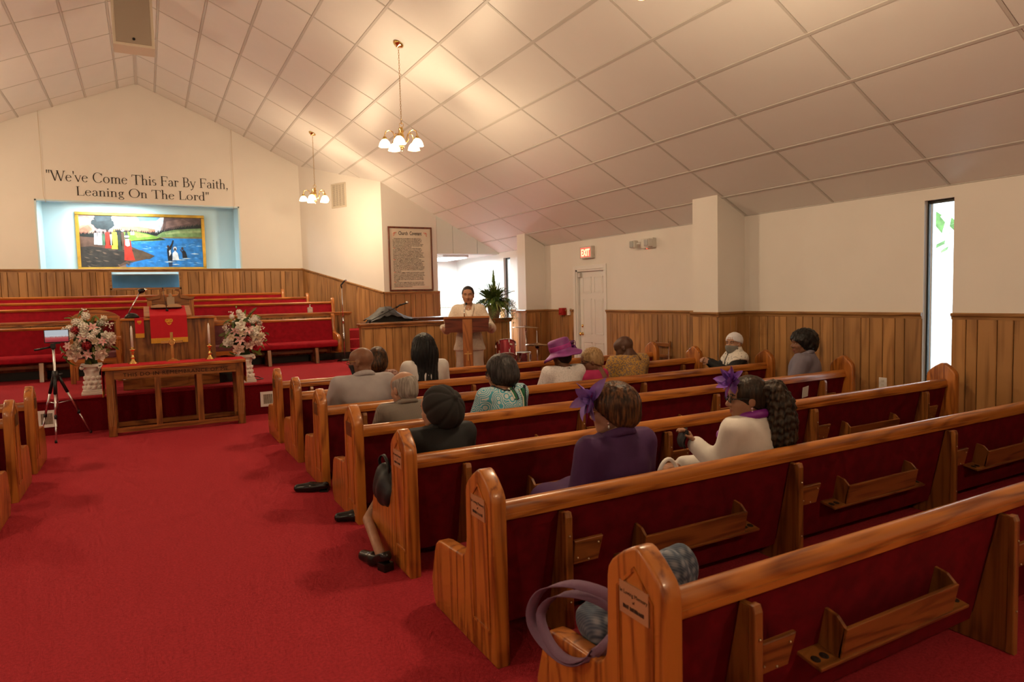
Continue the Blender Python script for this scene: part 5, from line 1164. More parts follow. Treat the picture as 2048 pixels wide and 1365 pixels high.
for k in range(6):
    a = k*PI/3+.3
    for z in (-.085, .085): q = MB(); q.box((-.011, -.003, -.028), (.011, .018, .028), Md @ Tm(R_*math.cos(a), R_*math.sin(a), z, rz=a-PI/2), c=.005); q.obj('lug', CHROME, t)
q = MB(); q.lathe([(0, 0), (.028, 0), (.026, .003), (0, .004)], 16, Md @ Tm(0, -R_, .04, rx=PI/2) @ Matrix.Diagonal((1, .55, 1, 1))); q.obj('badge', mat('badge_ivory', (.75, .68, .58), .4), t)
for a in (.4, 2.5, 4.6): q = MB(); q.tube([Md @ Vector((R_*math.cos(a), R_*math.sin(a), -.02)), (.02+.20*math.cos(a), .20*math.sin(a), .38), (.02+.21*math.cos(a), .21*math.sin(a), 0)], .008, 6); q.obj('leg', CHROME, t)
t = thing('snare_drum', 'small chrome snare drum on a stand behind the red tom', 'drum', (5.40, DY+.12, 0))
q = MB(); q.lathe([(.125, .42), (.125, .57)], 24, cap=False); q.obj('shell', CHROME, t); q = MB(); q.lathe([(0, .57), (.125, .57), (.125, .574), (0, .574)], 24); q.obj('top_head', mat('drum_head_white', (0, 0, 0)), t)
for z in (.42, .57): q = MB(); hoop(q, .13, z, Matrix.Identity(4)); q.obj('hoop', CHROME, t)
for k in range(8): a = k*PI/4; q = MB(); q.box((-.008, -.002, .45), (.008, .016, .54), Tm(.125*math.cos(a), .125*math.sin(a), 0, rz=a-PI/2), c=.004); q.obj('lug', CHROME, t)
q = MB(); q.tube([(0, 0, .12), (0, 0, .42)], .012, 8); q.obj('stand_post', CHROME, t)
for k in range(3): a = k*2.094; q = MB(); q.tube([(0, 0, .2), (.22*math.cos(a), .22*math.sin(a), 0)], .007, 6); q.obj('stand_leg', CHROME, t)
CYM = mat('bronze_cymbal', (.42, .30, .17), .25, 1)
def cymbal(x, y, z, r, label, double, name):
    t = thing(name, label, 'cymbal', (x, y, 0), 0)
    q = MB(); pf = [(0, .028), (.03, .026), (.042, .012), (r*.6, .004), (r, -.006), (r, -.008), (r*.6, 0), (.042, .008), (0, .02)]; q.lathe(pf, 32, Tm(0, 0, z, ry=.04)); q.obj('cymbal_plate', CYM, t)
    if double: q = MB(); q.lathe([(a, -b_) for a, b_ in pf], 32, Tm(0, 0, z-.022)); q.obj('cymbal_plate', CYM, t); q = MB(); q.lathe([(0, -.03), (.03, -.03), (.034, -.06), (.012, -.075), (0, -.075)], 12, Tm(0, 0, z)); q.obj('felt_cup', BLACK, t)
    q = MB(); q.tube([(0, 0, .1), (0, 0, z+(.22 if double else .03))], [.013, .0045], 8); q.obj('pole', CHROME, t); q = MB(); q.tube([(0, 0, z-.09), (0, 0, z-.05)], .012, 8); q.obj('tilter', CHROME, t)
    for k in range(3): a = k*2.094+.5; q = MB(); q.tube([(0, 0, .32), (.25*math.cos(a), .25*math.sin(a), 0)], .008, 6); q.obj('leg', CHROME, t)
cymbal(5.66, DY+.47, .966, .23, 'upper bronze cymbal on a chrome stand beside the drums', False, 'ride_cymbal'); cymbal(5.60, DY, .70, .20, 'lower pair of bronze hi-hat cymbals on a chrome stand', True, 'hi_hat')
# ================================================================== small things
t = thing('hand_sanitizer', 'clear pump bottle of hand sanitizer on the choir rail', 'bottle', (2.575, 12.28, PZ+.865))
q = MB(); q.box((-.045, -.028, 0), (.045, .028, .095), c=.012); q.obj('bottle_body', mat('clear_gel', (.82, .80, .76), .15, trans=.4), t); q = MB(); q.lathe([(0, .095), (.015, .095), (.015, .115), (.006, .118), (.006, .14), (0, .14)], 10); q.box((-.01, -.035, .135), (.01, .012, .148), c=.003); q.obj('pump', WHITE, t)
q = MB(); q.box((-.035, -.0295, .02), (.035, -.028, .075)); q.obj('label_sticker', mat('pale_label', (.72, .66, .60), .5), t)
t = thing('wooden_side_chair', 'plain wooden ladder-back chair against the right wall wainscot', 'chair', (6.56, 7.60, 0), math.radians(-90))
for sx in (-.15, .15):
    q = MB(); q.tube([(sx, .11, 0), (sx, .10, .40), (sx, .125, .78)], .014, 8); q.obj('back_post', DOAK[2], t); q = MB(); q.tube([(sx, -.12, 0), (sx, -.12, .38)], .014, 8); q.obj('front_leg', DOAK[2], t)
for z in (.53, .70): q = MB(); q.box((-.15, .105, z), (.15, .122, z+.055), c=.005); q.obj('back_slat', DOAK[0], t)
q = MB(); q.box((-.18, -.14, .38), (.18, .14, .41), c=.01); q.obj('seat', DOAK[0], t)
t = tag(MB().box((0, 0, 0), (.085, .004, .11), c=0).obj('paper_note', mat('paper_white', (.74, .72, .68), .8), None, (5.66, PEWY[4]+.068, .415)), 'white paper tucked on the back of a pew near the slit window', 'paper')
t.rotation_euler = (math.radians(11), math.radians(-8), 0)
def plaid(name, c1, c2, sc):
    m = bpy.data.materials.new(name); m.use_nodes = True; nt = m.node_tree; N = nt.nodes; L = nt.links; b = N['Principled BSDF']; b.inputs['Roughness'].default_value = .85
    tc = N.new('ShaderNodeTexCoord'); r = N.new('ShaderNodeValToRGB'); r.color_ramp.elements[0].color = (*c1, 1); r.color_ramp.elements[1].color = (*c2, 1); ws = []
    for d_, k in (('X', 1), ('Z', 1.0), ('DIAGONAL', 5)):
        w_ = N.new('ShaderNodeTexWave'); w_.bands_direction = d_; w_.inputs['Scale'].default_value = sc*k; w_.inputs['Distortion'].default_value = .6; L.new(tc.outputs['Object'], w_.inputs['Vector']); ws.append(w_)
    a = N.new('ShaderNodeMath'); a.operation = 'MULTIPLY'; L.new(ws[0].outputs['Fac'], a.inputs[0]); L.new(ws[1].outputs['Fac'], a.inputs[1])
    a2 = N.new('ShaderNodeMath'); a2.operation = 'MULTIPLY_ADD'; a2.inputs[1].default_value = .3; L.new(ws[2].outputs['Fac'], a2.inputs[0]); L.new(a.outputs[0], a2.inputs[2]); L.new(a2.outputs[0], r.inputs['Fac']); L.new(r.outputs['Color'], b.inputs['Base Color']); return m
# purple-strapped plaid tote on the nearest pew
t = thing('plaid_tote_bag', 'blue plaid tote bag with mauve strap looped over the nearest pew arm', 'bag', (1.42, 1.78, .315))
PLAID = plaid('blue_plaid', (.05, .075, .12), (.26, .28, .32), 9); STRAP = mat('mauve_strap', (.17, .09, .15), .8, bump=.1, bscale=200)
TOTE = t
def ribbon(q, pts, w_, up=(0, 0, 1), th=.006):
    pts = [Vector(p) for p in pts]; n = len(pts); vs = []; fs = []
    cr = []
    for i in range((n-1)*4+1):                  # Catmull-Rom
        k = min(i//4, n-2); u = (i-k*4)/4; p0, p1, p2, p3 = pts[max(k-1, 0)], pts[k], pts[k+1], pts[min(k+2, n-1)]
        cr.append(.5*((2*p1)+(p2-p0)*u+(2*p0-5*p1+4*p2-p3)*u*u+(3*p1-p0-3*p2+p3)*u**3))
    for i, p_ in enumerate(cr):
        U = Vector(up(i/len(cr)) if callable(up) else up).normalized(); tg = (cr[min(i+1, len(cr)-1)]-cr[max(i-1, 0)]).normalized(); U = (U-tg*U.dot(tg)).normalized(); N_ = tg.cross(U)
        vs += [p_+U*w_/2+N_*th/2, p_-U*w_/2+N_*th/2, p_-U*w_/2-N_*th/2, p_+U*w_/2-N_*th/2]
    for i in range(len(cr)-1):
        a = i*4
        for k in range(4): fs.append((a+k, a+(k+1) % 4, a+4+(k+1) % 4, a+4+k))
    o = q.smooth; q.smooth = True; q.add(vs, fs); q.smooth = o
# white handbag between the two women in the second pew
t = thing('white_handbag', 'white handbag handle showing between the purple and white suited women', 'handbag', (2.42, 2.72, .31))
q = MB(); q.box((-.13, -.06, 0), (.13, .06, .18), c=.025); q.obj('bag_body', mat('white_leather', (.78, .74, .70), .4), t, smooth=True)
q = MB(); q.tube([(-.085+.17*u, 0, .17+.12*math.sin(PI*u)**.7) for u in [i/12 for i in range(13)]], .011, 8); q.obj('handle', mat('white_leather', (0, 0, 0)), t)
# black floor monitor with cable beside the right pedestal
t = thing('floor_monitor', 'black stage monitor behind the right flower pedestal', 'speaker', (1.00, 9.98, PZ))
q = MB(); q.prism([(-.16, 0), (.14, 0), (.14, .26), (-.02, .28), (-.16, .10)], 0, -.24, .22, c=.008); q.obj('cabinet', BLACK, t); q = MB(); q.prism([(-.163, .11), (-.026, .283), (-.024, .275), (-.16, .10)], 0, -.21, .19); q.obj('grille', mat('black_mesh', (.02, .02, .02), .8), t)
q = MB(); q.tube([(.22, 0, .05), (.34, -.05, .02), (.38, -.15, .006), (.30, -.22, .006), (.2, -.24, .006)], .005, 6); q.obj('cable', BLACK, t)
# alcove ceiling light
al = thing('alcove_ceiling_light', 'white fluorescent light on the alcove ceiling', 'light', (5.85, 13.75, 2.41))
q = MB(); q.box((-.30, -.6, -.05), (.30, .6, 0), c=.01); q.obj('tray', WHITE, al); q = MB(); q.box((-.27, -.57, -.07), (.27, .57, -.05), c=.008); q.obj('diffuser', mat('lit_diffuser_cool', (1, 1, 1), .4, emit=(.78, .93, 1.0), estr=12), al)
ld = bpy.data.lights.new('alcove_panel', 'AREA'); ld.shape = 'RECTANGLE'; ld.size = .5; ld.size_y = 1.1; ld.energy = 170; ld.color = (.78, .93, 1.0)
lo = bpy.data.objects.new('alcove_panel', ld); COL.objects.link(lo); lo.parent = al; lo.location = (0, 0, -.08)
# ================================================================== PEOPLE (implicit bodies meshed with surface nets)
def E_(c, r, R=None): return ('e', np.array(c, np.float32), np.array(r, np.float32), None if R is None else np.array(R, np.float32))
def C_(a, b, ra, rb=None): return ('c', np.array(a, np.float32), np.array(b, np.float32), ra, ra if rb is None else rb)
def d1(p, P):
    if p[0] == 'e':
        q = P-p[1]
        if p[3] is not None: q = q @ p[3]
        k0 = np.sqrt(((q/p[2])**2).sum(1))+1e-6; k1 = np.sqrt(((q/(p[2]**2))**2).sum(1))+1e-6
        return k0*(k0-1)/k1
    ba = p[2]-p[1]; pa = P-p[1]; h = np.clip((pa @ ba)/max(float(ba @ ba), 1e-9), 0, 1)
    return np.sqrt(((pa-h[:, None]*ba)**2).sum(1))-(p[3]+(p[4]-p[3])*h)
def smin(a, b, k): h = np.maximum(k-np.abs(a-b), 0)/k; return np.minimum(a, b)-h*h*k*.25
def union(prims, k=.03, off=0):
    def f(P):
        d = None
        for p in prims:
            e = d1(p, P); d = e if d is None else smin(d, e, k)
        return d-off
    return f
def surfnet(f, lo, hi, h):
    lo = np.array(lo, np.float32); n = np.maximum(2, np.ceil((np.array(hi)-lo)/h).astype(int)+1)
    ax = [lo[i]+h*np.arange(n[i], dtype=np.float32) for i in range(3)]
    G = np.stack(np.meshgrid(*ax, indexing='ij'), -1).reshape(-1, 3); D = f(G).reshape(n)
    S = D < 0; c = np.zeros(n-1, int)
    offs = [(i, j, k) for i in (0, 1) for j in (0, 1) for k in (0, 1)]
    sl = lambda A, o: A[o[0]:n[0]-1+o[0], o[1]:n[1]-1+o[1], o[2]:n[2]-1+o[2]]
    for o in offs: c += sl(S, o)
    cells = np.argwhere((c > 0) & (c < 8))
    if len(cells) == 0: return np.zeros((0, 3)), np.zeros((0, 4), int)
    idx = -np.ones(n-1, int); idx[tuple(cells.T)] = np.arange(len(cells))
    acc = np.zeros((len(cells), 3)); cnt = np.zeros(len(cells))
    for o in offs:
        for a in range(3):
            if o[a]: continue
            o2 = list(o); o2[a] = 1; A = D[tuple((cells+o).T)]; B = D[tuple((cells+o2).T)]; m = (A < 0) != (B < 0)
            t = np.where(m, A/np.where(A == B, 1, A-B), 0); p = np.tile(np.array(o, float), (len(cells), 1)); p[:, a] += t
            acc[m] += p[m]; cnt[m] += 1
    V = lo+h*(cells+acc/cnt[:, None]); F = []
    for a in range(3):
        b, e = (a+1) % 3, (a+2) % 3
        s0 = [slice(None)]*3; s1 = [slice(None)]*3; s0[a] = slice(0, n[a]-1); s1[a] = slice(1, n[a])
        X = S[tuple(s0)] != S[tuple(s1)]; I = np.argwhere(X); ok = (I[:, b] > 0) & (I[:, b] < n[b]-1) & (I[:, e] > 0) & (I[:, e] < n[e]-1); I = I[ok]
        if len(I) == 0: continue
        pos = S[tuple(I.T)]; q = []
        for db, de in ((-1, -1), (0, -1), (0, 0), (-1, 0)):
            J = I.copy(); J[:, b] += db; J[:, e] += de; q.append(idx[tuple(J.T)])
        Q = np.stack(q, 1); Q[~pos] = Q[~pos][:, ::-1]; F.append(Q)
    return V, np.concatenate(F)
def rotm(yaw=0, pitch=0, roll=0): return np.array(Matrix.Rotation(yaw, 3, 'Z') @ Matrix.Rotation(-pitch, 3, 'X') @ Matrix.Rotation(roll, 3, 'Y'))
def mesh_np(name, parts, mats, parent=None):
    """parts: list of (V, F, per-face material index or int)"""
    V = []; F = []; MI = []; o = 0
    for v, f, m in parts:
        if len(v) == 0: continue
        V.append(v); F.append(f+o); o += len(v); MI.append(np.full(len(f), m) if np.isscalar(m) else m)
    V = np.concatenate(V); F = np.concatenate(F); MI = np.concatenate(MI).astype(np.int32)
    me = bpy.data.meshes.new(name); me.vertices.add(len(V)); me.vertices.foreach_set('co', V.astype(np.float32).ravel())
    me.loops.add(F.size); me.loops.foreach_set('vertex_index', F.astype(np.int32).ravel()); me.polygons.add(len(F)); me.polygons.foreach_set('loop_start', np.arange(0, F.size, 4, dtype=np.int32))
    for m in mats: me.materials.append(m)
    me.polygons.foreach_set('material_index', MI); me.polygons.foreach_set('use_smooth', np.ones(len(F), bool)); me.update(calc_edges=True); me.validate()
    ob = bpy.data.objects.new(name, me); COL.objects.link(ob)
    if parent: ob.parent = parent
    return ob
def skin(name, c): return mat('skin_'+name, c, .48, bump=.08, bscale=120, var=.06, vscale=25, spec=.4)
def cloth(name, c, **k): return mat('cloth_'+name, c, k.pop('rough', .8), bump=k.pop('bump', .12), bscale=k.pop('bscale', 260), var=k.pop('var', .06), vscale=k.pop('vscale', 9), sheen=.15, **k)
def hairm(name, c, s=None):
    if 'hair_'+name in MATS: return MATS['hair_'+name]
    m = mat('hair_'+name, c, .45, spec=.3); nt = m.node_tree; N = nt.nodes; L = nt.links; b = N['Principled BSDF']
    tc = N.new('ShaderNodeTexCoord'); mp_ = N.new('ShaderNodeMapping'); mp_.inputs['Scale'].default_value = (1, 1, .16); L.new(tc.outputs['Object'], mp_.inputs['Vector'])
    n = N.new('ShaderNodeTexNoise'); n.inputs['Scale'].default_value = 75; n.inputs['Detail'].default_value = 3; L.new(mp_.outputs[0], n.inputs['Vector'])
    r = N.new('ShaderNodeValToRGB'); r.color_ramp.elements[0].color = (*(s or tuple(v*.5 for v in c)), 1); r.color_ramp.elements[1].color = (*c, 1); r.color_ramp.elements[0].position = .4; r.color_ramp.elements[1].position = .66; L.new(n.outputs['Fac'], r.inputs['Fac']); L.new(r.outputs['Color'], b.inputs['Base Color'])
    bp = N.new('ShaderNodeBump'); bp.inputs['Strength'].default_value = .5; bp.inputs['Distance'].default_value = .006; L.new(n.outputs['Fac'], bp.inputs['Height']); L.new(bp.outputs['Normal'], b.inputs['Normal']); return m
LIP = mat('lips', (.25, .062, .05), .4); EYEW = mat('eye_white', (.72, .69, .66), .25); IRIS = mat('iris_dark', (.015, .008, .005), .15); BROW = mat('eyebrow', (.02, .012, .008), .7); NOST = mat('nostril', (.05, .015, .01), .7)
# ---- head in its own frame: face towards +y, centre of the skull at the origin, about .23 tall
HEADP = [E_((0, -.014, .030), (.077, .096, .087)), E_((0, .024, -.034), (.060, .068, .076)), E_((0, .058, -.088), (.027, .024, .024)), E_((.036, .052, -.030), (.029, .030, .030)), E_((-.036, .052, -.030), (.029, .030, .030)), C_((-.034, .078, .024), (.034, .078, .024), .012), E_((0, .050, .055), (.055, .040, .040)),
         C_((.052, .0, -.055), (.03, .05, -.085), .018), C_((-.052, .0, -.055), (-.03, .05, -.085), .018)]
NOSE = [C_((0, .086, .010), (0, .107, -.026), .008, .0135), E_((.013, .098, -.031), (.009, .010, .008)), E_((-.013, .098, -.031), (.009, .010, .008))]
MOUTH = [C_((-.024, .078, -.0585), (-.006, .0855, -.0615), .0060, .0072), C_((.024, .078, -.0585), (.006, .0855, -.0615), .0060, .0072), C_((-.006, .0855, -.0615), (.006, .0855, -.0615), .0072), C_((-.018, .081, -.067), (0, .085, -.0715), .0065, .0080), C_((.018, .081, -.067), (0, .085, -.0715), .0065, .0080)]
EARS = [E_((.078, -.008, -.008), (.009, .020, .031)), E_((-.078, -.008, -.008), (.009, .020, .031))]
def headf(P, smile=0):
    d = union(HEADP, .03)(P); d = smin(d, union(NOSE, .012)(P), .014); d = smin(d, union(MOUTH, .006)(P), .010)
    for s in (-1, 1): d = -smin(-d, d1(E_((s*.031, .100, .006), (.019, .014, .011)), P), .014)
    d = smin(d, union(EARS, .01)(P), .008)
    return smin(d, d1(C_((0, -.022, -.06), (0, -.040, -.19), .050, .056), P), .03)
def head_mesh(Rm, c, h=.0065, hs=1.0):
    V, F = surfnet(lambda P: headf(P), (-.10, -.13, -.20), (.10, .135, .135), h)
    ctr = V[F].mean(1); mi = np.zeros(len(F), int)
    lz = ctr[:, 2]+.0655-8*ctr[:, 0]**2; lips = (np.abs(ctr[:, 0]) < .025) & (np.abs(lz) < .0095*(1-(ctr[:, 0]/.027)**2)) & (ctr[:, 1] > .072); mi[lips] = 1
    for s in (-1, 1):
        br = (np.abs(ctr[:, 0]-s*.033) < .020) & (np.abs(ctr[:, 2]-.0285-.004*np.cos((ctr[:, 0]-s*.033)*80)) < .004) & (ctr[:, 1] > .06); mi[br] = 4
    parts = [(V, F, mi)]
    for s in (-1, 1):
        for m, cc, r, k in ((2, (s*.031, .0750, .004), (.0128, .0112, .0058), 0), (3, (s*.031, .0820, .004), (.0056, .0052, .0056), 0)):
            v2, f2 = surfnet(lambda P: d1(E_(cc, r), P), np.array(cc)-.018, np.array(cc)+.018, .0025); parts.append((v2, f2, m))
    return [((v*hs) @ Rm.T+c, f, m) for v, f, m in parts]
def hand_prims(W, d, n, side, curl=.5, spread=.1, s=1.0):
    """W wrist, d direction of the fingers, n palm normal (fingers curl towards it), side=+1 puts the thumb towards cross(d, n)"""
    d = Vector(d).normalized(); n = Vector(n); n = (n-d*n.dot(d)).normalized(); x = d.cross(n)*side; W = Vector(W); P = []
    for i, (o, ln, r) in enumerate(((.030, .072, .0088), (.011, .080, .0092), (-.009, .075, .0088), (-.028, .058, .0078))):
        k0 = W+x*o*.5*s+d*.012*s; k1 = W+(x*o+d*(.085-.004*abs(i-1)))*s; P.append(C_(k0, k1, .0135*s, .0115*s)); a = 0; p = k1; dd = (d+x*o*spread*6).normalized()
        for j, fr in enumerate((.45, .32, .23)):
            a += curl*(.75 if j == 0 else 1.0); q = p+(dd*math.cos(a)+n*math.sin(a))*ln*fr*s; P.append(C_(p, q, r*s*(1-.08*j), r*s*(.94-.1*j))); p = q
    t0 = W+(x*.026+d*.022)*s; t1 = t0+(x*.024+d*.034+n*.014)*s; t2 = t1+(x*.006+d*.030+n*.020)*s; P += [C_(W+x*.008*s, t0, .015*s, .014*s), C_(t0, t1, .0125*s, .0105*s), C_(t1, t2, .0100*s, .0080*s)]
    return P
def pmesh(prims, k, h, pad=.03):
    lo = np.min([np.minimum(p[1], p[2])-max(p[3], p[4]) if p[0] == 'c' else p[1]-p[2] for p in prims], 0)-pad; hi = np.max([np.maximum(p[1], p[2])+max(p[3], p[4]) if p[0] == 'c' else p[1]+p[2] for p in prims], 0)+pad
    return surfnet(union(prims, k), lo, hi, h)
def seated(s=.97, w=1.0, lean=0., fat=1.0, wr=None, el=None):
    """joints of a seated figure; origin on the floor under the pelvis, facing +y"""
    J = dict(pel=(0, 0, .41), waist=(0, -.03, .545), chest=(0, -.055+lean, .68), neck=(0, -.06+lean, .83), sh=[(-.175*w, -.06+lean, .785), (.175*w, -.06+lean, .785)], el=el or [(-.225*w, .02+lean, .555), (.225*w, .02+lean, .555)], wr=wr or [(-.075, .235, .475), (.075, .235, .475)],
             hip=[(-.095, .03, .385), (.095, .03, .385)], knee=[(-.11, .40, .395), (.11, .40, .395)], ank=[(-.11, .42, .09), (.11, .42, .09)], toe=[(-.115, .55, .035), (.115, .55, .035)], head=(0, -.03+lean, .965), fat=fat, w=w)
    sc = lambda v: tuple(np.array(v)*s)
    for k in J:
        if k in ('fat', 'w'): continue
        J[k] = [sc(v) for v in J[k]] if isinstance(J[k], list) else sc(J[k])
    J['s'] = s; return J
def standing(s=1.0, w=1.0, fat=1.0, wr=None, el=None):
    J = dict(pel=(0, 0, .90), waist=(0, 0, 1.06), chest=(0, -.01, 1.21), neck=(0, -.02, 1.375), sh=[(-.18*w, -.015, 1.335), (.18*w, -.015, 1.335)], el=el, wr=wr, hip=[(-.09, 0, .86), (.09, 0, .86)], knee=[(-.10, .03, .47), (.10, .03, .47)], ank=[(-.10, -.02, .08), (.10, -.02, .08)], toe=[(-.11, .12, .03), (.11, .12, .03)], head=(0, .005, 1.525), fat=fat, w=w)
    sc = lambda v: tuple(np.array(v)*s)
    for k in J:
        if k in ('fat', 'w'): continue
        J[k] = [sc(v) for v in J[k]] if isinstance(J[k], list) else sc(J[k])
    J['s'] = s; return J
def torso_prims(J):
    s = J['s']; f = J['fat']; w = J['w']; A = lambda v, *d: tuple(np.array(v)+np.array(d)*s)
    up = np.array(J['chest'])
    return [E_(J['pel'], (.165*s*f, .135*s*f, .125*s)), E_(J['waist'], (.142*s*f, .112*s*f, .15*s)), E_(J['chest'], (.165*s*w, .115*s*f, .16*s)), C_(A(J['sh'][0], .035, 0, -.005), A(J['sh'][1], -.035, 0, -.005), .058*s), C_(A(J['neck'], 0, .0, -.02), A(J['neck'], 0, .012, .06), .060*s, .052*s)]
def arm_prims(J, i, cut=1.0):
    s = J['s']; S_, E2, W2 = [np.array(J[k][i]) for k in ('sh', 'el', 'wr')]; return [C_(S_, E2, .053*s, .043*s), C_(E2, E2+(W2-E2)*cut, .042*s, (.042-.015*cut)*s)]
def leg_prims(J, i, cut=1.0):
    s = J['s']; f = J['fat']; H2, K2, A2 = [np.array(J[k][i]) for k in ('hip', 'knee', 'ank')]; return [C_(H2, K2, .082*s*f, .058*s), C_(K2, K2+(A2-K2)*cut, .056*s, (.056-.020*cut)*s)]
def cutf(f, *cs):
    def g_(P):
        d = f(P)
        for c in cs: d = np.maximum(d, c(P))
        return d
    return g_
def bounds(prims, pad=.05):
    lo = np.min([np.minimum(p[1], p[2])-max(p[3], p[4]) if p[0] == 'c' else p[1]-p[2] for p in prims], 0)-pad; hi = np.max([np.maximum(p[1], p[2])+max(p[3], p[4]) if p[0] == 'c' else p[1]+p[2] for p in prims], 0)+pad; return lo, hi
# ---- hair in the head's frame
def face_cut(P, top=.060, w_=.070, dp=.085): return -d1(E_((0, .115, top-.115), (w_, dp, .115)), P)
def strands(P, amp, fr): a = np.arctan2(P[:, 0], P[:, 1]+.02); return amp*np.sin(a*fr+P[:, 2]*18)+amp*.6*np.sin(a*fr*2.3+3+P[:, 2]*31)
def hair_short(th=.012, low=-.06, top=.062, amp=.0012, fr=40, slant=.5):
    def f(P):
        d = d1(E_((0, -.016, .032), (.079+th*.7, .098+th, .089+th)), P); d = smin(d, d1(E_((0, -.045, -.03), (.066+th*.6, .058+th, .06)), P), .03)
        return np.maximum(np.maximum(d+strands(P, amp, fr), face_cut(P, top)), np.maximum(low+slant*(P[:, 1]+.05)-P[:, 2], -99))
    return f
def hair_bob(th=.026, low=-.105, top=.066, amp=.0022, fr=34, w_=.072, back=0):
    def f(P):
        d = d1(E_((0, -.018, .036), (.080+th*.8, .098+th, .090+th)), P); d = smin(d, d1(E_((0, -.030-back, -.035), (.084+th*.55, .080+th+back, .085)), P), .05)
        return np.maximum(np.maximum(d+strands(P, amp, fr), face_cut(P, top, w_)), low+.25*(P[:, 1]+.05)-P[:, 2])
    return f
def hair_long(th=.028, low=-.30):
    def f(P):
        d = d1(E_((0, -.018, .036), (.080+th*.8, .098+th, .090+th)), P); d = smin(d, d1(E_((0, -.035, -.06), (.080+th*1.15, .085+th*.6, .12)), P), .05)
        for s, x2 in ((-1, -.075), (0, 0), (1, .075)): d = smin(d, d1(C_((s*.05, -.06, -.02), (x2, -.115, low-.04*abs(s)), .06, .028), P), .05)
        d = np.maximum(d, face_cut(P, .07, .072)); return np.maximum(d+strands(P, .003, 26), low-.06-P[:, 2])
    return f
def hair_curly(th=.045, low=-.10, top=.055, amp=.006, fr=75, w_=.07, dp=.085):
    def f(P):
        d = d1(E_((0, -.022, .032), (.080+th*.75, .098+th*.9, .092+th*.55)), P); d = smin(d, d1(E_((0, -.06, -.04), (.08+th*.3, .062+th*.6, .07)), P), .04)
        q = P*fr; d = d+amp*(np.sin(q[:, 0])*np.sin(q[:, 1]+1)*np.sin(q[:, 2]+2)+.5*np.sin(q[:, 0]*1.9+q[:, 2])*np.sin(q[:, 1]*2.1))
        return np.maximum(np.maximum(d, face_cut(P, top, w_, dp)), low+.3*(P[:, 1]+.05)-P[:, 2])
    return f
def headpart(name, f, lo, hi, h, Rm, c, m, parent, hs=1.0):
    V, F = surfnet(f, lo, hi, h); return mesh_np(name, [((V*hs) @ Rm.T+c, F, 0)], [m], parent)
def place(q, Rm, c, hs=1.0):
    """4x4 for accessories built in the head frame"""
    M4 = Matrix.Identity(4)
    for i in range(3):
        for j in range(3): M4[i][j] = float(Rm[i][j])*hs
        M4[i][3] = float(c[i])
    return M4
PEOPLE = []
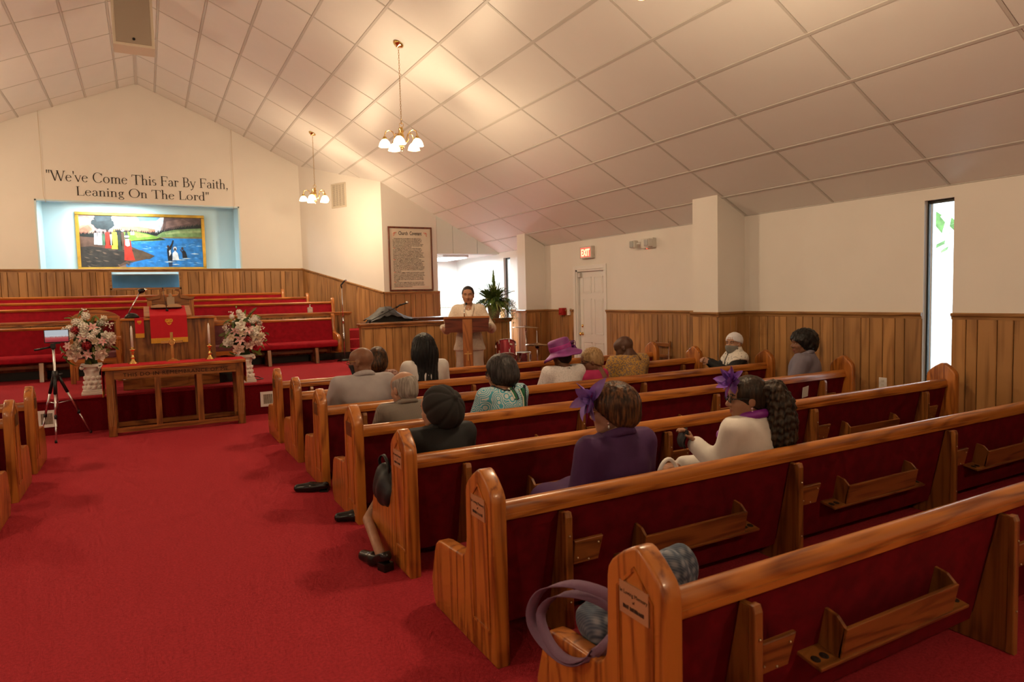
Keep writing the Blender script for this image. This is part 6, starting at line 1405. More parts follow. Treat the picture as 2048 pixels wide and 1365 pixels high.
def person(label, loc, yaw, J, hy=0, hp=0, hroll=0, skinm=None, top=None, top_off=.016, neck_cut=.066, vneck=0, sleeve=.93, collar=None, bottom=None, legcut=1.0, skirt=False, shoes=None, hair=None, hairmat=None, hh=.007, hres=.0075, hs=1.0, hands='lap', hand_spec=None, top_low=None, hoff=(0, 0, 0), extra_top=(), leg_off=.014, bottom_top=None):
    hc = np.array(J['head'])+np.array(hoff); Rm = rotm(hy, hp, hroll); s = J['s']
    prims = torso_prims(J)
    for i in (0, 1): prims += arm_prims(J, i)
    lp = []
    for i in (0, 1): lp += leg_prims(J, i)
    feet = [C_(np.array(J['ank'][i])-np.array((0, .02, .03))*s, np.array(J['toe'][i])*np.array((1, .95, 1)), .036*s, .024*s) for i in (0, 1)]
    nb = np.array(J['neck']); neck = [C_(nb-np.array((0, 0, .01)), hc+Rm @ np.array((0, -.03, -.07)), .056*s, .050*s)]
    allp = prims+lp+feet+neck; lo, hi = bounds(allp); V, F = surfnet(union(allp, .035*s), lo, hi, .017)
    parts = [(V, F, 0)]+head_mesh(Rm, hc, hh, hs)
    for i in (0, 1):
        W2 = np.array(J['wr'][i]); E2 = np.array(J['el'][i]); dr = (W2-E2)/np.linalg.norm(W2-E2)
        if hand_spec and hand_spec[i]: d_, n_, sd, cu = hand_spec[i]
        else: d_ = (dr[0]*.3, .8, -.35); n_ = (0, -.25, -1); sd = 1 if i == 0 else -1; cu = .35
        hp_ = hand_prims(W2-np.array(d_)/np.linalg.norm(d_)*.0, d_, n_, sd, cu, s=s*.95); v2, f2 = pmesh(hp_, .010, .0052); parts.append((v2, f2, 0))
    body = mesh_np('person', parts, [skinm, LIP, EYEW, IRIS, BROW], None); body.location = loc; body.rotation_euler = (0, 0, yaw); tag(body, label, 'person')
    if top:
        tp = torso_prims(J)
        for i in (0, 1): tp += arm_prims(J, i, sleeve)
        tp += list(extra_top); lo, hi = bounds(tp, .07); f = union(tp, .05*s, top_off)
        nk = C_(nb+np.array((0, -.005, -.02))*s, nb+np.array((0, .03, .25)), neck_cut*s); cuts = [lambda P: -d1(nk, P), lambda P: (top_low if top_low is not None else J['pel'][2]-.06)-P[:, 2], lambda P: P[:, 2]-(nb[2]+.030*s)]
        if vneck:
            vc = C_(nb+np.array((0, .10, .03))*s, nb+np.array((0, .14, -vneck))*s, .075*s, .012); cuts.append(lambda P: -d1(vc, P))
        V, F = surfnet(cutf(f, *cuts), lo, hi, .0125); mesh_np('top_garment', [(V, F, 0)], [top], body)
        if collar:
            ring = [nb+np.array((.073*math.cos(a)*1.05, .064*math.sin(a)-.006, .028-.030*math.sin(a)))*s for a in np.linspace(-PI*.5-2.3, -PI*.5+2.3, 15)]
            cp = []
            for a, b in zip(ring[:-1], ring[1:]): cp += [C_(a, b, .012*s), C_(a+np.array((0, 0, -.022))*s+(a-nb)*.16, b+np.array((0, 0, -.022))*s+(b-nb)*.16, .012*s)]
            v2, f2 = pmesh(cp, .018, .0075); mesh_np('collar', [(v2, f2, 0)], [collar], body)
    if bottom:
        bp = [E_(J['pel'], (.170*s*J['fat'], .14*s*J['fat'], .125*s))]
        for i in (0, 1): bp += leg_prims(J, i, legcut)
        lo, hi = bounds(bp, .10); z1 = bottom_top or J['waist'][2]; V, F = surfnet(cutf(union(bp, .16 if skirt else .05, leg_off), lambda P: P[:, 2]-z1), lo, hi, .016); mesh_np('skirt' if skirt else 'trousers', [(V, F, 0)], [bottom], body)
    if shoes:
        for i in (0, 1):
            A2 = np.array(J['ank'][i]); T2 = np.array(J['toe'][i]); sp = [C_(A2+np.array((0, -.03, -.045))*s, T2+np.array((0, 0, .004)), .040*s, .032*s), C_(A2+np.array((0, -.02, -.04))*s, A2+np.array((0, -.01, -.01))*s, .042*s)]
            lo, hi = bounds(sp, .03); v2, f2 = surfnet(cutf(union(sp, .03), lambda P: .002-P[:, 2]), lo, hi, .009); mesh_np('shoe', [(v2, f2, 0)], [shoes], body)
    if hair is not None: headpart('hair', hair, (-.17, -.22, -.42 if hair.__name__ == 'x' else -.40), (.17, .16, .19), hres, Rm, hc, hairmat, body, hs)
    body_rec = dict(o=body, R=Rm, c=hc, J=J, hs=hs, M=place(None, Rm, hc, hs)); PEOPLE.append(body_rec); return body_rec
def glasses(p, m, sun=False, dx=0):
    q = MB(); M4 = p['M']
    for s in (-1, 1):
        q.tube([M4 @ Vector((s*.033+.024*math.cos(a*PI/7), .103+.004*math.cos(a*PI/7*2), .004+.018*math.sin(a*PI/7))) for a in range(14)], .0024, 5, closed=True); q.tube([M4 @ Vector(v) for v in ((s*.057, .100, .010), (s*.078, .05, .012), (s*.083, -.01, .010), (s*.080, -.03, -.006))], .0028, 5)
    q.tube([M4 @ Vector((-.009, .106, .008)), M4 @ Vector((.009, .106, .008))], .0024, 5); q.obj('eyeglasses', m, p['o'])
    q = MB()
    for s in (-1, 1): q.add([M4 @ Vector((s*.033+.023*math.cos(a*PI/7), .1025, .004+.017*math.sin(a*PI/7))) for a in range(14)], [list(range(14))])
    q.obj('lenses', mat('dark_lens', (.01, .01, .012), .1) if sun else mat('clear_lens', (.9, .9, .9), .05, trans=.9, ior=1.02), p['o'])
def earring(p, s, m, kind):
    q = MB(); M4 = p['M']
    if kind == 'hoop': q.tube([M4 @ Vector((s*.083, -.006+.014*math.sin(a*PI/6), -.055+.016*math.cos(a*PI/6))) for a in range(12)], .0022, 5, closed=True)
    elif kind == 'tassel': q.ball(M4 @ Vector((s*.084, -.004, -.044)), .006, 6); q.lathe([(0, 0), (.013, 0), (.005, .05), (0, .055)], 8, M4 @ Tm(s*.086, -.004, -.108))
    else: q.ball(M4 @ Vector((s*.083, -.004, -.044)), .006, 6); q.ball(M4 @ Vector((s*.084, -.004, -.062)), (.006, .006, .012), 6)
    q.obj('earring', m, p['o'])
# ---- patterned cloths
def pattern_mat(name, kind, c1, c2, scale, c3=None, rough=.85, thr=.46):
    m = bpy.data.materials.new('cloth_'+name); m.use_nodes = True; nt = m.node_tree; N = nt.nodes; L = nt.links; b = N['Principled BSDF']; b.inputs['Roughness'].default_value = rough
    tc = N.new('ShaderNodeTexCoord'); mx = N.new('ShaderNodeMix'); mx.data_type = 'RGBA'; mx.inputs[6].default_value = (*c1, 1); mx.inputs[7].default_value = (*c2, 1)
    if kind == 'check':
        ws = []
        for d_ in ('X', 'Z'):
            wv = N.new('ShaderNodeTexWave'); wv.bands_direction = d_; wv.inputs['Scale'].default_value = scale; L.new(tc.outputs['Object'], wv.inputs['Vector']); ws.append(wv)
        a = N.new('ShaderNodeMath'); a.operation = 'MULTIPLY'; L.new(ws[0].outputs['Fac'], a.inputs[0]); L.new(ws[1].outputs['Fac'], a.inputs[1]); L.new(a.outputs[0], mx.inputs[0])
    elif kind == 'swirl':
        v = N.new('ShaderNodeTexVoronoi'); v.inputs['Scale'].default_value = scale; L.new(tc.outputs['Object'], v.inputs['Vector'])
        a = N.new('ShaderNodeMath'); a.operation = 'MULTIPLY'; a.inputs[1].default_value = 38; L.new(v.outputs['Distance'], a.inputs[0]); s_ = N.new('ShaderNodeMath'); s_.operation = 'SINE'; L.new(a.outputs[0], s_.inputs[0])
        r = N.new('ShaderNodeMapRange'); r.inputs[1].default_value = -.2; r.inputs[2].default_value = .3; L.new(s_.outputs[0], r.inputs[0]); L.new(r.outputs[0], mx.inputs[0])
    else:
        n = N.new('ShaderNodeTexNoise'); n.inputs['Scale'].default_value = scale; n.inputs['Detail'].default_value = 2; L.new(tc.outputs['Object'], n.inputs['Vector'])
        r = N.new('ShaderNodeMapRange'); r.inputs[1].default_value = thr; r.inputs[2].default_value = thr+.08; L.new(n.outputs['Fac'], r.inputs[0]); L.new(r.outputs[0], mx.inputs[0])
        bp = N.new('ShaderNodeBump'); bp.inputs['Strength'].default_value = .2; bp.inputs['Distance'].default_value = .004; L.new(n.outputs['Fac'], bp.inputs['Height']); L.new(bp.outputs['Normal'], b.inputs['Normal'])
    L.new(mx.outputs[2], b.inputs['Base Color']); return m
DARKT = cloth('charcoal_trousers', (.03, .03, .035)); BSHOE = mat('black_leather', (.012, .01, .01), .22)
def pewloc(k, x): return (x, PEWY[k]+.36, 0)
BR1, BR2, BR3, BR4, BR5 = skin('deep_brown', (.13, .055, .030)), skin('brown', (.20, .088, .048)), skin('medium_brown', (.31, .15, .086)), skin('light_brown', (.40, .21, .13)), skin('dark_brown', (.085, .036, .020))
R_ = math.radians
# 1 speaker ------------------------------------------------------------
LN = Vector((math.sin(LR), -math.cos(LR), 0)); LT = Vector((math.cos(LR), math.sin(LR), 0)); LC = Vector((LX, LY, 0))
SPL = tuple(LC-LN*.42+LT*.03); SPY = R_(155)
def toloc(P, loc=SPL, yaw=SPY):
    dx, dy = P[0]-loc[0], P[1]-loc[1]; c, s = math.cos(-yaw), math.sin(-yaw); return (dx*c-dy*s, dx*s+dy*c, P[2])
def lp_(t_, back, z): v = LC+LT*t_-LN*back; return toloc((v.x, v.y, z))
J = standing(1.0, 1.04, 1.06, wr=[lp_(.345, .16, 1.07), lp_(-.345, .16, 1.07)], el=[lp_(.36, .40, 1.03), lp_(-.30, .42, 1.03)])
J['sh'] = [(-.178, -.015, 1.315), (.178, -.015, 1.315)]
# local +x is the person's right hand side when facing +y
CRM_S = cloth('ivory_brocade', (.66, .56, .46), rough=.6, bump=.5, bscale=70, var=.10, vscale=55)
p = person('woman in an ivory suit smiling behind the wooden lectern', SPL, SPY, J, hy=R_(-4), hp=R_(4), skinm=skin('speaker_brown', (.36, .175, .105)), top=CRM_S, top_off=.022, neck_cut=.075, vneck=.16, sleeve=.94, bottom=cloth('ivory_trousers', (.62, .53, .45), rough=.7), shoes=mat('beige_leather', (.45, .33, .24), .4), hair=hair_short(.013, -.035, .056, .0022, 60, 1.0), hairmat=hairm('black_grey', (.03, .024, .024), (.012, .010, .011)), hh=.0048, hres=.006, top_low=.715, hs=1.06, extra_top=[E_((0, 0, .80), (.180, .15, .15)), C_((-.075, 0, .70), (.075, 0, .70), .145)], leg_off=.040, bottom_top=.80,
           hand_spec=[((.05, .75, -.25), (.9, .1, .05), 1, .55), ((-.05, .75, -.25), (-.9, .1, .05), -1, .55)])
sp_ = p
tp = torso_prims(J); lo, hi = bounds(tp, .05); nb = np.array(J['neck']); ncut = C_(nb+np.array((0, .06, .0)), nb+np.array((0, .12, .12)), .085)
V, F = surfnet(cutf(union(tp, .05, .013), lambda P: -d1(ncut, P), lambda P: .74-P[:, 2], lambda P: P[:, 2]-1.33), lo, hi, .012); mesh_np('blouse', [(V, F, 0)], [cloth('cream_satin', (.68, .58, .48), rough=.4)], p['o'])
q = MB(); q.tube([(.06*math.cos(a), .012+.075*math.sin(a)+.012, 1.385-.055*math.sin(a)) for a in np.linspace(-.35, PI+.35, 16)], .0016, 5); q.obj('necklace', BRASS, p['o']); q = MB(); q.ball((0, .108, 1.325), .009, 8); q.obj('pendant', mat('pearl', (.85, .82, .8), .2), p['o'])
q = MB()
for sx in (-1, 1): q.tube([(sx*.075, .03, 1.40), (sx*.07, .105, 1.34), (sx*.045, .135, 1.22), (sx*.035, .145, 1.05), (sx*.06, .150, .90), (sx*.085, .145, .76)], [.012, .014, .012, .009, .008, .008], 6)
q.obj('lapel_edge', CRM_S, p['o'])
for sx in (-1, 1): earring(p, sx, BRASS, 'stud')
# 2 bald man in pale grey suit, pew 5
GREY = cloth('pale_grey_wool', (.36, .325, .33)); J = seated(1.0, 1.22, .0, 1.12)
p = person('bald man in a pale grey suit and glasses in the fifth pew', pewloc(5, 1.60), R_(4), J, hy=R_(38), hp=R_(6), skinm=BR2, top=GREY, top_off=.024, neck_cut=.056, collar=GREY, bottom=GREY, shoes=BSHOE, hh=.0065, hs=1.04)
glasses(p, mat('gold_frame_glasses', (.4, .25, .08), .3, 1)); headpart('face_mask', lambda P: np.maximum(headf(P)-.006, np.maximum(P[:, 2]+.015, np.maximum(.035-P[:, 1], -.10-P[:, 2]))), (-.1, 0, -.13), (.1, .14, .02), .007, p['R'], p['c'], mat('black_mask', (.012, .012, .013), .8), p['o'], p['hs'])
# 3 woman with highlighted bob, pew 6
J = seated(.90, .95)
p = person('woman with a brown highlighted bob beside the bald man', pewloc(6, 2.06), R_(-5), J, hy=R_(-15), skinm=BR3, top=pattern_mat('rose_lace', 'noise', (.42, .24, .19), (.20, .09, .075), 45), neck_cut=.075, bottom=DARKT, skirt=True, shoes=BSHOE, hair=hair_bob(.026, -.125, .066, .0018, 44, .07, .012), hairmat=hairm('brown_streaks', (.11, .042, .014), (.015, .008, .005)))
# 4 woman with long black hair, pew 6
WHT = cloth('white_cotton', (.66, .62, .60)); J = seated(.985, 1.12, 0, 1.05)
p = person('woman with long black hair in a white top', pewloc(6, 2.56), 0, J, hy=R_(-6), hp=R_(3), skinm=BR3, top=WHT, top_off=.022, neck_cut=.08, bottom=DARKT, skirt=True, shoes=BSHOE, hair=hair_long(.042, -.29), hairmat=hairm('jet_black', (.010, .009, .010), (.003, .003, .004)), hs=1.10)
# 5 man in grey check, pew 4
CHK = pattern_mat('grey_check', 'check', (.20, .165, .135), (.075, .065, .06), 38); J = seated(.87, 1.08, 0, 1.1)
def fringe(P):
    d = hair_short(.006, -.07, .062, .0006, 60, .3)(P); return np.maximum(d, np.maximum(P[:, 2]-.065+.2*(P[:, 1]), P[:, 1]-.055))
p = person('balding grey-haired man in a grey check jacket', pewloc(4, 1.625), R_(5), J, hy=R_(14), hp=R_(8), skinm=BR4, top=CHK, top_off=.022, neck_cut=.056, collar=CHK, bottom=DARKT, shoes=BSHOE, hair=fringe, hairmat=hairm('grey', (.36, .32, .28), (.20, .17, .15)), hs=1.06)
# 6 woman in black cap and coat, pew 3 aisle end
BLK = cloth('black_wool', (.008, .008, .009)); J = seated(.87, 1.12, 0, 1.12, wr=[(-.28, .22, .44), (.10, .24, .47)], el=[(-.285, .03, .50), (.23, .02, .55)])
p = person('woman in a black paneled cap and black coat at the aisle end', pewloc(3, 1.475), R_(8), J, hy=R_(25), hp=R_(5), skinm=BR4, top=BLK, top_off=.026, neck_cut=.064, collar=BLK, bottom=BLK, skirt=True, legcut=.8, shoes=BSHOE, hair=hair_short(.006, -.07), hairmat=hairm('dark', (.03, .02, .018)), hs=.98)
def cap8(P):
    q = P-np.array((0, -.015, .055), np.float32); a = np.arctan2(q[:, 0], q[:, 1]); r = 1-.06*np.abs(np.cos(4*a))**10*np.clip(np.hypot(q[:, 0], q[:, 1])/.05, 0, 1)
    d = d1(E_((0, 0, 0), (.137, .145, .112)), q/r[:, None]); d = smin(d, d1(E_((0, 0, .114), (.018, .018, .013)), q), .010); return np.maximum(d, -.062-q[:, 2])
Rc = rotm(R_(18), R_(-56), R_(0)); headpart('cap', cap8, (-.17, -.19, -.06), (.17, .17, .20), .0068, Rc, p['c'], mat('black_brown_felt', (.013, .0105, .010), .85, bump=.2, bscale=300), p['o'], p['hs'])
# her near leg stretched past the pew end and a black bag on the pew arm
q = MB(); 
# 7 woman in teal print, pew 4
TPR = pattern_mat('teal_swirl', 'swirl', (.06, .33, .44), (.52, .58, .58), 13); J = seated(.925, 1.12, 0, 1.12)
p = person('woman with a dark grey bob and teal print top looking left', pewloc(4, 2.42), R_(12), J, hy=R_(42), hp=R_(4), skinm=BR3, top=TPR, top_off=.020, neck_cut=.088, bottom=DARKT, skirt=True, shoes=BSHOE, hair=hair_bob(.030, -.105, .066, .002, 40, .072, .008), hairmat=hairm('charcoal_grey', (.055, .045, .042), (.015, .012, .012)), hh=.006)
glasses(p, BLACK); earring(p, -1, BRASS, 'hoop')
J2 = p['J']; base = np.array(J2['neck']); fsurf = union(torso_prims(J2)[:-1]+arm_prims(J2, 0)+arm_prims(J2, 1), .05, .026)
def drop(x, y):
    P = np.array([(base[0]+x, base[1]+y, base[2]+z) for z in np.linspace(.06, -.5, 90)], np.float32); dd = fsurf(P); k = int(np.argmax(dd < 0)); return tuple(P[k] if dd[k] < 0 else P[-1])
q = MB(); q.tube([drop(.10*math.cos(a), .085*math.sin(a)-.005) for a in np.linspace(0, 2*PI, 25)[:-1]], .006, 6, closed=True); q.obj('black_neck_trim', BLACK, p['o'])
for x0, cc, nm, wd in ((.015, (.012, .13, .055), 'green_band', .013), (.13, (.012, .13, .055), 'green_band', .016), (.036, (.008, .010, .03), 'navy_band', .007), (.158, (.008, .010, .03), 'navy_band', .008), (-.004, (.6, .58, .5), 'bead_band', .006), (.106, (.6, .58, .5), 'bead_band', .006)):
    q = MB(); ribbon(q, [drop(x0+.02*u, -.075-.05*u) for u in np.linspace(0, 1.0, 7)], wd*2, (1, 0, 0), .006); q.obj(nm, mat('band_'+nm, cc, .7), p['o'])
# 8 woman in purple hat, pew 5
LACE = cloth('white_lace', (.68, .63, .63), bump=.5, bscale=80, var=.12, vscale=70); J = seated(.92, 1.12, 0, 1.08)
p = person('woman in a purple brimmed hat and white lace jacket', pewloc(5, 3.66), 0, J, hy=R_(10), hp=R_(4), skinm=BR2, top=LACE, top_off=.024, neck_cut=.085, bottom=DARKT, skirt=True, shoes=BSHOE, hair=hair_short(.003, -.08), hairmat=hairm('dark', (0, 0, 0)))
PUR = mat('purple_organza', (.20, .035, .19), .5, var=.25, vscale=7, sheen=.4); PUM = mat('magenta_organza', (.36, .025, .22), .5, var=.2, vscale=9, sheen=.3)
Mh = Matrix.Translation(p['c']+np.array((0, -.005, .012))) @ Matrix.Diagonal((1.06, 1.06, 1.06, 1)) @ Matrix.Rotation(R_(-14), 4, 'Y') @ Matrix.Rotation(R_(-10), 4, 'X')
q = MB(); n = 36; prof = [(.0, .150), (.075, .152), (.098, .142), (.104, .12), (.104, .05), (.108, .035), (.135, .018), (.168, .0), (.190, -.012), (.188, -.022), (.160, -.012), (.110, .022)]
vs = []; fs = []
for i, (r, z) in enumerate(prof):
    for k in range(n): a = 2*PI*k/n; wob = .018*math.sin(a*2+.6)*max(0, (r-.11)/.08); vs.append((r*math.cos(a), r*math.sin(a)*1.05, z+wob+.004*math.sin(a*7)*max(0, (r-.12)/.07)))
for i in range(len(prof)-1):
    for k in range(n): fs.append((i*n+k, i*n+(k+1) % n, (i+1)*n+(k+1) % n, (i+1)*n+k))
q.smooth = True; q.add(vs, fs, Mh); hat = q.obj('brimmed_hat', PUR, p['o'])
q = MB(); q.lathe([(.106, .045), (.111, .055), (.108, .068), (.112, .08), (.107, .092)], 32, Mh, cap=False); q.obj('hat_band', PUM, hat)
rnd = random.Random(9)
q = MB()
for k in range(16):
    a = rnd.uniform(-.6, .6); b_ = Vector((.11*math.cos(a), .11*math.sin(a), rnd.uniform(.02, .1))); r2 = rnd.uniform(.018, .035); ph_ = rnd.uniform(0, 6)
    q.tube([Mh @ (b_+Vector((r2*math.cos(t_*PI/5)+r2*.6, .5*r2*math.sin(ph_)*math.sin(t_*PI/5), r2*math.sin(t_*PI/5+ph_)))) for t_ in range(10)], .0032, 5, closed=True)
q.obj('ribbon_loops', mat('dark_purple_ribbon', (.13, .012, .17), .5), hat)
q = MB()
for k in range(14):
    a = rnd.uniform(-.5, .4); b_ = Vector((.115*math.cos(a), .115*math.sin(a), rnd.uniform(.01, .07))); petal(q, Mh @ Matrix.Translation(b_) @ Matrix.Rotation(rnd.uniform(-2.6, -.5), 4, 'Z') @ Matrix.Rotation(rnd.uniform(-.5, 1), 4, 'X'), .05, .035, .3, 3)
q.obj('hat_flower', mat('dark_purple_ribbon', (0, 0, 0)), hat)
# 9 woman with short blond hair, pew 5
J = seated(.835, 1.0); MAG = cloth('magenta_knit', (.42, .02, .10))
p = person('woman with cropped blond hair and dark glasses bowing her head', pewloc(5, 4.02), R_(14), J, hy=R_(42), hp=R_(18), skinm=BR2, top=MAG, neck_cut=.060, bottom=DARKT, skirt=True, shoes=BSHOE, hair=hair_short(.013, -.055, .058, .0022, 70, .7), hairmat=hairm('bronze_blond', (.46, .29, .14), (.24, .14, .06)), hh=.0062, hs=1.05)
glasses(p, BLACK, True)
# 10 man in yellow print, pew 5
YPR = pattern_mat('mustard_print', 'noise', (.50, .27, .045), (.20, .13, .09), 70); J = seated(.98, 1.2, .03, 1.15)
p = person('bald man in a mustard print shirt with bowed head', pewloc(5, 4.50), R_(5), J, hy=R_(32), hp=R_(30), skinm=BR5, top=YPR, top_off=.024, neck_cut=.064, bottom=DARKT, shoes=BSHOE, hoff=(0, .03, -.035), hs=1.04)
# 11 woman in purple suit, pew 2
PSU = cloth('purple_suiting', (.055, .014, .075), var=.08); J = seated(.945, 1.06, 0, 1.06, wr=[(-.12, .17, .425), (.08, .20, .44)], el=[(-.235, -.03, .53), (.225, -.02, .54)])
p = person('woman in a purple suit with a lilac fascinator on brown hair', pewloc(2, 2.0), R_(6), J, hy=R_(30), hp=R_(3), skinm=BR4, top=PSU, top_off=.024, neck_cut=.056, collar=PSU, bottom=PSU, skirt=True, shoes=BSHOE, hair=hair_short(.034, -.072, .064, .0022, 34, .9), hairmat=hairm('brown_highlights', (.15, .062, .022), (.022, .010, .006)), hh=.006, hres=.0065)
glasses(p, mat('gold_frame_glasses', (0, 0, 0))); earring(p, -1, mat('silver_pearl', (.7, .68, .66), .2, .6), 'drop')
LIL = mat('lilac_sinamay', (.20, .10, .42), .6, var=.2, vscale=14, alpha=.9); FEA = mat('magenta_feather', (.35, .015, .26), .6)
def fascinator(p, at, face, petals, s, seed, feather=True, m=LIL):
    rnd = random.Random(seed); M0 = p['M'] @ Matrix.Translation(at) @ Vector(face).normalized().to_track_quat('Z', 'Y').to_matrix().to_4x4()
    f0 = None
    for k in range(petals):
        q = MB(); petal(q, M0 @ Matrix.Rotation(2*PI*k/petals+rnd.uniform(-.2, .2), 4, 'Z') @ Matrix.Rotation(rnd.uniform(-.15, .9), 4, 'X') @ Matrix.Rotation(rnd.uniform(-.7, .7), 4, 'Y'), s*rnd.uniform(.6, 1.25), s*rnd.uniform(.4, .7), rnd.uniform(-.6, .5), 6); q.obj('fascinator_petal', m, p['o'])
    if feather:
        q = MB()
        for k in range(46):
            d_ = Vector((rnd.uniform(-1, 1), rnd.uniform(-1, 1), rnd.uniform(.3, 1.2))).normalized(); L_ = s*rnd.uniform(.2, .5); q.tube([M0 @ Vector((0, 0, 0)), M0 @ (d_*L_*.5), M0 @ (d_*L_+Vector((0, 0, -.15*L_)))], [.0022, .0018, .0006], 4)
        for k in range(5):
            q.tube([M0 @ Vector((0, 0, .01)), M0 @ Vector((.2*s, -.3*s-.05*k*s, .3*s)), M0 @ Vector((.25*s, -.9*s-.06*k*s, .25*s))], [.0022, .0018, .0006], 4)
        stuff(q.obj('feather_tuft', FEA, p['o']))
fascinator(p, (-.085, .075, .075), (-.75, .55, .25), 15, .105, 3)
# 12 woman with ponytail in white jacket, pew 2
WJK = cloth('white_crepe', (.68, .63, .58)); J = seated(.93, 1.04, 0, 1.0, wr=[(-.26, .17, .68), (-.24, .30, .52)], el=[(-.22, .01, .55), (.06, .20, .50)])
p = person('woman in a white jacket with a long wavy ponytail and violet fascinator', pewloc(2, 2.96), R_(6), J, hy=R_(52), hp=R_(2), skinm=BR3, top=WJK, top_off=.024, neck_cut=.075, bottom=WJK, skirt=True, shoes=BSHOE, hair=hair_short(.012, -.06, .062, .0015, 44), hairmat=hairm('dark_brown', (.045, .025, .014), (.012, .007, .005)), hh=.006, hoff=(-.02, 0, -.01),
           hand_spec=[((-.35, .35, .75), (-.75, .45, .15), 1, .55), ((-.8, .45, -.1), (-.1, .2, -1), 1, .3)])
def pony(P):
    pts = [((0, -.085, .055), .040), ((.005, -.135, .045), .058), ((.012, -.165, -.03), .070), ((.016, -.17, -.12), .080), ((.02, -.16, -.21), .085), ((.02, -.15, -.285), .070)]
    d = None
    for (a, ra), (b_, rb) in zip(pts[:-1], pts[1:]): e = d1(C_(a, b_, ra, rb), P); d = e if d is None else smin(d, e, .03)
    return d+.0045*np.sin(P[:, 2]*150+6*np.sin(P[:, 0]*40))*.8+strands(P-np.array((.015, -.155, 0), np.float32), .0045, 14)
headpart('ponytail', pony, (-.16, -.32, -.40), (.18, .02, .16), .0068, rotm(R_(25), 0, 0), p['c']+np.array((.02, .0, 0)), hairm('dark_brown_wavy', (.06, .036, .020), (.012, .007, .005)), p['o'])
glasses(p, BLACK); earring(p, -1, mat('pink_tassel', (.62, .42, .48), .6), 'tassel'); fascinator(p, (-.03, .085, .105), (-.45, .75, .55), 24, .085, 8, True, mat('violet_tulle', (.17, .05, .36), .6, var=.3, vscale=18, alpha=.85))
nb = np.array(p['J']['neck']); cp = []
ring = [nb+np.array((.078*math.cos(a), .072*math.sin(a), .022-.02*math.sin(a))) for a in np.linspace(0, 2*PI, 17)]
for a, b_ in zip(ring[:-1], ring[1:]): cp.append(C_(a, b_, .020))
cp += [C_(nb+np.array((-.06, .07, -.0)), nb+np.array((-.13, .11, -.09)), .026, .034), C_(nb+np.array((-.02, .09, -.02)), nb+np.array((-.06, .13, -.16)), .024, .034)]
v2, f2 = pmesh(cp, .02, .0085); mesh_np('scarf', [(v2, f2, 0)], [cloth('violet_satin', (.20, .018, .24), rough=.45)], p['o'])
W2 = Matrix.Rotation(R_(6), 3, 'Z') @ Vector(p['J']['wr'][0]); L0 = pewloc(2, 2.96)
fan = thing('black_face_mask', 'folded black cloth mask held up by the woman in white', 'mask', (L0[0]+W2[0]-.035, L0[1]+W2[1]+.05, W2[2]+.025), R_(60))
q = MB(); vs = []; fs = []
for i in range(8):
    for j in range(6): vs.append((-.075+.15*i/7, .006*math.sin(i*1.9)+.012*math.sin(j*.9), -.055+.11*j/5+.012*math.sin(i*.8)))
for i in range(7):
    for j in range(5): a = i*6+j; fs.append((a, a+6, a+7, a+1))
q.add(vs, fs); q.add([(v[0], v[1]+.008, v[2]) for v in vs], [f_[::-1] for f_ in fs]); q.obj('fabric', mat('black_mask', (0, 0, 0)), fan, smooth=True)
# 13 woman in white knit cap, pew 5
J = seated(.90, 1.02, 0, 1.08, wr=[(-.055, .30, .745), (.05, .30, .745)], el=[(-.24, .10, .60), (.22, .12, .60)])
p = person('woman in a white knit cap and grey mask with clasped hands', pewloc(5, 6.07), R_(62), J, hy=R_(38), hp=R_(0), skinm=BR4, top=BLK, top_off=.020, neck_cut=.07, bottom=DARKT, skirt=True, shoes=BSHOE, hh=.0055, hand_spec=[((.45, .75, .2), (.7, -.4, -.3), 1, .42), ((-.45, .75, .2), (-.7, -.4, -.3), -1, .42)])
def beanie(P):
    d = d1(E_((0, -.016, .036), (.094, .112, .100)), P); a = np.arctan2(P[:, 0], P[:, 1]+.016); d = d+(.0022*np.sin(a*34)+.0012*np.sin(P[:, 2]*260))*np.clip((P[:, 2]-.03)/.04, 0, 1); return np.maximum(np.maximum(d, .048-.32*(-P[:, 1]+.10)-P[:, 2]), -9)
headpart('knit_cap', beanie, (-.12, -.15, -.08), (.12, .12, .16), .006, p['R'], p['c'], cloth('white_knit', (.70, .68, .72)), p['o'])
headpart('face_mask', lambda P: np.maximum(smin(headf(P), d1(E_((0, .075, -.045), (.045, .045, .05)), P), .03)-.006, np.maximum(P[:, 2]+.012+.10*np.abs(P[:, 0]), np.maximum(.028-P[:, 1], -.115-P[:, 2]))), (-.1, 0, -.13), (.1, .14, .02), .006, p['R'], p['c'], cloth('grey_mask', (.20, .19, .17)), p['o'])
q = MB()
for s in (-1, 1): q.tube([p['M'] @ Vector(v) for v in ((s*.058, .05, -.02), (s*.074, .02, -.008), (s*.083, -.015, .008))], .0018, 5); q.tube([p['M'] @ Vector(v) for v in ((s*.05, .045, -.085), (s*.07, .01, -.05), (s*.083, -.02, -.03))], .0018, 5)
q.obj('mask_loops', WHITE, p['o'])
tp = torso_prims(p['J'])+arm_prims(p['J'], 0, .02)+arm_prims(p['J'], 1, .02); lo, hi = bounds(tp, .07); nb = np.array(p['J']['neck']); zc_ = p['J']['chest'][2]
V, F = surfnet(cutf(union(tp, .05, .032), lambda P: -d1(C_(nb, nb+np.array((0, .03, .2)), .062), P), lambda P: zc_-.03+.5*np.abs(P[:, 0])-P[:, 2], lambda P: .022-np.abs(P[:, 0])-9*(P[:, 1] < .02)), lo, hi, .012)
mesh_np('lace_shawl', [(V, F, 0)], [pattern_mat('black_on_cream', 'noise', (.72, .67, .60), (.03, .025, .025), 42, thr=.60)], p['o'])
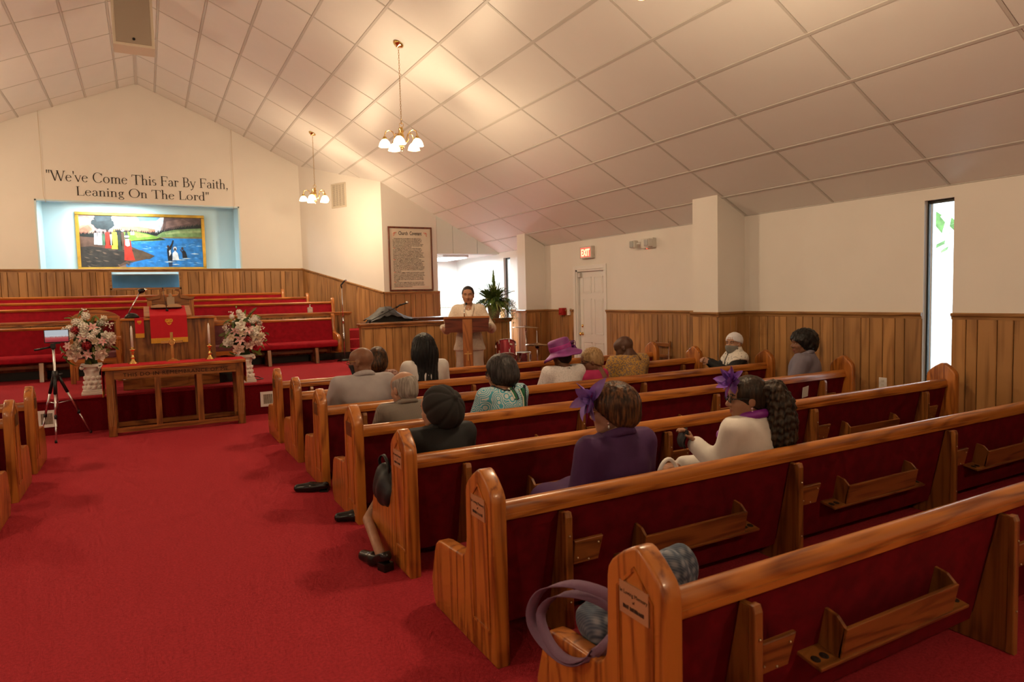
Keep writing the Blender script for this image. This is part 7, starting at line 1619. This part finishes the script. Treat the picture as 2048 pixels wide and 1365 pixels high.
# 14 woman in lavender grey, pew 4
LAV = cloth('lavender_grey', (.175, .155, .195)); J = seated(.965, 1.08, .02, 1.22)
p = person('woman with short curly black hair in a lavender grey jacket, in profile', pewloc(4, 6.02), R_(30), J, hy=R_(32), hp=R_(3), skinm=BR2, top=LAV, top_off=.026, neck_cut=.072, collar=LAV, bottom=DARKT, skirt=True, shoes=BSHOE, hair=hair_curly(.042, -.085, .046, .006, 80, .11, .115), hairmat=hairm('soft_black', (.022, .016, .014), (.006, .005, .005)), hh=.0055, hres=.0062, hs=1.06)
# ---- feet and belongings at the aisle
def shoe_thing(x, y, rz, label, heel=0):
    t = thing('dress_shoe', label, 'shoe', (x, y, 0), rz)
    sp = [C_((0, -.08, .045+heel), (0, .02, .035), .036, .036), C_((0, .02, .035), (0, .13, .03), .040, .032)]; lo, hi = bounds(sp, .03); v2, f2 = surfnet(cutf(union(sp, .03), lambda P: .004+heel*np.clip((.03-P[:, 1])/.1, 0, 1)-P[:, 2], lambda P: -d1(C_((0, -.06, .10+heel), (0, .0, .10), .042, .035), P)), lo, hi, .007); mesh_np('upper', [(v2, f2, 0)], [BSHOE], t)
    q = MB(); q.box((-.032, -.115, 0), (.032, -.045, .012+heel), c=.004); q.obj('heel', BSHOE, t); return t
shoe_thing(1.085, PEWY[5]-.03, R_(62), 'polished black shoe sticking out into the aisle under the fifth pew'); shoe_thing(1.19, PEWY[4]+.10, R_(70), 'black shoe tip showing under the fourth pew end')
HX, HY = 1.06, PEWY[3]+.27
t = shoe_thing(HX, HY, R_(18), 'black block-heeled shoe in the aisle beside the black cap woman', .035)
q = MB(); ci, si = math.cos(-R_(18)), math.sin(-R_(18))
q.tube([((x-HX)*ci-(y-HY)*si, (x-HX)*si+(y-HY)*ci, z) for x, y, z in ((HX+.012, HY-.04, .075), (HX+.03, HY+.12, .105), (1.145, PEWY[3]+.72, .125), (1.24, PEWY[3]+.79, .20))], [.029, .029, .034, .040], 10); q.obj('stockinged_ankle', BR4, t)
t = thing('black_shoulder_bag', 'black bag hanging over the arm of the third pew', 'bag', (1.20, PEWY[3]+.44, .35))
V, F = surfnet(lambda P: union([E_((-.025, .0, .02), (.055, .15, .085)), E_((-.02, .01, .10), (.050, .11, .085)), E_((-.02, -.06, .05), (.055, .09, .09))], .04)(P)+.004*np.sin(P[:, 1]*60+P[:, 2]*25), (-.11, -.20, -.10), (.07, .20, .22), .008); mesh_np('bag_body', [(V, F, 0)], [mat('soft_black_leather', (.010, .010, .011), .55)], t)
q = MB(); ribbon(q, [(-.02, -.08, .12), (-.03, -.10, .19), (-.03, -.02, .24), (-.03, .07, .20), (-.02, .08, .13)], .018, (1, 0, .2), .005); q.obj('bag_strap', mat('soft_black_leather', (0, 0, 0)), t)
# plaid tote and its strap on the nearest pew
def totef(P):
    d = union([E_((.02, .01, .07), (.17, .10, .075)), E_((.17, 0, .17), (.065, .06, .085)), E_((-.14, 0, .085), (.075, .075, .085)), E_((.10, .02, .12), (.10, .07, .06)), E_((.255, .07, .13), (.085, .075, .115)), E_((.20, .03, .06), (.12, .09, .06))], .05)(P)
    return np.maximum(d+.006*np.sin(P[:, 0]*55+P[:, 2]*30)+.004*np.sin(P[:, 1]*70+P[:, 0]*25), -P[:, 2])
V, F = surfnet(totef, (-.26, -.16, -.03), (.38, .20, .30), .0085); mesh_np('bag_body', [(V, F, 0)], [PLAID], TOTE)
UPV = (1, -.45, .35)
q = MB(); ribbon(q, [(-.13, -.10, .175), (-.17, -.06, .215), (-.235, .03, .225), (-.285, .12, .185), (-.305, .17, .11), (-.308, .165, .045), (-.300, .09, .005), (-.292, -.02, .0), (-.272, -.10, .03), (-.20, -.13, .085), (-.13, -.10, .12)], .036, UPV, .004); q.obj('strap', STRAP, TOTE)
q = MB(); ribbon(q, [(-.13, -.06, .15), (-.19, .0, .185), (-.255, .09, .165), (-.292, .135, .09), (-.300, .06, .022), (-.296, -.05, .018), (-.25, -.12, .06), (-.15, -.10, .10)], .034, UPV, .004); q.obj('strap', STRAP, TOTE)
